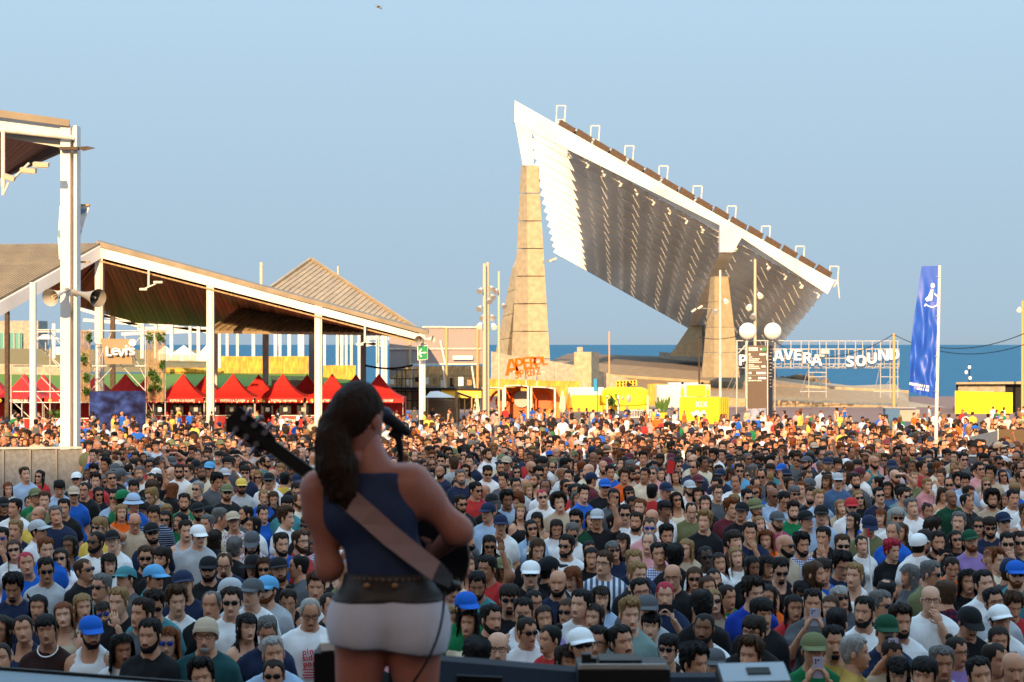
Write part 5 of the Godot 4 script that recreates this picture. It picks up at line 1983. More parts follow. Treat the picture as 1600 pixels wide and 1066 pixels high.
# ---- hair: a shell over the skull whose lower edge is set for every direction
func hair(style: String) -> Shape:
	var rows := []
	var na := 60
	var nr := 26 if style in ["long", "wavy", "afro"] else 18
	for r in nr + 1:
		var row := []
		var t := 1.0 - float(r) / nr
		for i in na:
			var a := TAU * i / na
			var g := absf(angle_difference(a, 0.0))
			var deg := rad_to_deg(g)
			var front := 0.182
			var side := 0.095
			var back := 0.035
			match style:
				"receding": front = 0.235 - 0.022
				"fringe", "bob": front = 0.148
				"buzz": front = 0.180
			var bottom := 0.0
			if style in ["long", "wavy", "bob"]:
				var low := -0.045 + 0.02 * wrinkle.get_noise_2d(a * 900.0, 3.0) if style == "bob" else -0.15 - 0.03 * sin(a * 3.0) + 0.05 * wrinkle.get_noise_2d(a * 1200.0, 9.0)
				bottom = lerpf(front, 0.165, smoothstep(20, 54, deg)) if deg < 56 else lerpf(0.16, low, smoothstep(56, 76, deg))
			elif style == "receding":
				bottom = lerpf(front, 0.115, smoothstep(40, 62, deg)) if deg < 64 else lerpf(lerpf(0.115, side, smoothstep(64, 76, deg)), back, smoothstep(98, 125, deg))
			else:
				bottom = lerpf(front, 0.194, smoothstep(8, 30, deg)) if deg < 30 and style != "fringe" else lerpf(0.194 if style != "fringe" else front, 0.150, smoothstep(30, 57, deg)) if deg < 58 else lerpf(lerpf(0.150, side, smoothstep(58, 74, deg)), back, smoothstep(96, 122, deg))
				if deg > 80 and deg < 104:
					bottom = maxf(bottom, 0.118)
			bottom += 0.020 * wrinkle.get_noise_2d(a * 1400.0, style.length() * 37.0)
			var y := lerpf(0.235, bottom, pow(t, 0.8))
			var p := skull(y, a)
			if style in ["long", "wavy", "bob"] and y < 0.10:
				var q := skull(0.10, a)
				p.x = q.x * (1.0 + (0.10 - y) * (1.3 if style == "wavy" else 0.6))
				p.z = q.z * (1.0 - (0.10 - y) * 0.4)
			var dir := (p - Vector3(0, 0.13 if y > 0.13 else y, -0.004)).normalized()
			var high := smoothstep(0.15, 0.215, y)
			var w := 0.010
			var n := wrinkle.get_noise_3d(p.x * 900.0, p.y * 300.0, p.z * 900.0)
			match style:
				"short": w = lerpf(0.007, 0.020, high) + 0.012 * n
				"buzz": w = 0.0035
				"receding": w = lerpf(0.008, 0.004, high) + 0.004 * n
				"quiff": w = lerpf(0.007, 0.030 + 0.018 * cos(a), high) + 0.018 * n
				"curly": w = lerpf(0.018, 0.038, high) + 0.020 * wrinkle.get_noise_3d(p.x * 2000.0, p.y * 2000.0, p.z * 2000.0)
				"afro": w = lerpf(0.045, 0.062, high) + 0.022 * wrinkle.get_noise_3d(p.x * 1800.0, p.y * 1800.0, p.z * 1800.0)
				"fringe": w = lerpf(0.014, 0.024, high) + 0.009 * n
				"tied": w = 0.008 + 0.003 * n
				"long": w = lerpf(0.013, 0.014, high) + 0.013 * n * smoothstep(0.22, 0.10, y) - 0.008 * bell(angle_difference(a, 0.25), 0.10) * high
				"wavy": w = lerpf(0.026, 0.022, high) + 0.018 * wrinkle.get_noise_3d(p.x * 1100.0, p.y * 900.0, p.z * 1100.0)
				"bob": w = lerpf(0.018, 0.016, high) + 0.014 * n - 0.008 * bell(angle_difference(a, -0.3), 0.10) * high
			if not (style in ["long", "wavy", "bob"]):
				w *= 1.0 - 0.75 * smoothstep(0.80, 1.0, t)
			row.append(p + dir * w)
		rows.append(row)
	var s := sheet(rows, true)
	if style == "tied":
		var k := Shape.new()
		k.ball(Vector3(0, 0.215, -0.10), Vector3(0.036, 0.034, 0.034), 8, 12)
		s.add(k)
	return s

func beard(full: bool) -> Shape:
	var rows := []
	var n := 40
	for r in 11:
		var t := r / 10.0
		var row := []
		for i in n + 1:
			var deg := lerpf(-98.0, 98.0, float(i) / n) if full else lerpf(-34.0, 34.0, float(i) / n)
			var g := absf(deg)
			var top := lerpf(lerpf(0.030, 0.045, smoothstep(14, 34, g)), 0.100, smoothstep(40, 95, g)) if full else 0.031
			var low := -0.012 if g < 50 else lerpf(-0.012, 0.04, smoothstep(50, 98, g))
			if not full:
				low = -0.006
			var y := lerpf(low, top, t)
			var p := skull(y, deg_to_rad(deg))
			var dir := Vector3(p.x, -0.02 if y < 0.02 else 0.0, p.z).normalized()
			var w := (0.0075 + 0.004 * wrinkle.get_noise_3d(p.x * 1500.0, y * 1500.0, p.z * 1500.0)) * (1.0 - 0.8 * smoothstep(0.75, 1.0, t))
			w *= 1.0 - 0.7 * smoothstep(0.8, 1.0, absf(float(i) / n * 2.0 - 1.0))
			row.append(p + dir * w)
		rows.append(row)
	var s := sheet(rows, false)
	s.add(moustache())
	return s

func moustache() -> Shape:
	var rows := []
	for r in 5:
		var row := []
		for i in 17:
			var deg := lerpf(-24.0, 24.0, i / 16.0)
			var y := lerpf(0.0515, 0.0605, r / 4.0) - 0.00028 * absf(deg)
			var p := skull(y, deg_to_rad(deg))
			row.append(p + Vector3(0, 0, 0.0035 + 0.006 * sin(PI * r / 4.0) * (1.0 - pow(absf(deg) / 24.0, 4.0))))
		rows.append(row)
	return sheet(rows, false)

func headgear(kind: String) -> Shape:
	var rows := []
	var n := 40
	var low := 0.162
	for r in 13:
		var row := []
		var t := r / 12.0
		for i in n:
			var a := TAU * i / n
			var edge := low
			if kind == "beanie":
				edge = lerpf(0.150, 0.085, smoothstep(0.5, 2.2, absf(angle_difference(a, 0.0))))
			elif kind == "cap":
				edge = lerpf(0.152, 0.125, smoothstep(0.8, 2.4, absf(angle_difference(a, 0.0))))
			var y := lerpf(edge, 0.235, pow(t, 1.25))
			var p := skull(y, a)
			var dir := (p - Vector3(0, 0.13, -0.004)).normalized()
			var w := 0.021 - (0.004 * t if kind == "cap" else -0.003)
			if kind == "beanie":
				w = 0.016 + (0.007 if t < 0.35 else 0.0) + 0.0015 * sin(a * 40.0)
			row.append(p + dir * w + (Vector3(0, 0.010 * t, 0) if kind != "cap" else Vector3(0, 0.0, 0.008 * t)))
		rows.append(row)
	var s := sheet(rows, true)
	if kind == "cap":
		for side in 2:
			var b := []
			for r in 7:
				var row := []
				for i in 21:
					var q := i / 20.0 * 2.0 - 1.0
					var a := q * deg_to_rad(66.0)
					var p := skull(0.153, a)
					p += (p - Vector3(0, 0.13, -0.004)).normalized() * 0.020
					var reach := 0.100 * sqrt(maxf(0.0, 1.0 - q * q * 0.96)) * (1.0 - r / 6.0)
					row.append(p + Vector3(0, -0.22 * reach - 0.022 * q * q * (1.0 - r / 6.0) - (0.004 if side else 0.0), reach))
				b.append(row)
			var k := sheet(b, false)
			if side:
				for j in range(0, k.v.size(), 3):
					var v := k.v[j + 1]
					k.v[j + 1] = k.v[j + 2]
					k.v[j + 2] = v
				for j in k.n.size():
					k.n[j] = Vector3.DOWN
			s.add(k)
	elif kind == "bucket":
		var b := []
		for r in 5:
			var row := []
			for i in n:
				var a := TAU * i / n
				var p := skull(0.160, a)
				var dir := (p - Vector3(0, 0.16, -0.004)).normalized()
				row.append(p + dir * (0.019 + 0.055 * (1.0 - r / 4.0)) + Vector3(0, -0.040 * (1.0 - r / 4.0), 0))
			b.append(row)
		s.add(sheet(b, true))
	return s

func eyewear(dark: bool) -> Shape:
	var s := Shape.new()
	for e in [-1.0, 1.0]:
		var c := Vector3(0.033 * e, 0.1155, 0.0985)
		if dark:
			s.ball(c, Vector3(0.0285, 0.0215, 0.006), 8, 18, Basis.from_euler(Vector3(0.08, 0.22 * e, 0)))
		else:
			for i in 16:
				var t := TAU * i / 16.0
				var u := TAU * (i + 1) / 16.0
				s.tube(c + Vector3(cos(t) * 0.026, sin(t) * 0.019, -0.006 * absf(cos(t))), c + Vector3(cos(u) * 0.026, sin(u) * 0.019, -0.006 * absf(cos(u))), 0.0024, 0.0024, 5, false)
		s.tube(c + Vector3(0.024 * e, 0.006, -0.006), Vector3(0.079 * e, 0.119, 0.005), 0.0028, 0.0028, 5)
	s.tube(Vector3(-0.010, 0.121, 0.104), Vector3(0.010, 0.121, 0.104), 0.003, 0.003, 6)
	return s

# ---- bodies
func hand(s: Shape, w: Vector3, dir: Vector3, palm: Vector3, thumb: Vector3, curl: float) -> void:
	dir = dir.normalized()
	var across := dir.cross(palm).normalized()
	if across.dot(thumb) < 0.0:
		across = -across
	palm = across.cross(dir).normalized() * signf(across.cross(dir).dot(palm))
	s.ball(w + dir * 0.045, Vector3(0.040, 0.052, 0.016), 8, 12, Basis(across, dir, across.cross(dir)))
	for i in 4:
		var a := w + dir * (0.085 - 0.006 * absf(i - 1.2)) + across * (0.029 - 0.0195 * i)
		var l: float = [0.040, 0.045, 0.042, 0.033][i]
		var b := a + dir.lerp(palm, curl * 0.4).normalized() * l
		var c := b + dir.lerp(palm, curl).normalized() * l * 0.8
		s.path([a, b, c], [0.0092, 0.0088, 0.0072], 7)
		s.ball(c, Vector3.ONE * 0.0073, 5, 7)
	var t0 := w + dir * 0.02 + across * 0.032
	var t1 := t0 + (across * 0.8 + dir * 0.7).normalized() * 0.038
	var t2 := t1 + (dir * 0.9 + palm * curl).normalized() * 0.032
	s.path([t0, t1, t2], [0.0115, 0.0102, 0.0085], 7)
	s.ball(t2, Vector3.ONE * 0.0085, 5, 7)

# build: "man", "heavy", "woman"; pose: "down", "film", "point", "shade", "chin"
func bones(build: String, pose: String) -> Dictionary:
	var f := build == "woman"
	var h := 0.03 if build == "heavy" else 0.0
	var sw := 0.138 if f else 0.163 + h * 0.4
	var torso := [
		[Vector3(-0.085, 0.93, 0), Vector3(0.085, 0.93, 0), 0.128 + h, 0.128 + h, 0.85],
		[Vector3(0, 0.95, 0.01), Vector3(0, 1.15, 0.012), (0.128 if f else 0.146) + h * 1.6, (0.115 if f else 0.143) + h, 0.78],
		[Vector3(-0.055, 1.27, 0.005), Vector3(0.055, 1.27, 0.005), (0.112 if f else 0.136) + h * 0.7, (0.112 if f else 0.136) + h * 0.7, 0.78],
		[Vector3(-sw * 0.78, 1.352, -0.02), Vector3(sw * 0.78, 1.352, -0.02), 0.066 + h * 0.5, 0.066 + h * 0.5, 0.95],
		[Vector3(-0.028, 1.445, -0.026), Vector3(-0.118, 1.378, -0.022), 0.044, 0.048, 0.95],
		[Vector3(0.028, 1.445, -0.026), Vector3(0.118, 1.378, -0.022), 0.044, 0.048, 0.95],
		[Vector3(0, 1.37, -0.03), Vector3(0, 1.46, -0.025), 0.088, 0.060, 0.9]]
	if f:
		for e in [-1.0, 1.0]:
			torso.append([Vector3(0.066 * e, 1.245, 0.075), Vector3(0.068 * e, 1.255, 0.07), 0.056, 0.056])
	var neck := [[Vector3(0, 1.41, -0.02), Vector3(0, 1.56, 0.0), 0.062 if not f else 0.053, 0.056 if not f else 0.047]]
	var k := 0.84 if f else 1.0 + h * 4.0
	var upper := []
	var fore := []
	var wrists := []
	for e in [-1.0, 1.0]:
		var sh := Vector3(sw * e, 1.342, -0.015)
		var el := Vector3((sw + 0.05) * e, 1.08, -0.045)
		var wr := Vector3((sw + 0.045) * e, 0.86, 0.05)
		if pose == "film":
			el = Vector3((sw + 0.05) * e, 1.17, 0.17)
			wr = Vector3(0.075 * e, 1.43, 0.31)
		elif pose == "point" and e > 0:
			el = Vector3(sw + 0.11, 1.56, 0.04)
			wr = Vector3(sw + 0.05, 1.80, 0.08)
		elif pose == "shade" and e > 0:
			el = Vector3(sw + 0.17, 1.49, 0.08)
			wr = Vector3(0.10, 1.665, 0.12)
		elif pose == "chin" and e > 0:
			el = Vector3(sw + 0.01, 1.13, 0.16)
			wr = Vector3(0.055, 1.42, 0.15)
		upper.append([sh, el, 0.053 * k, 0.042 * k])
		fore.append([el, wr, 0.043 * k, 0.029 * k])
		wrists.append([el, wr, e])
	var legs := []
	for e in [-1.0, 1.0]:
		legs.append([Vector3(0.085 * e, 0.88, 0), Vector3(0.10 * e, 0.48, 0.012), 0.098, 0.060])
		legs.append([Vector3(0.10 * e, 0.48, 0.012), Vector3(0.105 * e, 0.08, -0.02), 0.058, 0.040])
	var feet := []
	for e in [-1.0, 1.0]:
		feet.append([Vector3(0.105 * e, 0.045, -0.03), Vector3(0.125 * e, 0.035, 0.14), 0.044, 0.035])
	return {"torso": torso, "neck": neck, "upper": upper, "fore": fore, "wrists": wrists, "legs": legs, "feet": feet, "sw": sw}

func head_at(turn: int) -> Transform3D:
	var e: Vector3 = [Vector3(-0.03, 0, 0), Vector3(0.05, 0.42, 0.06), Vector3(-0.10, -0.40, -0.05), Vector3(0.30, 0.08, 0.0), Vector3(-0.16, 0.10, 0.14)][turn]
	var pivot := Vector3(0, 0.02, -0.015)
	var b := Basis.from_euler(e)
	return Transform3D(b, Vector3(0, 1.497, 0.008) + pivot - b * pivot)

func make_body(build: String, pose: String, head: Shape, turn := 0) -> ArrayMesh:
	var b := bones(build, pose)
	var s := skin(b.torso + b.neck + b.upper + b.fore + b.legs + b.feet, 0.023, 0.0)
	for w in b.wrists:
		var el: Vector3 = w[0]
		var wr: Vector3 = w[1]
		var e: float = w[2]
		var dir := (wr - el).normalized()
		if pose == "film":
			hand(s, wr, Vector3(-0.35 * e, 0.9, 0.1), Vector3(-e, 0, -0.2), Vector3(0, 0.3, -1), 0.55)
		elif pose == "shade" and e > 0:
			hand(s, wr, Vector3(-1, 0.05, 0.1), Vector3(0, -1, -0.2), Vector3(0, -0.2, -1), 0.15)
		elif pose == "chin" and e > 0:
			hand(s, wr, Vector3(-0.35, 0.9, 0.0), Vector3(-0.3, 0, -1), Vector3(-1, 0.3, 0), 0.7)
		elif pose == "point" and e > 0:
			hand(s, wr, Vector3(-0.1, 1, 0.1), Vector3(0, 0, 1), Vector3(-1, 0, 0), 0.35)
		else:
			hand(s, wr, dir, Vector3(-e, 0, 0), Vector3(0, 0, 1), 0.35)
	s.add(head, head_at(turn))
	return s.mesh()

func make_top(build: String, pose: String, kind: String) -> ArrayMesh:
	var b := bones(build, pose)
	var list: Array = b.torso.duplicate()
	for i in 2:
		var u: Array = b.upper[i]
		if kind == "tee":
			list.append([u[0], (u[0] as Vector3).lerp(u[1], 0.52), u[2] + 0.001, u[2] + 0.010])
		elif kind == "long":
			list.append([u[0], u[1], u[2], u[3] + 0.006])
			list.append([b.fore[i][0], (b.fore[i][0] as Vector3).lerp(b.fore[i][1], 0.93), b.fore[i][2] + 0.004, b.fore[i][3] + 0.006])
	var cut := "tee"
	if kind == "vest":
		cut = "vest_f" if build == "woman" else "vest_m"
	return skin(list, 0.021, 0.015, cut, 0.024 if kind != "vest" else 0.012).mesh()

# how far a point lies inside what is cut away from a garment
func carved(cut: String, p: Vector3) -> float:
	match cut:
		"tee":
			return maxf((p - Vector3(0, 1.452, 0.045)).dot(Vector3(0, 0.90, 0.43)), 0.83 - p.y)
		"vest_m", "vest_f":
			var sw := 0.138 if cut == "vest_f" else 0.163
			var n := (p - Vector3(0, 1.33 if cut == "vest_f" else 1.36, 0.09)).dot(Vector3(0, 0.80, 0.60)) if p.z > -0.02 else p.y - 1.425
			n = minf(n, 0.062 - absf(p.x))
			var arm := 0.098 - (p - Vector3(signf(p.x) * (sw + 0.02), 1.36, -0.01)).length()
			return maxf(maxf(n, arm), 0.83 - p.y)
		"shorts":
			return maxf(p.y - 0.97, 0.46 - p.y)
		"trousers":
			return maxf(p.y - 0.97, 0.07 - p.y)
		"strap":
			return maxf(absf((p - Vector3(0, 1.22, 0)).dot(Vector3(0.6222, 0.7828, 0.0))) - 0.017, (p - Vector3(0, 1.432, 0.045)).dot(Vector3(0, 0.90, 0.43)))
	return singer_cut(cut, p)

func make_trousers(build: String, short: bool) -> ArrayMesh:
	var b := bones(build, "down")
	var list: Array = [b.torso[0], b.torso[1]]
	for l in b.legs:
		list.append(l)
	return skin(list, 0.026, 0.005, "shorts" if short else "trousers", 0.01).mesh()

func make_strap(build: String) -> ArrayMesh:
	var b := bones(build, "down")
	return skin(b.torso, 0.019, 0.026, "strap").mesh()

# ================================================================ people: who stands where
const SKIN := [Color(0.75, 0.405, 0.265), Color(0.64, 0.305, 0.18), Color(0.47, 0.21, 0.115), Color(0.28, 0.120, 0.062), Color(0.08, 0.036, 0.022)]
const HAIR := {"k": Color(0.012, 0.010, 0.010), "d": Color(0.026, 0.016, 0.011), "b": Color(0.075, 0.036, 0.016), "l": Color(0.36, 0.21, 0.085), "r": Color(0.21, 0.058, 0.014), "g": Color(0.17, 0.165, 0.165), "w": Color(0.42, 0.41, 0.40), "p": Color(0.55, 0.03, 0.07)}
const CLOTH := {"wh": ["white", Color(0.74, 0.74, 0.75)], "bk": ["black", Color(0.012, 0.012, 0.014)], "nv": ["navy blue", Color(0.014, 0.022, 0.055)], "gy": ["dark grey", Color(0.085, 0.09, 0.10)], "lg": ["pale grey", Color(0.40, 0.42, 0.45)], "bl": ["bright blue", Color(0.012, 0.10, 0.46)], "lb": ["pale blue", Color(0.33, 0.45, 0.62)], "aq": ["sky blue", Color(0.10, 0.33, 0.58)], "tl": ["teal", Color(0.05, 0.20, 0.23)], "dt": ["dark teal", Color(0.012, 0.055, 0.06)], "gt": ["grey green", Color(0.17, 0.26, 0.25)], "gn": ["green", Color(0.012, 0.16, 0.06)], "dg": ["dark green", Color(0.008, 0.055, 0.028)], "ol": ["olive", Color(0.14, 0.15, 0.07)], "rd": ["red", Color(0.44, 0.03, 0.03)], "og": ["orange", Color(0.75, 0.12, 0.015)], "yl": ["yellow", Color(0.65, 0.45, 0.08)], "mu": ["mustard yellow", Color(0.42, 0.26, 0.06)], "pk": ["pink", Color(0.62, 0.28, 0.30)], "mg": ["magenta pink", Color(0.50, 0.04, 0.20)], "br": ["dark brown", Color(0.030, 0.012, 0.010)], "be": ["beige", Color(0.45, 0.35, 0.25)], "cr": ["cream", Color(0.66, 0.57, 0.42)], "mn": ["maroon", Color(0.11, 0.02, 0.03)], "pu": ["lilac", Color(0.28, 0.19, 0.46)], "de": ["denim blue", Color(0.06, 0.12, 0.24)], "wr": ["white with red collar", Color(0.74, 0.74, 0.75)], "jy": ["royal blue", Color(0.012, 0.04, 0.32)], "zs": ["blue and white striped", Color(0.9, 0.9, 0.9)], "ns": ["navy striped", Color(0.9, 0.9, 0.9)], "qb": ["blue checked", Color(0.9, 0.9, 0.9)], "qr": ["red checked", Color(0.9, 0.9, 0.9)], "fl": ["pink patterned", Color(0.9, 0.9, 0.9)]}

func cloth_tex(kind: String) -> ImageTexture:
	var n := 64
	var im := Image.create(n, n, false, Image.FORMAT_RGB8)
	var r := RandomNumberGenerator.new()
	r.seed = 3
	for y in n:
		for x in n:
			var c := Color(0.8, 0.83, 0.88)
			match kind:
				"zs": c = Color(0.86, 0.88, 0.92) if (x % 32) < 16 else Color(0.30, 0.38, 0.50)
				"ns": c = Color(0.10, 0.13, 0.24) if (y % 16) < 12 else Color(0.62, 0.66, 0.74)
				"qb":
					var k := (0.5 if (x % 16) < 6 else 0.0) + (0.5 if (y % 16) < 6 else 0.0)
					c = Color(0.82, 0.84, 0.90).lerp(Color(0.16, 0.22, 0.48), k)
				"qr":
					var k := (0.5 if (x % 32) < 14 else 0.0) + (0.5 if (y % 32) < 14 else 0.0)
					c = Color(0.13, 0.12, 0.24).lerp(Color(0.50, 0.10, 0.14), k)
				"fl": c = Color(0.85, 0.80, 0.80)
			im.set_pixel(x, y, c)
	if kind == "fl":
		for i in 26:
			im.fill_rect(Rect2i(r.randi() % n, r.randi() % n, 5 + r.randi() % 6, 4 + r.randi() % 6), [Color(0.62, 0.25, 0.28), Color(0.35, 0.22, 0.30), Color(0.75, 0.5, 0.45)][i % 3])
	return ImageTexture.create_from_image(im)

func cloth(code: String) -> StandardMaterial3D:
	var key := "cloth_" + code
	if not mats.has(key):
		var m := mat(key, (CLOTH[code][1] as Color).linear_to_srgb(), 0.85, 0.0, 0.25)
		m.rim_enabled = true
		m.rim = 0.25
		if code in ["zs", "ns", "qb", "qr", "fl"]:
			m.albedo_texture = cloth_tex(code)
			m.uv1_scale = Vector3(10, 10, 10) if code in ["qb", "fl"] else Vector3(9, 9, 9)
	return mats[key]

func skin_mat(i: int) -> StandardMaterial3D:
	var key := "skin_%d" % i
	if not mats.has(key):
		var m := mat(key, (SKIN[i] as Color).linear_to_srgb(), 0.52, 0.0, 0.4)
		m.vertex_color_use_as_albedo = true
		m.albedo_texture = mats["tex_soft"]
		m.uv1_triplanar = true
		m.uv1_scale = Vector3.ONE * 2.0
		m.subsurf_scatter_enabled = true
		m.subsurf_scatter_strength = 0.06
	return mats[key]

func hair_mat(c: String) -> StandardMaterial3D:
	var key := "hair_" + c
	if not mats.has(key):
		var m := mat(key, (HAIR[c] as Color).linear_to_srgb(), 0.6, 0.0, 0.28)
		m.albedo_texture = mats["tex_streak"]
		m.uv1_triplanar = true
		m.uv1_scale = Vector3(16, 2.5, 16)
		m.heightmap_enabled = true
		m.heightmap_texture = mats["tex_streak"]
		m.heightmap_scale = 0.5
	return mats[key]

func dress_kit() -> void:
	wrinkle.seed = 5
	wrinkle.frequency = 0.05
	wrinkle.fractal_octaves = 3
	var lips := Color(0.78, 0.50, 0.52)
	var h := [make_head(1.0, 0.04, 1.0, Color(0.82, 0.58, 0.58)), make_head(1.2, 0.14, 1.3, Color(0.85, 0.62, 0.60)), make_head(0.9, 0.20, 0.9, Color(0.80, 0.56, 0.56)), make_head(0.8, -0.05, 0.5, lips), make_head(0.92, 0.02, 0.6, lips * 0.95)]
	var sets := [["m", "man", 0], ["o", "man", 1], ["n", "heavy", 2], ["f", "woman", 3], ["g", "woman", 4]]
	for q in sets:
		for turn in 5:
			kit["body_%s_down%d" % [q[0], turn]] = make_body(q[1], "down", h[q[2]], turn)
	for pose in ["film", "point", "shade", "chin"]:
		kit["body_m_" + pose] = make_body("man", pose, h[0])
		if pose in ["film", "chin", "point"]:
			kit["body_f_" + pose] = make_body("woman", pose, h[3])
	kit["body_n_chin"] = make_body("heavy", "chin", h[2])
	for b in [["m", "man"], ["n", "heavy"], ["f", "woman"]]:
		for k in ["tee", "long", "vest"]:
			kit["%s_%s_down" % [k, b[0]]] = make_top(b[1], "down", k)
		kit["trousers_" + b[0]] = make_trousers(b[1], false)
		kit["shorts_" + b[0]] = make_trousers(b[1], true)
		kit["strap_" + b[0]] = make_strap(b[1])
	for pose in ["film", "point", "shade", "chin"]:
		kit["tee_m_" + pose] = make_top("man", pose, "tee")
		if pose in ["film", "chin", "point"]:
			kit["tee_f_" + pose] = make_top("woman", pose, "tee")
	kit["tee_n_chin"] = make_top("heavy", "chin", "tee")
	kit["long_m_chin"] = kit["tee_m_chin"]
	kit["vest_m_chin"] = make_top("man", "chin", "vest")
	for s in ["short", "buzz", "receding", "quiff", "curly", "afro", "fringe", "tied", "long", "wavy", "bob"]:
		kit["hair_" + s] = hair(s).mesh()
	kit["beard"] = beard(true).mesh()
	kit["goatee"] = beard(false).mesh()
	kit["moustache"] = moustache().mesh()
	for s in ["cap", "bucket", "beanie"]:
		kit["hat_" + s] = headgear(s).mesh()
	kit["sunglasses"] = eyewear(true).mesh()
	kit["glasses"] = eyewear(false).mesh()
	mat("lens_black", col(0.006, 0.006, 0.007), 0.12)
	mat("lens_blue", col(0.02, 0.05, 0.30), 0.1)
	mat("frame_dark", col(0.02, 0.016, 0.014), 0.35)

# one person of the crowd from a row of the list
func one(q: Dictionary) -> Node3D:
	var t := thing("person", "", "person", q.at, "people standing in the crowd")
	t.rotation.y = deg_to_rad(q.yaw)
	t.scale = q.size
	var b: String = q.body
	var bb: String = "m" if b == "o" else "f" if b == "g" else b
	inst("body", kit["body_%s_%s" % [b, "down%d" % q.turn] if q.pose == "down" else "body_%s_%s" % [bb, q.pose]], skin_mat(q.skin), t)
	inst({"tee": "t_shirt", "long": "shirt", "vest": "tank_top"}[q.top], kit["%s_%s_%s" % [q.top, bb, q.pose]], cloth(q.color), t)
	inst("trousers", kit[("shorts_" if q.shorts else "trousers_") + bb], cloth(q.legs), t)
	var at := head_at(q.turn)
	if q.hair != "none":
		inst("hair", kit["hair_" + q.hair], hair_mat(q.tone), t).transform = at
	for e in q.extra:
		var o: MeshInstance3D
		var k: String = e.substr(0, 1)
		match k:
			"S": o = inst("sunglasses", kit["sunglasses"], mats["lens_blue" if q.tone == "p" or q.seed % 11 == 0 else "lens_black"], t)
			"E": o = inst("glasses", kit["glasses"], mats["frame_dark"], t)
			"B": o = inst("beard", kit["beard"], hair_mat(q.tone), t)
			"G": o = inst("goatee", kit["goatee"], hair_mat(q.tone), t)
			"M": o = inst("moustache", kit["moustache"], hair_mat(q.tone), t)
			"C": o = inst("cap", kit["hat_cap"], cloth(e.substr(2)), t)
			"K": o = inst("bucket_hat", kit["hat_bucket"], cloth(e.substr(2)), t)
			"Y": o = inst("beanie", kit["hat_beanie"], cloth("be" if e.substr(2) == "br" else e.substr(2)), t)
			"X": inst("bag_strap", kit["strap_" + bb], cloth(["nv", "bk", "br"][q.seed % 3]), t)
		if o:
			o.transform = at
	return t

func attire(q: Dictionary) -> Array:      # what a bystander would call them, and a shorter form
	var what: String = {"tee": "t-shirt", "long": "long-sleeved shirt", "vest": "tank top"}[q.top]
	var base: String = CLOTH[q.color][0] + " " + what
	if q.color == "wr":
		base = "white t-shirt with red collar"
	var more := ""
	for e: String in q.extra:
		match e.substr(0, 1):
			"C": more += ", %s cap" % CLOTH[e.substr(2)][0]
			"K": more += ", %s bucket hat" % CLOTH[e.substr(2)][0]
			"Y": more += ", brown beanie"
			"S": more += ", sunglasses"
			"E": more += ", glasses"
			"X": more += ", shoulder strap"
	match q.pose:
		"film": more += ", holding up a phone"
		"point": more += ", one arm raised"
		"shade": more += ", hand shading eyes"
		"chin": more += ", hand at chin"
	return ["person in " + base + more, base]

func words(s: String) -> int:
	return s.split(" ", false).size()

func name_people(list: Array) -> void:
	var seen := {}
	for q in list:
		q.full = attire(q)[0]
		seen[q.full] = seen.get(q.full, 0) + 1
	var taken := {}
	var anchors := []
	for q in list:
		if seen[q.full] == 1:
			q.node.set_meta("label", q.full)
			taken[q.full] = true
			if words(q.full) <= 7:
				anchors.append(q)
	for q in list:
		if seen[q.full] == 1:
			continue
		var best := ""
		var sorted := anchors.duplicate()
		sorted.sort_custom(func(a, b): return a.at.distance_squared_to(q.at) < b.at.distance_squared_to(q.at))
		for short in [q.full, "person in " + attire(q)[1]]:
			if best:
				break
			for a in sorted.slice(0, 14):
				var d: Vector3 = q.at - a.at
				var rel := ""
				if absf(d.x) > absf(d.z) * 0.7:
					rel = "left of" if d.x < 0 else "right of"
				else:
					rel = "behind" if d.z < 0 else "in front of"
				var how := "just " if d.length() < 1.3 else "" if d.length() < 3.0 else "well "
				var l: String = "%s, %s%s %s" % [short, how, rel, (a.full as String).substr(10).insert(0, "the one in ")]
				if words(l) <= 16 and not taken.has(l):
					best = l
					break
		if best == "":
			best = "%s, number %d from the left in the crowd" % ["person in " + attire(q)[1], list.find(q)]
			print("no label for ", q.full)
		taken[best] = true
		q.node.set_meta("label", best)

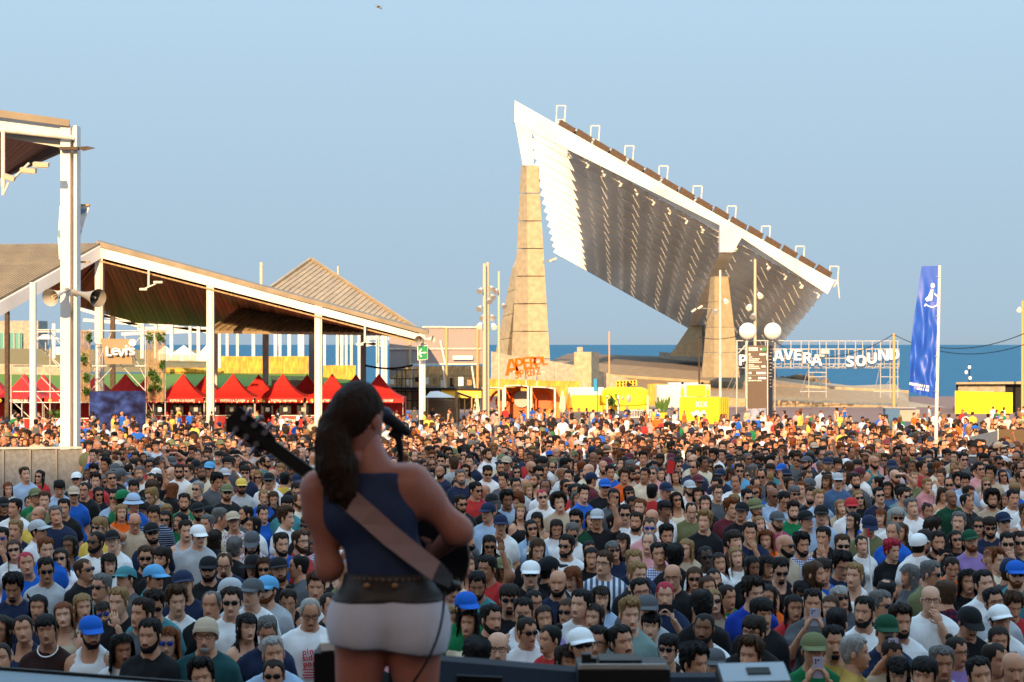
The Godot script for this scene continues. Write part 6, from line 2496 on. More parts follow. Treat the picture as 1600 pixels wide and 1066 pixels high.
const PEOPLE := """
318 1061 o 0 1 curly k tee dt
1534 1057 m 0 1 short k tee nv
1444 1057 m 0 1 fringe k tee bk
428 1055 f 0 1 tied d tee lb S
1404 1048 f -20 0 bob k tee bk
1583 1047 n 0 1 none g tee bk
1116 1038 f 0 0 long d tee bk C:gy
1471 1037 m 5 2 short g tee lb
1084 1035 m 10 1 curly k tee gy
885 1031 f 0 1 bob d tee bk
4 1030 f 0 1 tied d vest bl
1553 1029 n 5 1 buzz d tee bk
740 1026 m 180 1 curly k tee nv
1172 1025 m 0 1 curly b tee nv
430 1023 n 10 1 short w tee lb
1391 1020 f 0 2 tied d tee be
1335 1020 m 70 1 short w tee mu film
1494 1017 f 0 1 tied d tee pu E
1271 1016 m 0 1 buzz b tee gn C:ol,film
1044 1015 f 5 0 fringe k vest bk S
190 1014 f 0 2 wavy k tee wh
778 1013 n 0 0 none k tee nv E
911 1009 m 0 1 buzz k tee wh C:wh,S
934 1005 m 0 1 short k tee lb E
974 1004 m 15 1 short k long nv M
263 1004 f 0 0 wavy r tee bk S
1302 1004 m 5 1 short k long mu G
264 1003 f 0 0 wavy r tee nv S
1560 1002 f 0 1 long d tee bk film
860 999 f -50 1 tied k tee rd
322 993 n 0 1 buzz w tee dt Y:br,E,G
235 993 m -15 1 short k tee bk B
1177 989 m 0 1 fringe d tee bk E
142 987 m 0 1 fringe k vest wh C:bl,B
1385 987 m 0 1 buzz d tee nv C:dg,film
823 986 f 0 1 tied d tee wh S
75 986 m 0 2 fringe k long br N
418 985 m 0 1 short g tee nv
39 984 f 0 1 tied d vest nv
3 984 f 0 1 long d vest bk E
1100 982 m 10 3 buzz k tee wh B,X
385 980 f 30 0 bob k vest bk
1017 978 f -10 0 fringe k tee gy
1308 976 m 180 1 short k tee bk
733 974 f 0 1 wavy k tee cr
1406 972 m 10 1 quiff d tee wh B,X
1565 970 m 0 1 buzz b tee wh C:wh,E
1511 970 m 5 1 buzz k long bk C:bk,M
704 970 f 40 1 short l vest gn
767 969 m 60 1 short k tee bk B
853 968 f 0 1 long d tee pu
928 965 f 0 0 long d tee gy
102 962 f 0 0 long r vest be
983 961 m 10 0 quiff l long gt X
164 961 f 0 1 bob d vest wh S
222 959 m -10 1 short d tee gy
1189 958 m 5 1 fringe k long bk
818 958 m 0 1 short k vest wh
887 957 f 0 1 long b tee be S
1350 957 m 0 1 short k tee wr B
484 955 n 0 1 receding w tee wh E,A
1011 953 m 0 0 buzz b tee lg C:gy
1297 951 f 0 0 long b tee gy
1240 950 f 0 1 long k tee rd
1098 949 m 180 2 curly k tee bk
60 949 f 0 1 long k tee nv
728 948 m 0 1 bob k tee gn C:bl
518 947 m 20 1 buzz d tee bk
129 947 f 0 0 long l tee be X
1375 946 m 40 1 short g tee bk S
1581 945 f 0 1 curly b tee rd
908 945 m -10 0 short k tee wh
331 945 n 0 1 receding g tee bk
241 943 m 0 1 quiff d tee tl S
1270 943 m 0 1 short k tee gy film
1556 942 m 0 1 short k tee lg E
1116 941 f 0 0 long l tee be S
834 941 f 0 1 tied k tee be E
362 941 m 0 0 short d tee wh S
186 941 m -10 0 short l tee bk chin
276 939 m 0 0 curly b tee wh
1209 939 f 0 1 long b tee og
1454 937 n 0 0 none k tee wh E,chin
796 937 m 0 1 fringe d tee bk S,G
451 937 f 0 1 tied d vest bk
939 935 f 10 0 bob d tee lb
1315 935 f 0 1 bob w tee gy S
1200 934 f 0 1 long k tee og
1135 932 f 0 1 tied d tee gn
1478 930 m 170 1 short b long qr
1039 930 m 0 0 buzz p tee nv film
1004 927 m 0 1 short k tee gy E
394 927 m 0 0 buzz b tee wh C:gy
1176 926 m 0 0 curly d tee jy
1383 925 m 140 1 buzz k tee pu
366 924 m -120 1 buzz g tee lg C:lg
1251 924 f 0 2 bob k tee pk S
417 922 m 0 0 buzz r tee lg C:aq,S,B,X
1108 919 f 0 1 long b vest ol
494 918 m 0 1 quiff b vest wh
158 918 m 0 1 short g tee tl S
22 916 m 0 2 curly k tee nv G
289 914 m 0 1 buzz b tee nv C:nv
1540 913 m 0 0 short k tee wh
746 912 m 0 2 short k tee tl B
872 911 m 0 1 none k tee nv B
1512 909 f 0 1 wavy k tee bk point
1118 907 f 0 1 tied k tee bk
197 906 m -40 1 buzz b tee gy C:tl
1085 904 f 0 1 long b tee be S
240 903 m 50 1 buzz g tee tl C:aq,S
1052 901 m -40 1 none k tee bk E,X
897 901 f -40 0 bob r tee wh
1335 900 m -10 0 short l vest wh X
1422 899 f -70 1 bob g tee gy
995 899 m 30 0 short l tee bk
1587 897 m 0 0 buzz r tee tl C:bl,S,B
829 897 m 0 0 fringe b tee bk C:wh,S
1271 897 m 60 1 long b tee be B
1453 896 m 30 1 short g long ol S
1575 893 m 150 1 buzz b tee gy C:nv
1285 893 m 0 1 fringe d tee bl
858 891 m 150 1 buzz k tee bk C:bk
438 891 m 0 1 buzz b tee bk C:bk,B
133 891 m 60 1 buzz b tee bk S
72 891 m 0 2 short k tee lg S,X
762 889 m -35 2 short k tee rd point
414 889 f 0 1 wavy b tee bk S
326 889 m 0 1 buzz k tee bk C:bk,S,B
1218 889 m 0 0 short k vest bk S,G
395 887 f 0 0 bob k tee yl K:bk
1175 886 f 0 3 long k tee bk
1486 885 f 0 1 tied d tee og
468 885 m -85 1 buzz k tee gy
1197 884 f 0 1 bob k tee bk E
734 884 f 0 1 long b vest cr
1125 881 f 0 1 long d tee wh
944 881 n 0 0 short b long zs E
170 881 f 0 0 bob d tee wh
43 881 m 0 1 buzz p tee bl
1313 881 m 10 1 curly k tee nv E
351 879 n 0 0 receding b tee nv E,G
991 878 m -20 0 short l tee nv
1555 877 m 70 0 curly r tee cr X
97 874 f 0 0 long d tee wh S
253 874 m 0 1 fringe d long bk B
924 872 f 0 1 long k tee bk
228 872 m 0 1 short b tee bk S,B
1152 871 f 0 0 long l long wh
1105 871 m 0 4 buzz k tee wh S
1054 871 m 180 1 curly k tee bk
1031 867 m 0 1 short k long qb
960 861 f 0 1 bob g tee nv S
923 861 f 0 1 long k tee bk
1393 860 f 0 0 curly p tee bk
24 860 f 0 0 long b tee wh S
1073 858 f -30 0 long l tee be
71 858 m 0 0 short r tee bl
365 857 m 160 1 short g tee bk
838 856 m 10 0 long b tee bk
885 854 n 0 1 short k tee wh S,B
1316 853 m 0 0 short b tee gy S,B
1226 853 m 50 1 none k tee be S,B
1436 852 m 170 1 buzz k tee wh C:wh
1348 852 f 0 0 tied k tee wh
1252 851 m 0 1 curly k long qb B
1574 850 m 0 0 short k tee nv S,chin
439 850 m 0 0 short d tee bl B
1014 849 m 10 0 receding g tee pk
973 849 f 0 1 bob d tee bk
764 849 f 0 1 long k tee bk S
1593 848 m 0 0 short d tee be S
1465 848 m 0 1 short k tee bk B,film
469 847 m 70 0 short b tee rd E,B
150 847 m 0 3 buzz k tee wh S,B
1518 846 m 0 0 buzz r tee pu C:dg,B
1149 846 m 20 0 fringe d tee br
394 846 m 0 0 long d long fl C:gy,E,B
177 846 m 0 0 buzz b tee wh C:bk
1495 844 f 0 1 long k tee bk S
1198 844 f -20 0 wavy r tee og
334 842 f 150 1 bob d tee bk
3 841 m 0 1 short k tee nv S,chin
1287 840 m -30 1 short k vest bk chin
1041 837 m -20 1 quiff k tee bk B
309 837 m 10 0 buzz b tee lg C:wh,S
239 834 m 10 1 buzz k tee nv C:bk,S,B
1172 833 m 0 1 short k tee nv chin
1408 832 f -10 1 long b tee bk
1396 832 m -30 1 receding g tee bl
894 832 m 0 1 short g tee wh S,B
290 829 m 0 0 short d vest lg M
61 829 m 55 1 buzz k tee wh C:lg,S
24 829 m 15 1 short l tee nv
832 827 f 10 1 long k tee lb S
155 825 m 0 0 fringe l tee yl S
1014 825 m 0 0 buzz b tee pk S,B
1547 824 m -30 1 fringe d tee nv S,B
869 824 f 0 1 long d tee wh
396 821 f -30 1 long k tee wh E
1357 820 m 0 1 buzz k tee ol C:nv
1188 820 f 0 0 long l tee gn
782 820 m 0 1 buzz b tee wh C:nv
323 820 m 0 1 short g tee be
1570 816 m 0 0 buzz b tee wh C:nv,S
994 816 m 0 1 short d tee wh B,X
1498 816 m 0 0 short g tee bk
1101 815 m 0 0 curly l long bk
366 815 m 0 1 buzz k long fl C:be,E
282 815 f -20 1 long k tee gn
210 815 n 10 1 none k tee be E
1333 814 f -30 0 long k vest bl E
1214 814 m 20 0 buzz b tee mg C:gy,B
901 814 m -20 1 quiff k long dg S
1261 813 m 20 0 buzz b long lb C:bk
258 813 f 0 1 long k tee tl S
923 812 f 0 0 long k tee gy
840 812 f -20 1 long k vest be
258 812 f 0 1 long k vest pk S
1018 811 m 0 1 none k tee wh E
933 811 m 0 1 buzz k tee bk C:lg,point
1402 809 m 0 1 fringe w tee wh S,B
447 809 m 60 0 curly b tee wh
342 809 m 70 1 short g tee cr
1376 808 f 0 0 bob r tee wh
89 806 n 0 1 short g long nv
60 806 m 0 1 none k tee yl
1283 805 m 20 0 buzz b long lb C:bk,E
976 804 m 0 1 short k tee wh S
385 804 m -60 1 buzz k tee gy B
241 804 n 0 1 short d long ns
410 803 f 0 0 tied k tee bl
763 801 m -20 1 buzz k tee lb C:nv
189 801 f 20 0 long l tee og
1159 800 m 0 1 buzz k tee bk C:bk
813 800 f 20 0 long l vest bk
311 800 m 0 1 buzz k tee be C:bk,S,B
1449 799 f 0 2 tied d tee pu
1239 799 m 0 0 quiff d tee gn B
1080 797 m 0 0 receding d long ol
1038 797 m 30 3 fringe k tee wh X
1183 795 m 10 0 buzz r vest wh K:ol,B
226 795 f 0 1 bob d tee wh
1142 794 m 0 0 curly r long mn
1000 794 m 10 0 short r tee lg B
100 794 m 10 1 short k tee bk
23 794 m 0 1 short k tee wh
1315 793 f 0 0 long l tee be
1426 793 m 0 0 short g tee wh
1330 792 m 0 0 buzz b tee wh C:rd,S,B
449 790 m 0 0 fringe k tee tl
5 789 f 0 1 long d tee bk C:bk,S
1102 788 m 0 0 long d tee bk B
875 787 m 0 0 afro d tee be X,M
719 787 m 0 1 short d tee bk S,B
208 786 m 20 1 buzz k tee bl K:lb
768 785 m 0 1 buzz k tee bk C:bk
288 785 m 0 1 short d tee gn B
1512 784 m 30 1 buzz k tee bk
810 783 f -40 0 afro r tee bk
1058 782 f 10 1 wavy k vest cr S
69 782 n 10 0 short b tee ol
1550 781 m 0 1 afro k tee be B
792 781 m 0 3 curly k tee lb
1223 781 m 10 1 short k long lb E,M
1343 779 f 0 0 long l tee bk S
192 779 m 160 1 buzz k tee gn C:gn
1583 779 m 0 1 short k tee wh
1279 778 m 0 0 short l tee lb
849 778 m 0 0 buzz p tee wh S
427 778 f 0 0 long b tee bk
179 778 m 0 1 short k tee lb S,chin
1488 778 m 0 3 none k tee dg
1167 777 m 0 0 short k tee lb S
959 777 m 0 1 long k tee gy S
412 777 f 0 0 tied l tee bl
57 776 m 20 1 buzz b tee gn C:ol
1267 775 m 0 1 short d tee bk B
1411 775 m 0 0 short d long gt S
1375 775 m 0 0 short k tee nv S
911 773 m 40 0 quiff d long bl
115 773 m 20 1 buzz k tee bl C:be,S,D
1241 772 m 10 1 fringe g tee gy S
1472 772 f 0 0 wavy b vest cr
1410 772 m 0 1 curly d long gt S
153 772 f 0 1 long k tee bk S
984 771 f 0 1 bob k tee wh S
1121 770 m 0 0 short b tee gy E
1019 770 m 160 1 short k tee rd
354 770 n 30 0 buzz r tee bk C:ol,S,B
757 769 m 120 1 none k tee mg
1040 766 m 0 1 buzz g tee lb C:nv
825 766 f 0 0 long l tee bk
742 766 m 20 1 short k tee rd S
132 766 m 0 1 buzz d tee bk E
309 765 m 0 0 short w tee bk S
268 765 f 160 1 bob r tee bk
12 764 f 0 0 long r tee wh
209 762 m 0 1 short k tee bk M
92 762 m 20 1 fringe k tee lb
945 761 m 0 1 fringe k tee bk C:bl,S
808 760 m 0 1 short k tee lg E
377 760 m 20 2 buzz k tee lg C:yl,S,B,X
1448 758 f 20 0 short l tee pk chin
1541 757 f 0 0 long l vest wh S
1338 752 m 0 1 short k tee gy B
464 752 m 0 1 buzz k tee bk C:nv,S,B
150 752 m 10 0 quiff d tee rd
835 751 m 0 1 buzz b vest be B
420 751 m 0 1 buzz g tee wh C:bk,S,M
336 751 m 40 1 curly k tee gy
1508 751 m -20 1 quiff k tee lb
1309 751 m 0 0 buzz b long de C:lg,S
236 750 m 0 1 buzz k tee bk point
121 750 m 0 1 buzz k tee bk C:wh,S
444 750 m 160 1 short k tee yl
175 748 m 15 1 short g tee bk S
1056 746 f 0 1 long d tee be
721 746 m 0 1 short g tee nv B
975 745 m 10 1 curly b tee og
62 745 f 0 0 long k tee rd S
1126 744 m 0 1 buzz k tee nv C:nv,S
188 744 m 120 1 buzz g tee bk C:gy
1568 744 f 0 1 long k tee wh S
1008 743 m 0 2 short k tee cr
404 743 f 0 0 long l vest bk S
40 742 m 20 0 short b tee lb
219 741 m 0 1 short g tee wh B
1548 741 m 0 2 curly k tee be
1021 740 m 0 0 short g tee pk S
316 739 m 0 3 buzz k tee cr B
1495 739 f 0 0 wavy l tee lb
383 739 m 0 0 fringe d long nv S
953 738 m 0 1 short k long bl
761 738 m 0 1 short k tee wh S
280 737 m 0 1 short d tee wh S,B
1155 736 m 0 1 short k tee aq S
1532 734 m 0 1 short k tee pk S
327 733 m 10 1 buzz k tee be C:aq,S
782 731 m 0 1 buzz k tee nv E,B
"""

func place_of(px: float, py: float, eye: float) -> Vector3:      # where a person stands whose eyes show at (px, py)
	var d := 20.0
	for i in 12:
		d = FPX * (EYE - ground(d) - eye) / (py - 538.0)
	return on_ground(px, d)

func random_person(r: RandomNumberGenerator) -> Dictionary:
	var woman := r.randf() < 0.42
	var q := {"yaw": r.randfn() * 22.0, "pose": "down", "extra": [], "seed": r.randi() % 1000, "turn": [0, 0, 1, 2, 4, 0, 1, 2, 3, 4][r.randi() % 10], "shorts": r.randf() < 0.5, "legs": ["bk", "nv", "de", "be", "gy", "ol", "de"][r.randi() % 7]}
	q.body = (["f", "g"] if woman else ["m", "o", "m", "n"])[r.randi() % (2 if woman else 4)]
	q.skin = [0, 0, 1, 1, 1, 2, 2, 3][r.randi() % 8]
	q.hair = ["long", "long", "wavy", "bob", "tied", "fringe", "long"][r.randi() % 7] if woman else ["short", "short", "buzz", "quiff", "curly", "fringe", "receding", "short", "none"][r.randi() % 9]
	q.tone = ["k", "k", "k", "d", "d", "d", "b", "b", "l", "g", "k", "d", "b", "r"][r.randi() % 14]
	q.top = ["tee", "vest", "tee", "vest"][r.randi() % 4] if woman else ["tee", "tee", "tee", "tee", "long", "vest"][r.randi() % 6]
	q.color = ["wh", "bk", "nv", "bk", "wh", "gy", "lg", "bl", "lb", "tl", "gn", "ol", "rd", "bk", "cr", "pk", "br", "be", "cr", "mn", "wh", "de", "wh", "bk", "nv", "gy", "wh", "be", "lg", "fl", "qb", "ns"][r.randi() % 32]
	if r.randf() < 0.42: q.extra.append("S")
	elif r.randf() < 0.15: q.extra.append("E")
	if not woman and r.randf() < 0.4: q.extra.append("B")
	if r.randf() < 0.11:
		q.extra.append("C:" + ["bk", "nv", "wh", "be", "ol", "gy", "bk", "nv", "bl", "lg", "mn"][r.randi() % 11])
		q.hair = "long" if woman else "buzz"
	var k := r.randf_range(0.95, 1.04) if not woman else r.randf_range(0.895, 0.96)
	q.size = Vector3(k * r.randf_range(0.95, 1.06), k, k)
	return q

func build_people() -> void:
	dress_kit()
	var r := RandomNumberGenerator.new()
	r.seed = 99
	var all := []
	for row in PEOPLE.strip_edges().split("\n"):
		var w := row.split(" ", false)
		var q := {"yaw": float(w[3]) + r.randfn() * 4.0, "pose": "down", "extra": [], "seed": r.randi() % 1000, "turn": [0, 0, 1, 2, 4, 0, 1, 2, 3, 4][r.randi() % 10], "shorts": r.randf() < 0.4, "legs": ["bk", "nv", "de", "be", "gy"][r.randi() % 5]}
		q.body = w[2]
		if w[2] == "m" and r.randf() < 0.4: q.body = "o"
		if w[2] == "f" and r.randf() < 0.4: q.body = "g"
		q.skin = int(w[4])
		q.hair = w[5]
		q.tone = w[6]
		q.top = w[7]
		q.color = w[8]
		if w.size() > 9:
			for e in w[9].split(","):
				if e in ["film", "point", "shade", "chin"]:
					q.pose = e
				elif not e in ["N", "A", "D"]:
					q.extra.append(e)
				else:
					q.mark = e
		if q.pose != "down":
			q.turn = 0
			if q.pose in ["film", "point", "shade"]:
				q.top = "tee"
			elif not (w[2] == "m" and q.top == "vest"):
				q.top = "tee"
		for e in q.extra:
			if (e.begins_with("C") or e.begins_with("K") or e.begins_with("Y")) :
				q.hair = "long" if q.hair in ["long", "bob", "wavy"] else "buzz"
		var k := (0.93 if w[2] == "f" else 1.0) * r.randf_range(0.985, 1.02)
		q.size = Vector3(k * r.randf_range(0.96, 1.05), k, k)
		q.at = place_of(float(w[0]), float(w[1]), 1.612 * k)
		all.append(q)
	# fill the gaps between them, then the crowd behind
	var known := all.duplicate()
	var grid := {}
	for q in all:
		mark(grid, q.at)
	var d := 15.2
	while d < 166.0:
		var step := 0.60 if d < 62.0 else lerpf(0.9, 2.2, clampf((d - 62.0) / 60.0, 0.0, 1.0))
		var half := d * 0.25 + 5.0
		var x := -half + r.randf() * step
		while x < half:
			var p := Vector3(x + r.randfn() * 0.12, 0, -d + r.randfn() * 0.16)
			x += step * r.randf_range(0.85, 1.25)
			p.y = ground(-p.z)
			if near(grid, p, 0.40 if d < 62.0 else 0.5) or blocked(p):
				continue
			if d > 62.0 and r.randf() > 0.62 - 0.32 * clampf((d - 70.0) / 70.0, 0.0, 1.0):
				continue
			var hides := false
			if d < 38.0:
				for q in known:
					var back: float = -q.at.z - (-p.z)
					if back > -0.25 and back < 2.6 and absf(p.x - q.at.x * p.z / q.at.z) < 0.23:
						hides = true
						break
			if hides:
				continue
			var q := random_person(r)
			q.at = p
			if d > 62.0:
				q.yaw = r.randf_range(-180, 180) if r.randf() < 0.75 else q.yaw
				q.color = ["wh", "wh", "wh", "cr", "bk", "nv", "be", "lb", "rd", "og", "yl", "bl", "gn", "pk", "gy", "bk", "br", "lg"][r.randi() % 18]
			elif r.randf() < 0.13:
				q.yaw += [70.0, -70.0, 180.0, 110.0, -50.0][r.randi() % 5]
			elif r.randf() < 0.07:
				q.pose = ["film", "point", "shade", "chin"][r.randi() % 4]
				q.top = "tee"
				q.turn = 0
				q.body = "m" if q.pose == "shade" or q.body in ["m", "o", "n"] else "f"
			mark(grid, p)
			all.append(q)
		d += step * (0.92 if d < 62.0 else 1.0)
	all.sort_custom(func(a, b): return a.at.z > b.at.z)
	var shown := all.filter(func(q): return absf(q.at.x) < -q.at.z * 0.25 + 0.1)
	var near_ones := shown.slice(0, 310)
	for q in near_ones:
		q.own = true
	for q in near_ones:
		q.node = one(q)
	name_people(near_ones)
	crowd_mass(all.filter(func(q): return not q.has("own")))
	things_in_the_crowd(near_ones)
	print("people ", all.size())

func mark(grid: Dictionary, p: Vector3) -> void:
	var k := Vector2i(int(floor(p.x)), int(floor(p.z)))
	if not grid.has(k):
		grid[k] = []
	grid[k].append(p)

func near(grid: Dictionary, p: Vector3, gap: float) -> bool:
	var c := Vector2i(int(floor(p.x)), int(floor(p.z)))
	for i in range(-1, 2):
		for j in range(-1, 2):
			for q: Vector3 in grid.get(c + Vector2i(i, j), []):
				if Vector2(q.x - p.x, q.z - p.z).length() < gap:
					return true
	return false

func blocked(p: Vector3) -> bool:      # built things that nobody stands in
	var d := -p.z
	var px := p.x * FPX / d + 800.0
	if px < 134 and d > 32.0 and d < 58.0: return true
	if px > 1505 and d > 55.0 and d < 66.0: return true
	if d > 128.0 and px > 120 and px < 262: return true
	if d > 133.0 and px < 640 and r_hash(p) > 0.35: return true
	if d > 150.0 and px < 660: return true
	if d > 146.0 and px > 1050 and px < 1230: return true
	if d > 120.0 and px > 1230 and r_hash(p) > 0.5: return true
	return false

func r_hash(p: Vector3) -> float:
	return absf(fmod(sin(p.x * 12.9898 + p.z * 78.233) * 43758.5453, 1.0))

# everyone further back: one mass, drawn from shared shapes
func crowd_mass(list: Array) -> void:
	var root := Node3D.new()
	root.name = "crowd"
	add_child(root)
	root.set_meta("kind", "stuff")
	root.set_meta("label", "dense standing crowd filling the esplanade behind the front rows")
	root.set_meta("category", "crowd")
	var piles := {}
	for q in list:
		var lift := head_at(q.turn)
		var t := Transform3D(Basis.from_euler(Vector3(0, deg_to_rad(q.yaw), 0)).scaled_local(q.size), q.at)
		var b: String = q.body
		var bb: String = "m" if b == "o" else "f" if b == "g" else b
		heap(piles, "body_%s_%s" % [b, "down%d" % q.turn] if q.pose == "down" else "body_%s_%s" % [bb, q.pose], "skin", t, SKIN[q.skin])
		heap(piles, "%s_%s_%s" % [q.top, bb, q.pose], "cloth", t, {"qb": Color(0.25, 0.30, 0.45), "ns": Color(0.03, 0.04, 0.08), "fl": Color(0.5, 0.35, 0.35), "zs": Color(0.4, 0.45, 0.5), "qr": Color(0.12, 0.03, 0.05)}.get(q.color, CLOTH[q.color][1]))
		heap(piles, ("shorts_" if q.shorts else "trousers_") + bb, "cloth", t, CLOTH[q.legs][1])
		if q.hair != "none":
			heap(piles, "hair_" + q.hair, "hair", t * lift, HAIR[q.tone])
		for e: String in q.extra:
			match e.substr(0, 1):
				"S": heap(piles, "sunglasses", "lens", t * lift, Color(0.006, 0.006, 0.007))
				"E": heap(piles, "glasses", "lens", t * lift, Color(0.02, 0.016, 0.014))
				"B": heap(piles, "beard", "hair", t * lift, HAIR[q.tone])
				"C": heap(piles, "hat_cap", "cloth", t * lift, CLOTH[e.substr(2)][1])
				"K": heap(piles, "hat_bucket", "cloth", t * lift, CLOTH[e.substr(2)][1])
	var skins := {"skin": skin_mat(0).duplicate(), "cloth": cloth("wh").duplicate(), "hair": hair_mat("k").duplicate(), "lens": mats["lens_black"].duplicate()}
	for k in skins:
		skins[k].albedo_color = Color.WHITE
		skins[k].vertex_color_use_as_albedo = true
		skins[k].resource_name = "crowd_" + k
	for key in piles:
		var pile: Dictionary = piles[key]
		var mm := MultiMesh.new()
		mm.transform_format = MultiMesh.TRANSFORM_3D
		mm.use_colors = true
		mm.mesh = kit[key]
		mm.instance_count = pile.t.size()
		for i in pile.t.size():
			mm.set_instance_transform(i, pile.t[i])
			mm.set_instance_color(i, pile.c[i])
		var o := MultiMeshInstance3D.new()
		o.name = "crowd_" + key
		o.multimesh = mm
		o.material_override = skins[pile.m]
		root.add_child(o, true)
		o.set_meta("kind", "stuff")

func heap(piles: Dictionary, key: String, m: String, t: Transform3D, c: Color) -> void:
	if not piles.has(key):
		piles[key] = {"t": [], "c": [], "m": m}
	piles[key].t.append(t)
	piles[key].c.append(c)

# phones, sticks and printed shirts
func things_in_the_crowd(list: Array) -> void:
	var n := 0
	for q in list:
		if q.pose == "film":
			var w: Transform3D = q.node.transform
			var at: Vector3 = w * Vector3(0, 1.535, 0.335)
			var side: String = "right" if q.at.x > -0.4 else "left"
			var says: String = "%s by person in %s, %d paces %s of the singer" % [["black phone held sideways", "pale phone held upright"][n % 2], attire(q)[1], int(absf(q.at.x + 0.4) / 0.3 + 1), side]
			while used.has("label " + says):
				says += ", further back"
			used["label " + says] = 0
			var t := thing("smartphone", says, "phone", at, "phones held up in the crowd")
			t.rotation.y = deg_to_rad(q.yaw)
			var wide: bool = n % 2 == 0
			var s := Shape.new()
			s.box(Vector3.ZERO, Vector3(0.152, 0.074, 0.009) if wide else Vector3(0.074, 0.152, 0.009))
			var o := MeshInstance3D.new()
			o.name = "case"
			o.mesh = s.mesh()
			o.material_override = mats["black_metal"] if wide else mat("phone_pale", col(0.45, 0.42, 0.55), 0.3)
			t.add_child(o)
			s = Shape.new()
			for e in 3:
				s.ball(Vector3(-0.018 + 0.02 * (e % 2), 0.055 - 0.02 * (e / 2), 0.005) if not wide else Vector3(0.055 - 0.02 * (e / 2), 0.018 - 0.02 * (e % 2), 0.005), Vector3(0.007, 0.007, 0.003), 4, 8)
			o = MeshInstance3D.new()
			o.name = "camera_lens"
			o.mesh = s.mesh()
			o.material_override = mats["lens_black"]
			t.add_child(o)
			n += 1
		if q.has("mark"):
			match q.mark:
				"N":
					var s := Shape.new()
					for i in 20:
						var a := lerpf(-2.3, 2.3, i / 20.0)
						var b := lerpf(-2.3, 2.3, (i + 1) / 20.0)
						s.tube(Vector3(sin(a) * 0.082, 1.472 - 0.055 * maxf(cos(a), -0.3), cos(a) * 0.088 + 0.012), Vector3(sin(b) * 0.082, 1.472 - 0.055 * maxf(cos(b), -0.3), cos(b) * 0.088 + 0.012), 0.0055, 0.0055, 6)
					inst("necklace", s.mesh(), mats["letter_white"], q.node)
				"D":
					var s := Shape.new()
					for a in [-0.75, 0.0, 0.75]:
						s.ball(Vector3(sin(a) * 0.035, 1.19 + cos(a) * 0.04, 0.135), Vector3(0.014, 0.04, 0.004), 6, 10, Basis.from_euler(Vector3(0, 0, -a)))
					inst("shirt_print", s.mesh(), mats["letter_white"], q.node)
				"A":
					var red := mat("print_red", col(0.55, 0.03, 0.04), 0.7)
					for e in [["pins", 1.30], ["side", 1.25], ["pop", 1.20]]:
						var o := lettering(e[0], 0.042, Vector3.ZERO, red, q.node, "shirt_print", 0.012, true, 1.1, 0.1)
						o.position = Vector3(0, e[1], 0.172)
					for i in 4:
						var s := Shape.new()
						s.box(Vector3(0.0, 1.155 - i * 0.022, 0.178), Vector3(0.12 - 0.02 * (i % 2), 0.009, 0.006))
						inst("shirt_print", s.mesh(), red, q.node)
	# two white sticks held up in the crowd
	for q in [[758, 790, 749, 768, 34.0, "white", "thin white stick raised above the left half of the crowd"], [1046, 722, 1038, 780, 33.0, "red", "white stick with a red board raised in the crowd"], [1356, 826, 1363, 896, 22.0, "tip", "thin white stick with red tip raised on the right"]]:
		var t := thing("raised_stick", q[6], "stick", P(q[2], q[3], q[4]), "sticks held up in the crowd")
		var s := Shape.new()
		s.tube(P(q[2], q[3] + 40, q[4]), P(q[0], q[1], q[4]), 0.008, 0.008, 6)
		part(s, "shaft", mats["letter_white"], t)
		if q[5] == "red":
			s = Shape.new()
			s.box(P(q[0] + 2, q[1] + 8, q[4] - 0.02), Vector3(0.12, 0.2, 0.01), Basis.from_euler(Vector3(0, 0.2, -0.15)))
			part(s, "board", mats["red_paint"], t)
		elif q[5] == "tip":
			s = Shape.new()
			s.tube(P(q[0] + 1.2, q[1] + 14, q[4]), P(q[0], q[1], q[4]), 0.01, 0.01, 6)
			part(s, "tip", mats["red_paint"], t)

# ================================================================ the singer, seen from behind
func singer_cut(cut: String, p: Vector3) -> float:
	match cut:
		"blouse":
			var low := P(0, 902, 6.8).y - p.y
			var neck := p.y - P(0, 737, 6.8).y
			var la := 0.050 - Vector2(p.x - P(474, 0, 6.8).x, (p.y - P(0, 775, 6.8).y) * 0.55).length()
			var ra := 0.075 - Vector2(p.x - P(662, 0, 6.8).x, (p.y - P(0, 752, 6.8).y) * 0.80).length()
			var arms := maxf(la, ra)
			# arm holes run down the sides
			if p.y < P(0, 770, 6.8).y:
				arms = maxf(arms, -1.0)
			return maxf(maxf(low, neck), arms)
		"shorts_white":
			var hem := P(0, 1012, 6.8).y - 0.10 * (p.x - P(605, 0, 6.8).x) - p.y
			return maxf(maxf(p.y - P(0, 926, 6.8).y, hem), absf(p.x - P(605, 0, 6.8).x) - 0.24)
		"belt":
			return maxf(p.y - P(0, 893, 6.8).y, P(0, 938, 6.8).y - p.y)
	return -1.0

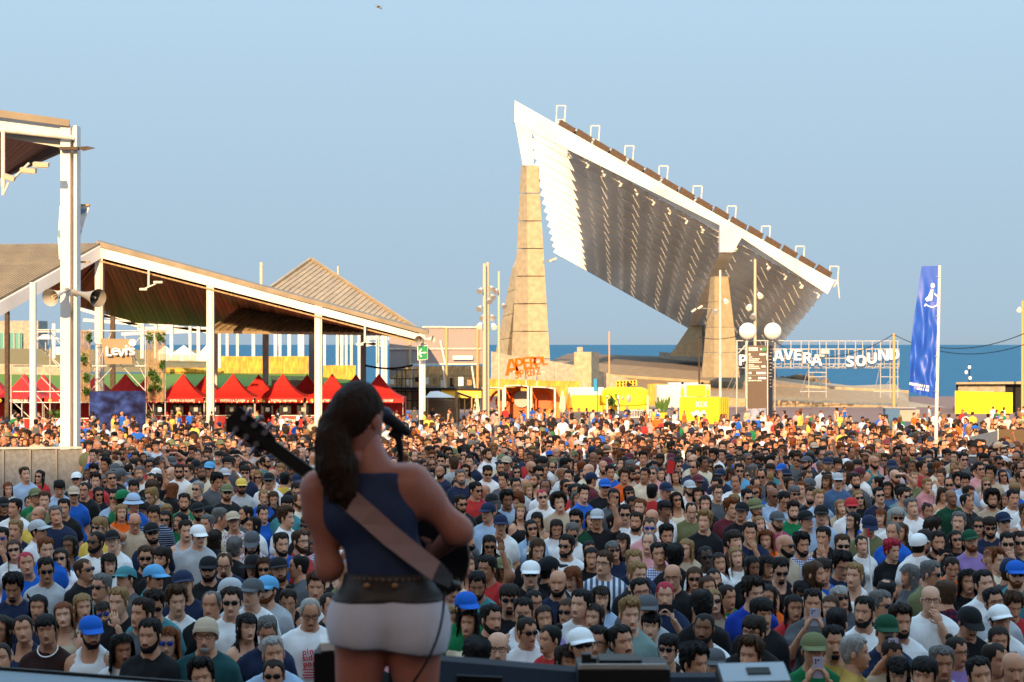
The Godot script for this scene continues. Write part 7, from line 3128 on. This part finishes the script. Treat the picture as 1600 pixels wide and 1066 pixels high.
func build_singer() -> void:
	var D := 6.8
	var t := thing("person", "person in navy sleeveless top and white shorts singing with a guitar strapped on", "person", Vector3(P(605, 0, D).x, 2.1, -D))
	var sk := mat("singer_skin_red_cast", col(0.38, 0.135, 0.095), 0.45, 0.0, 0.45)  # red cast of the stage light is put into this skin colour
	sk.subsurf_scatter_enabled = true
	sk.subsurf_scatter_strength = 0.08
	# ---- bones
	var hipl := P(566, 962, D)
	var hipr := P(648, 968, D)
	var torso := [
		[P(563, 958, D), P(650, 962, D), 0.088, 0.092, 1.05],
		[P(560, 983, D - 0.05), P(563, 972, D - 0.05), 0.080, 0.080],
		[P(651, 990, D - 0.05), P(648, 978, D - 0.05), 0.082, 0.082],
		[P(610, 940, D), P(604, 885, D), 0.128, 0.112, 0.80],
		[P(604, 885, D), P(580, 800, D), 0.112, 0.115, 0.80],
		[P(543, 800, D), P(610, 800, D), 0.086, 0.086, 1.0],
		[P(510, 762, D), P(634, 757, D), 0.054, 0.060, 1.0],
		[P(540, 758, D), P(570, 728, D), 0.046, 0.044],
		[P(615, 758, D), P(588, 728, D), 0.046, 0.044]]
	var neck := [[P(579, 745, D), P(574, 690, D + 0.01), 0.048, 0.046]]
	var armr := [[P(644, 757, D - 0.005), P(664, 776, D + 0.0), 0.058, 0.055], [P(644, 759, D), P(716, 830, D + 0.02), 0.056, 0.042], [P(716, 830, D + 0.02), P(684, 860, D + 0.24), 0.043, 0.029]]
	var arml := [[P(496, 762, D), P(494, 800, D + 0.01), 0.047, 0.045], [P(496, 765, D), P(513, 888, D + 0.02), 0.047, 0.037], [P(513, 888, D + 0.02), P(504, 792, D + 0.30), 0.037, 0.027]]
	var legs := []
	var deck := 2.1
	for e in [[hipl, 553, -0.06], [hipr, 652, 0.02]]:
		var knee := Vector3(P(e[1], 0, D).x, deck + 0.47, -D - 0.03)
		var ankle := Vector3(knee.x + e[2] * 0.4, deck + 0.09, -D + 0.02)
		legs.append([(e[0] as Vector3) + Vector3(0, -0.04, 0), knee, 0.094, 0.058])
		legs.append([knee, ankle, 0.055, 0.036])
		legs.append([ankle + Vector3(0, -0.045, 0.02), ankle + Vector3(0, -0.06, -0.15), 0.042, 0.034])
	var body := skin(torso + neck + armr + arml + legs, 0.0105, 0.0, "", 0.0, 0.045)
	var wr: Vector3 = armr[2][1]
	hand(body, wr, Vector3(-0.6, -0.25, -0.6), Vector3(-0.3, -0.2, 1), Vector3(0.2, 1, 0), 0.5)
	var wl: Vector3 = arml[2][1]
	hand(body, wl, Vector3(0.25, 0.8, -0.1), Vector3(0.2, 0.1, 1), Vector3(1, 0.2, 0), 0.8)
	var hb := Basis.from_euler(Vector3(0.02, deg_to_rad(148), 0.0)).scaled(Vector3.ONE * 0.92)
	var chin := P(561, 703, D + 0.0)
	body.add(make_head(0.9, -0.02, 0.5, Color(0.8, 0.5, 0.5)), Transform3D(hb, chin))
	var bodypart := part(body, "body", sk, t)
	sk.vertex_color_use_as_albedo = true
	bodypart.name = "body"
	# ---- clothes
	var navy := mat("singer_navy", col(0.012, 0.022, 0.068), 0.8)
	part(skin(torso, 0.0105, 0.009, "blouse", 0.006, 0.045), "sleeveless_top", navy, t)
	var white := mat("singer_white_lilac_cast", col(0.72, 0.67, 0.75), 0.85)  # lilac tint stands in for purple stage light on white shorts
	grain(white, mats["tex_speck"], Vector3.ONE * 14.0)
	part(skin(torso + neck + armr + arml + legs, 0.0105, 0.013, "shorts_white", 0.006, 0.045), "shorts", white, t)
	var leather := mat("dark_leather", col(0.022, 0.012, 0.010), 0.55)
	var belt := part(skin(torso.slice(0, 5), 0.0105, 0.019, "belt", 0.0, 0.045), "belt", leather, t)
	for i in 14:
		var s := Shape.new()
		var a := lerpf(-1.05, 1.05, i / 13.0)
		for y in [900.0]:
			s.ball(P(607 + 64.0 * sin(a), y, D - 0.005) + Vector3(0, 0, 0.118 * cos(a)), Vector3.ONE * 0.0045, 4, 6)
		part(s, "stud", mat("brass", col(0.30, 0.15, 0.07), 0.4, 0.7), belt)
	for x in [573.0, 617.0]:
		var s := Shape.new()
		s.ball(P(x, 916, D - 0.118), Vector3(0.011, 0.011, 0.005), 6, 10)
		part(s, "rivet", mats["brass"], belt)
	# ---- hair: crown and pony tail
	var up := hb * Vector3.UP
	var head := chin + up * 0.135
	var back := hb * Vector3(0, 0, -1)
	var side := hb * Vector3(1, 0, 0)
	var cap := [
		[head + up * 0.022 + back * 0.022, head + up * 0.012 + back * 0.045, 0.075, 0.073],
		[head + up * 0.02 - back * 0.035, head + up * 0.03, 0.062, 0.075],
		[head - up * 0.035 + back * 0.055, head + back * 0.05, 0.053, 0.068]]
	var tie := P(517, 664, D - 0.055)
	var tail := [
		[head - up * 0.02 + back * 0.07, tie, 0.055, 0.034],
		[tie, P(519, 690, D - 0.085), 0.038, 0.050],
		[P(519, 690, D - 0.085), P(526, 730, D - 0.095), 0.052, 0.058],
		[P(526, 730, D - 0.095), P(535, 764, D - 0.10), 0.056, 0.040],
		[P(535, 764, D - 0.10), P(540, 795, D - 0.115), 0.038, 0.008],
		[P(540, 730, D - 0.10), P(556, 776, D - 0.105), 0.036, 0.010],
		[P(512, 725, D - 0.09), P(517, 780, D - 0.10), 0.030, 0.007]]
	var hair_shape := skin(cap + tail, 0.0075, 0.0, "", 0.0, 0.03)
	# strands: ridges along the fall of the hair
	for i in hair_shape.v.size():
		var p := hair_shape.v[i]
		var k := (0.010 if p.y < P(0, 668, D).y else 0.004) * wrinkle.get_noise_3d(p.x * 1500.0, p.y * 160.0, p.z * 1500.0)
		hair_shape.v[i] = p + hair_shape.n[i] * k
	var hm := mat("singer_hair", col(0.042, 0.020, 0.011), 0.6, 0.0, 0.25)
	hm.albedo_texture = mats["tex_streak"]
	hm.uv1_triplanar = true
	hm.uv1_scale = Vector3(14, 2.0, 14)
	hm.heightmap_enabled = true
	hm.heightmap_texture = mats["tex_streak"]
	hm.heightmap_scale = 0.6
	part(smooth_again(hair_shape), "hair", hm, t)
	# ---- guitar
	var g := thing("guitar", "black guitar with a long dark neck slung in front of the singer", "guitar", P(640, 850, D + 0.3))
	var tail_end := P(712, 905, D + 0.26)
	var nut := P(425, 697, D + 0.34)
	var dir := (nut - tail_end).normalized()
	var face := Vector3(0, 0, -1)
	var wide := dir.cross(face).normalized()
	face = wide.cross(dir).normalized()
	if face.z > 0:
		face = -face
	var outline := []
	for i in 48:
		var a := TAU * i / 48.0
		var x := cos(a)
		var y := sin(a)
		var w := 0.155 - 0.040 * exp(-pow((x - 0.15) / 0.30, 2.0)) - 0.022 * smoothstep(0.2, 1.0, x)
		outline.append(tail_end + dir * (0.19 + 0.215 * x) + wide * (y * w * 1.12) - face * 0.02)
	var s := Shape.new()
	s.prism(outline, face * 0.045)
	part(s, "guitar_body", mats["black_paint"], g)
	s = Shape.new()
	s.bar(tail_end + dir * 0.36, nut, 0.044, 0.024, face)
	part(s, "guitar_neck", mats["black_paint"], g)
	s = Shape.new()
	s.bar(tail_end + dir * 0.36 + wide * 0.006, nut + wide * 0.006, 0.046, 0.006, face)
	var board := part(s, "fingerboard", mat("pale_edge", col(0.22, 0.15, 0.09), 0.5), g)
	board.position += -face * 0.0 + face * 0.017
	s = Shape.new()
	var hd := [nut + wide * 0.026, nut + dir * 0.03 + wide * 0.040, nut + dir * 0.165 + wide * 0.052, nut + dir * 0.19 + wide * 0.02, nut + dir * 0.175 - wide * 0.045, nut + dir * 0.03 - wide * 0.036, nut - wide * 0.026]
	s.prism(hd, face * 0.018)
	part(s, "headstock", mats["black_paint"], g)
	for i in 6:
		s = Shape.new()
		var sgn := 1.0 if i < 3 else -1.0
		var c := nut + dir * (0.045 + 0.045 * (i % 3)) + wide * sgn * 0.024 - face * 0.008
		s.tube(c, c - face * 0.018, 0.010, 0.010, 10)
		s.tube(c + wide * sgn * 0.012, c + wide * sgn * 0.040, 0.006, 0.009, 8)
		part(s, "tuning_peg", mat("peg_metal", col(0.30, 0.26, 0.34), 0.3, 0.9), g)
	s = Shape.new()
	for i in 6:
		s.tube(tail_end + dir * 0.10 + wide * (0.020 - 0.008 * i) + face * 0.05, nut + wide * (0.018 - 0.007 * i) + face * 0.02, 0.0008, 0.0008, 4, false)
	part(s, "strings", mats["galvanised"], g, "stuff")
	# strap across the back
	var st := thing("guitar_strap", "dusty pink leather guitar strap crossing the singer's back", "strap", P(610, 840, D - 0.15))
	var way := [P(500, 742, D + 0.02), P(517, 752, D - 0.075), P(540, 776, D - 0.112), P(575, 806, D - 0.122), P(610, 838, D - 0.122), P(645, 866, D - 0.112), P(680, 893, D - 0.088), P(703, 910, D - 0.03)]
	s = Shape.new()
	var sw := []
	for i in way.size():
		var v: Vector3 = (way[mini(i + 1, way.size() - 1)] - way[maxi(i - 1, 0)]).normalized()
		var out := Vector3((way[i].x - P(590, 0, D).x) * 2.2, 0.1, 0.5).normalized()
		var across := v.cross(out).normalized()
		sw.append([way[i] + across * 0.036, way[i] - across * 0.036, out])
	for i in way.size() - 2:
		var o0: Vector3 = sw[i][2] * 0.006
		var o1: Vector3 = sw[i + 1][2] * 0.006
		s.hexa([sw[i][0], sw[i][1], sw[i + 1][1], sw[i + 1][0], sw[i][0] + o0, sw[i][1] + o0, sw[i + 1][1] + o1, sw[i + 1][0] + o1])
	part(s, "band", grain(mat("pink_leather", col(0.36, 0.19, 0.17), 0.65), mats["tex_speck"], Vector3.ONE * 6.0), st)
	s = Shape.new()
	var e := way.size() - 2
	s.hexa([sw[e][0] * 1.0, sw[e][1], sw[e + 1][1].lerp(sw[e + 1][0], 0.2), sw[e + 1][0].lerp(sw[e + 1][1], 0.2), sw[e][0] + sw[e][2] * 0.009, sw[e][1] + sw[e][2] * 0.009, sw[e + 1][1].lerp(sw[e + 1][0], 0.2) + sw[e][2] * 0.009, sw[e + 1][0].lerp(sw[e + 1][1], 0.2) + sw[e][2] * 0.009])
	part(s, "end_tab", leather, st)
	s = Shape.new()
	s.path([way[7], P(716, 915, D + 0.12), tail_end], [0.012, 0.012, 0.012], 8)
	part(s, "end_loop", leather, st)
	# cable from the guitar
	var cb := thing("guitar_cable", "thin black cable hanging from the guitar past the white shorts", "cable", P(670, 1000, D))
	s = Shape.new()
	var pts := []
	for i in 15:
		var f := i / 14.0
		pts.append(P(695, 925, D - 0.10).lerp(P(640, 1075, D - 0.16), f) + Vector3(0.03 * sin(f * PI), 0, 0.03 * sin(f * PI)))
	pts.append(Vector3(pts[14].x - 0.1, 2.2, pts[14].z))
	pts.append(Vector3(pts[14].x - 0.3, 2.11, pts[14].z + 0.2))
	s.path(pts, [0.0045], 6)
	part(s, "wire", mats["black_paint"], cb)
	# microphone on its stand
	var m := thing("microphone", "dark microphone on a black stand in front of the singer's mouth", "microphone", Vector3(P(626, 0, 7.2).x, 2.1, -7.2))
	s = Shape.new()
	s.ball(P(601, 648, 7.12), Vector3(0.029, 0.027, 0.029), 10, 14)
	part(s, "grille", mat("mic_blue", col(0.02, 0.03, 0.06), 0.45, 0.5), m)
	s = Shape.new()
	s.tube(P(602, 650, 7.12), P(619, 663, 7.13), 0.026, 0.021, 12)
	s.tube(P(619, 663, 7.13), P(640, 678, 7.14), 0.023, 0.013, 12)
	part(s, "handle", mats["black_metal"], m)
	s = Shape.new()
	s.box(P(620, 676, 7.15), Vector3(0.045, 0.05, 0.03), Basis.from_euler(Vector3(0, 0, -0.5)))
	part(s, "clip", mats["black_paint"], m)
	s = Shape.new()
	s.tube(P(622, 680, 7.15), P(626, 712, 7.17), 0.014, 0.012, 10)
	s.tube(P(626, 712, 7.17), Vector3(P(600, 0, 7.2).x, 2.13, -7.2), 0.011, 0.012, 10)
	part(s, "stand", mats["black_metal"], m)
	s = Shape.new()
	s.tube(Vector3(P(600, 0, 7.2).x, 2.1, -7.2), Vector3(P(600, 0, 7.2).x, 2.13, -7.2), 0.13, 0.12, 24)
	part(s, "base", mats["black_metal"], m)

# soft normals again after points have moved
func smooth_again(o: Shape) -> Shape:
	var sum := {}
	var keys := []
	for i in range(0, o.v.size(), 3):
		var n := (o.v[i + 2] - o.v[i]).cross(o.v[i + 1] - o.v[i])
		for e in 3:
			var k := Vector3i(o.v[i + e] * 20000.0)
			keys.append(k)
			sum[k] = sum.get(k, Vector3.ZERO) + n
	for i in o.v.size():
		o.n[i] = (sum[keys[i]] as Vector3).normalized()
	return o
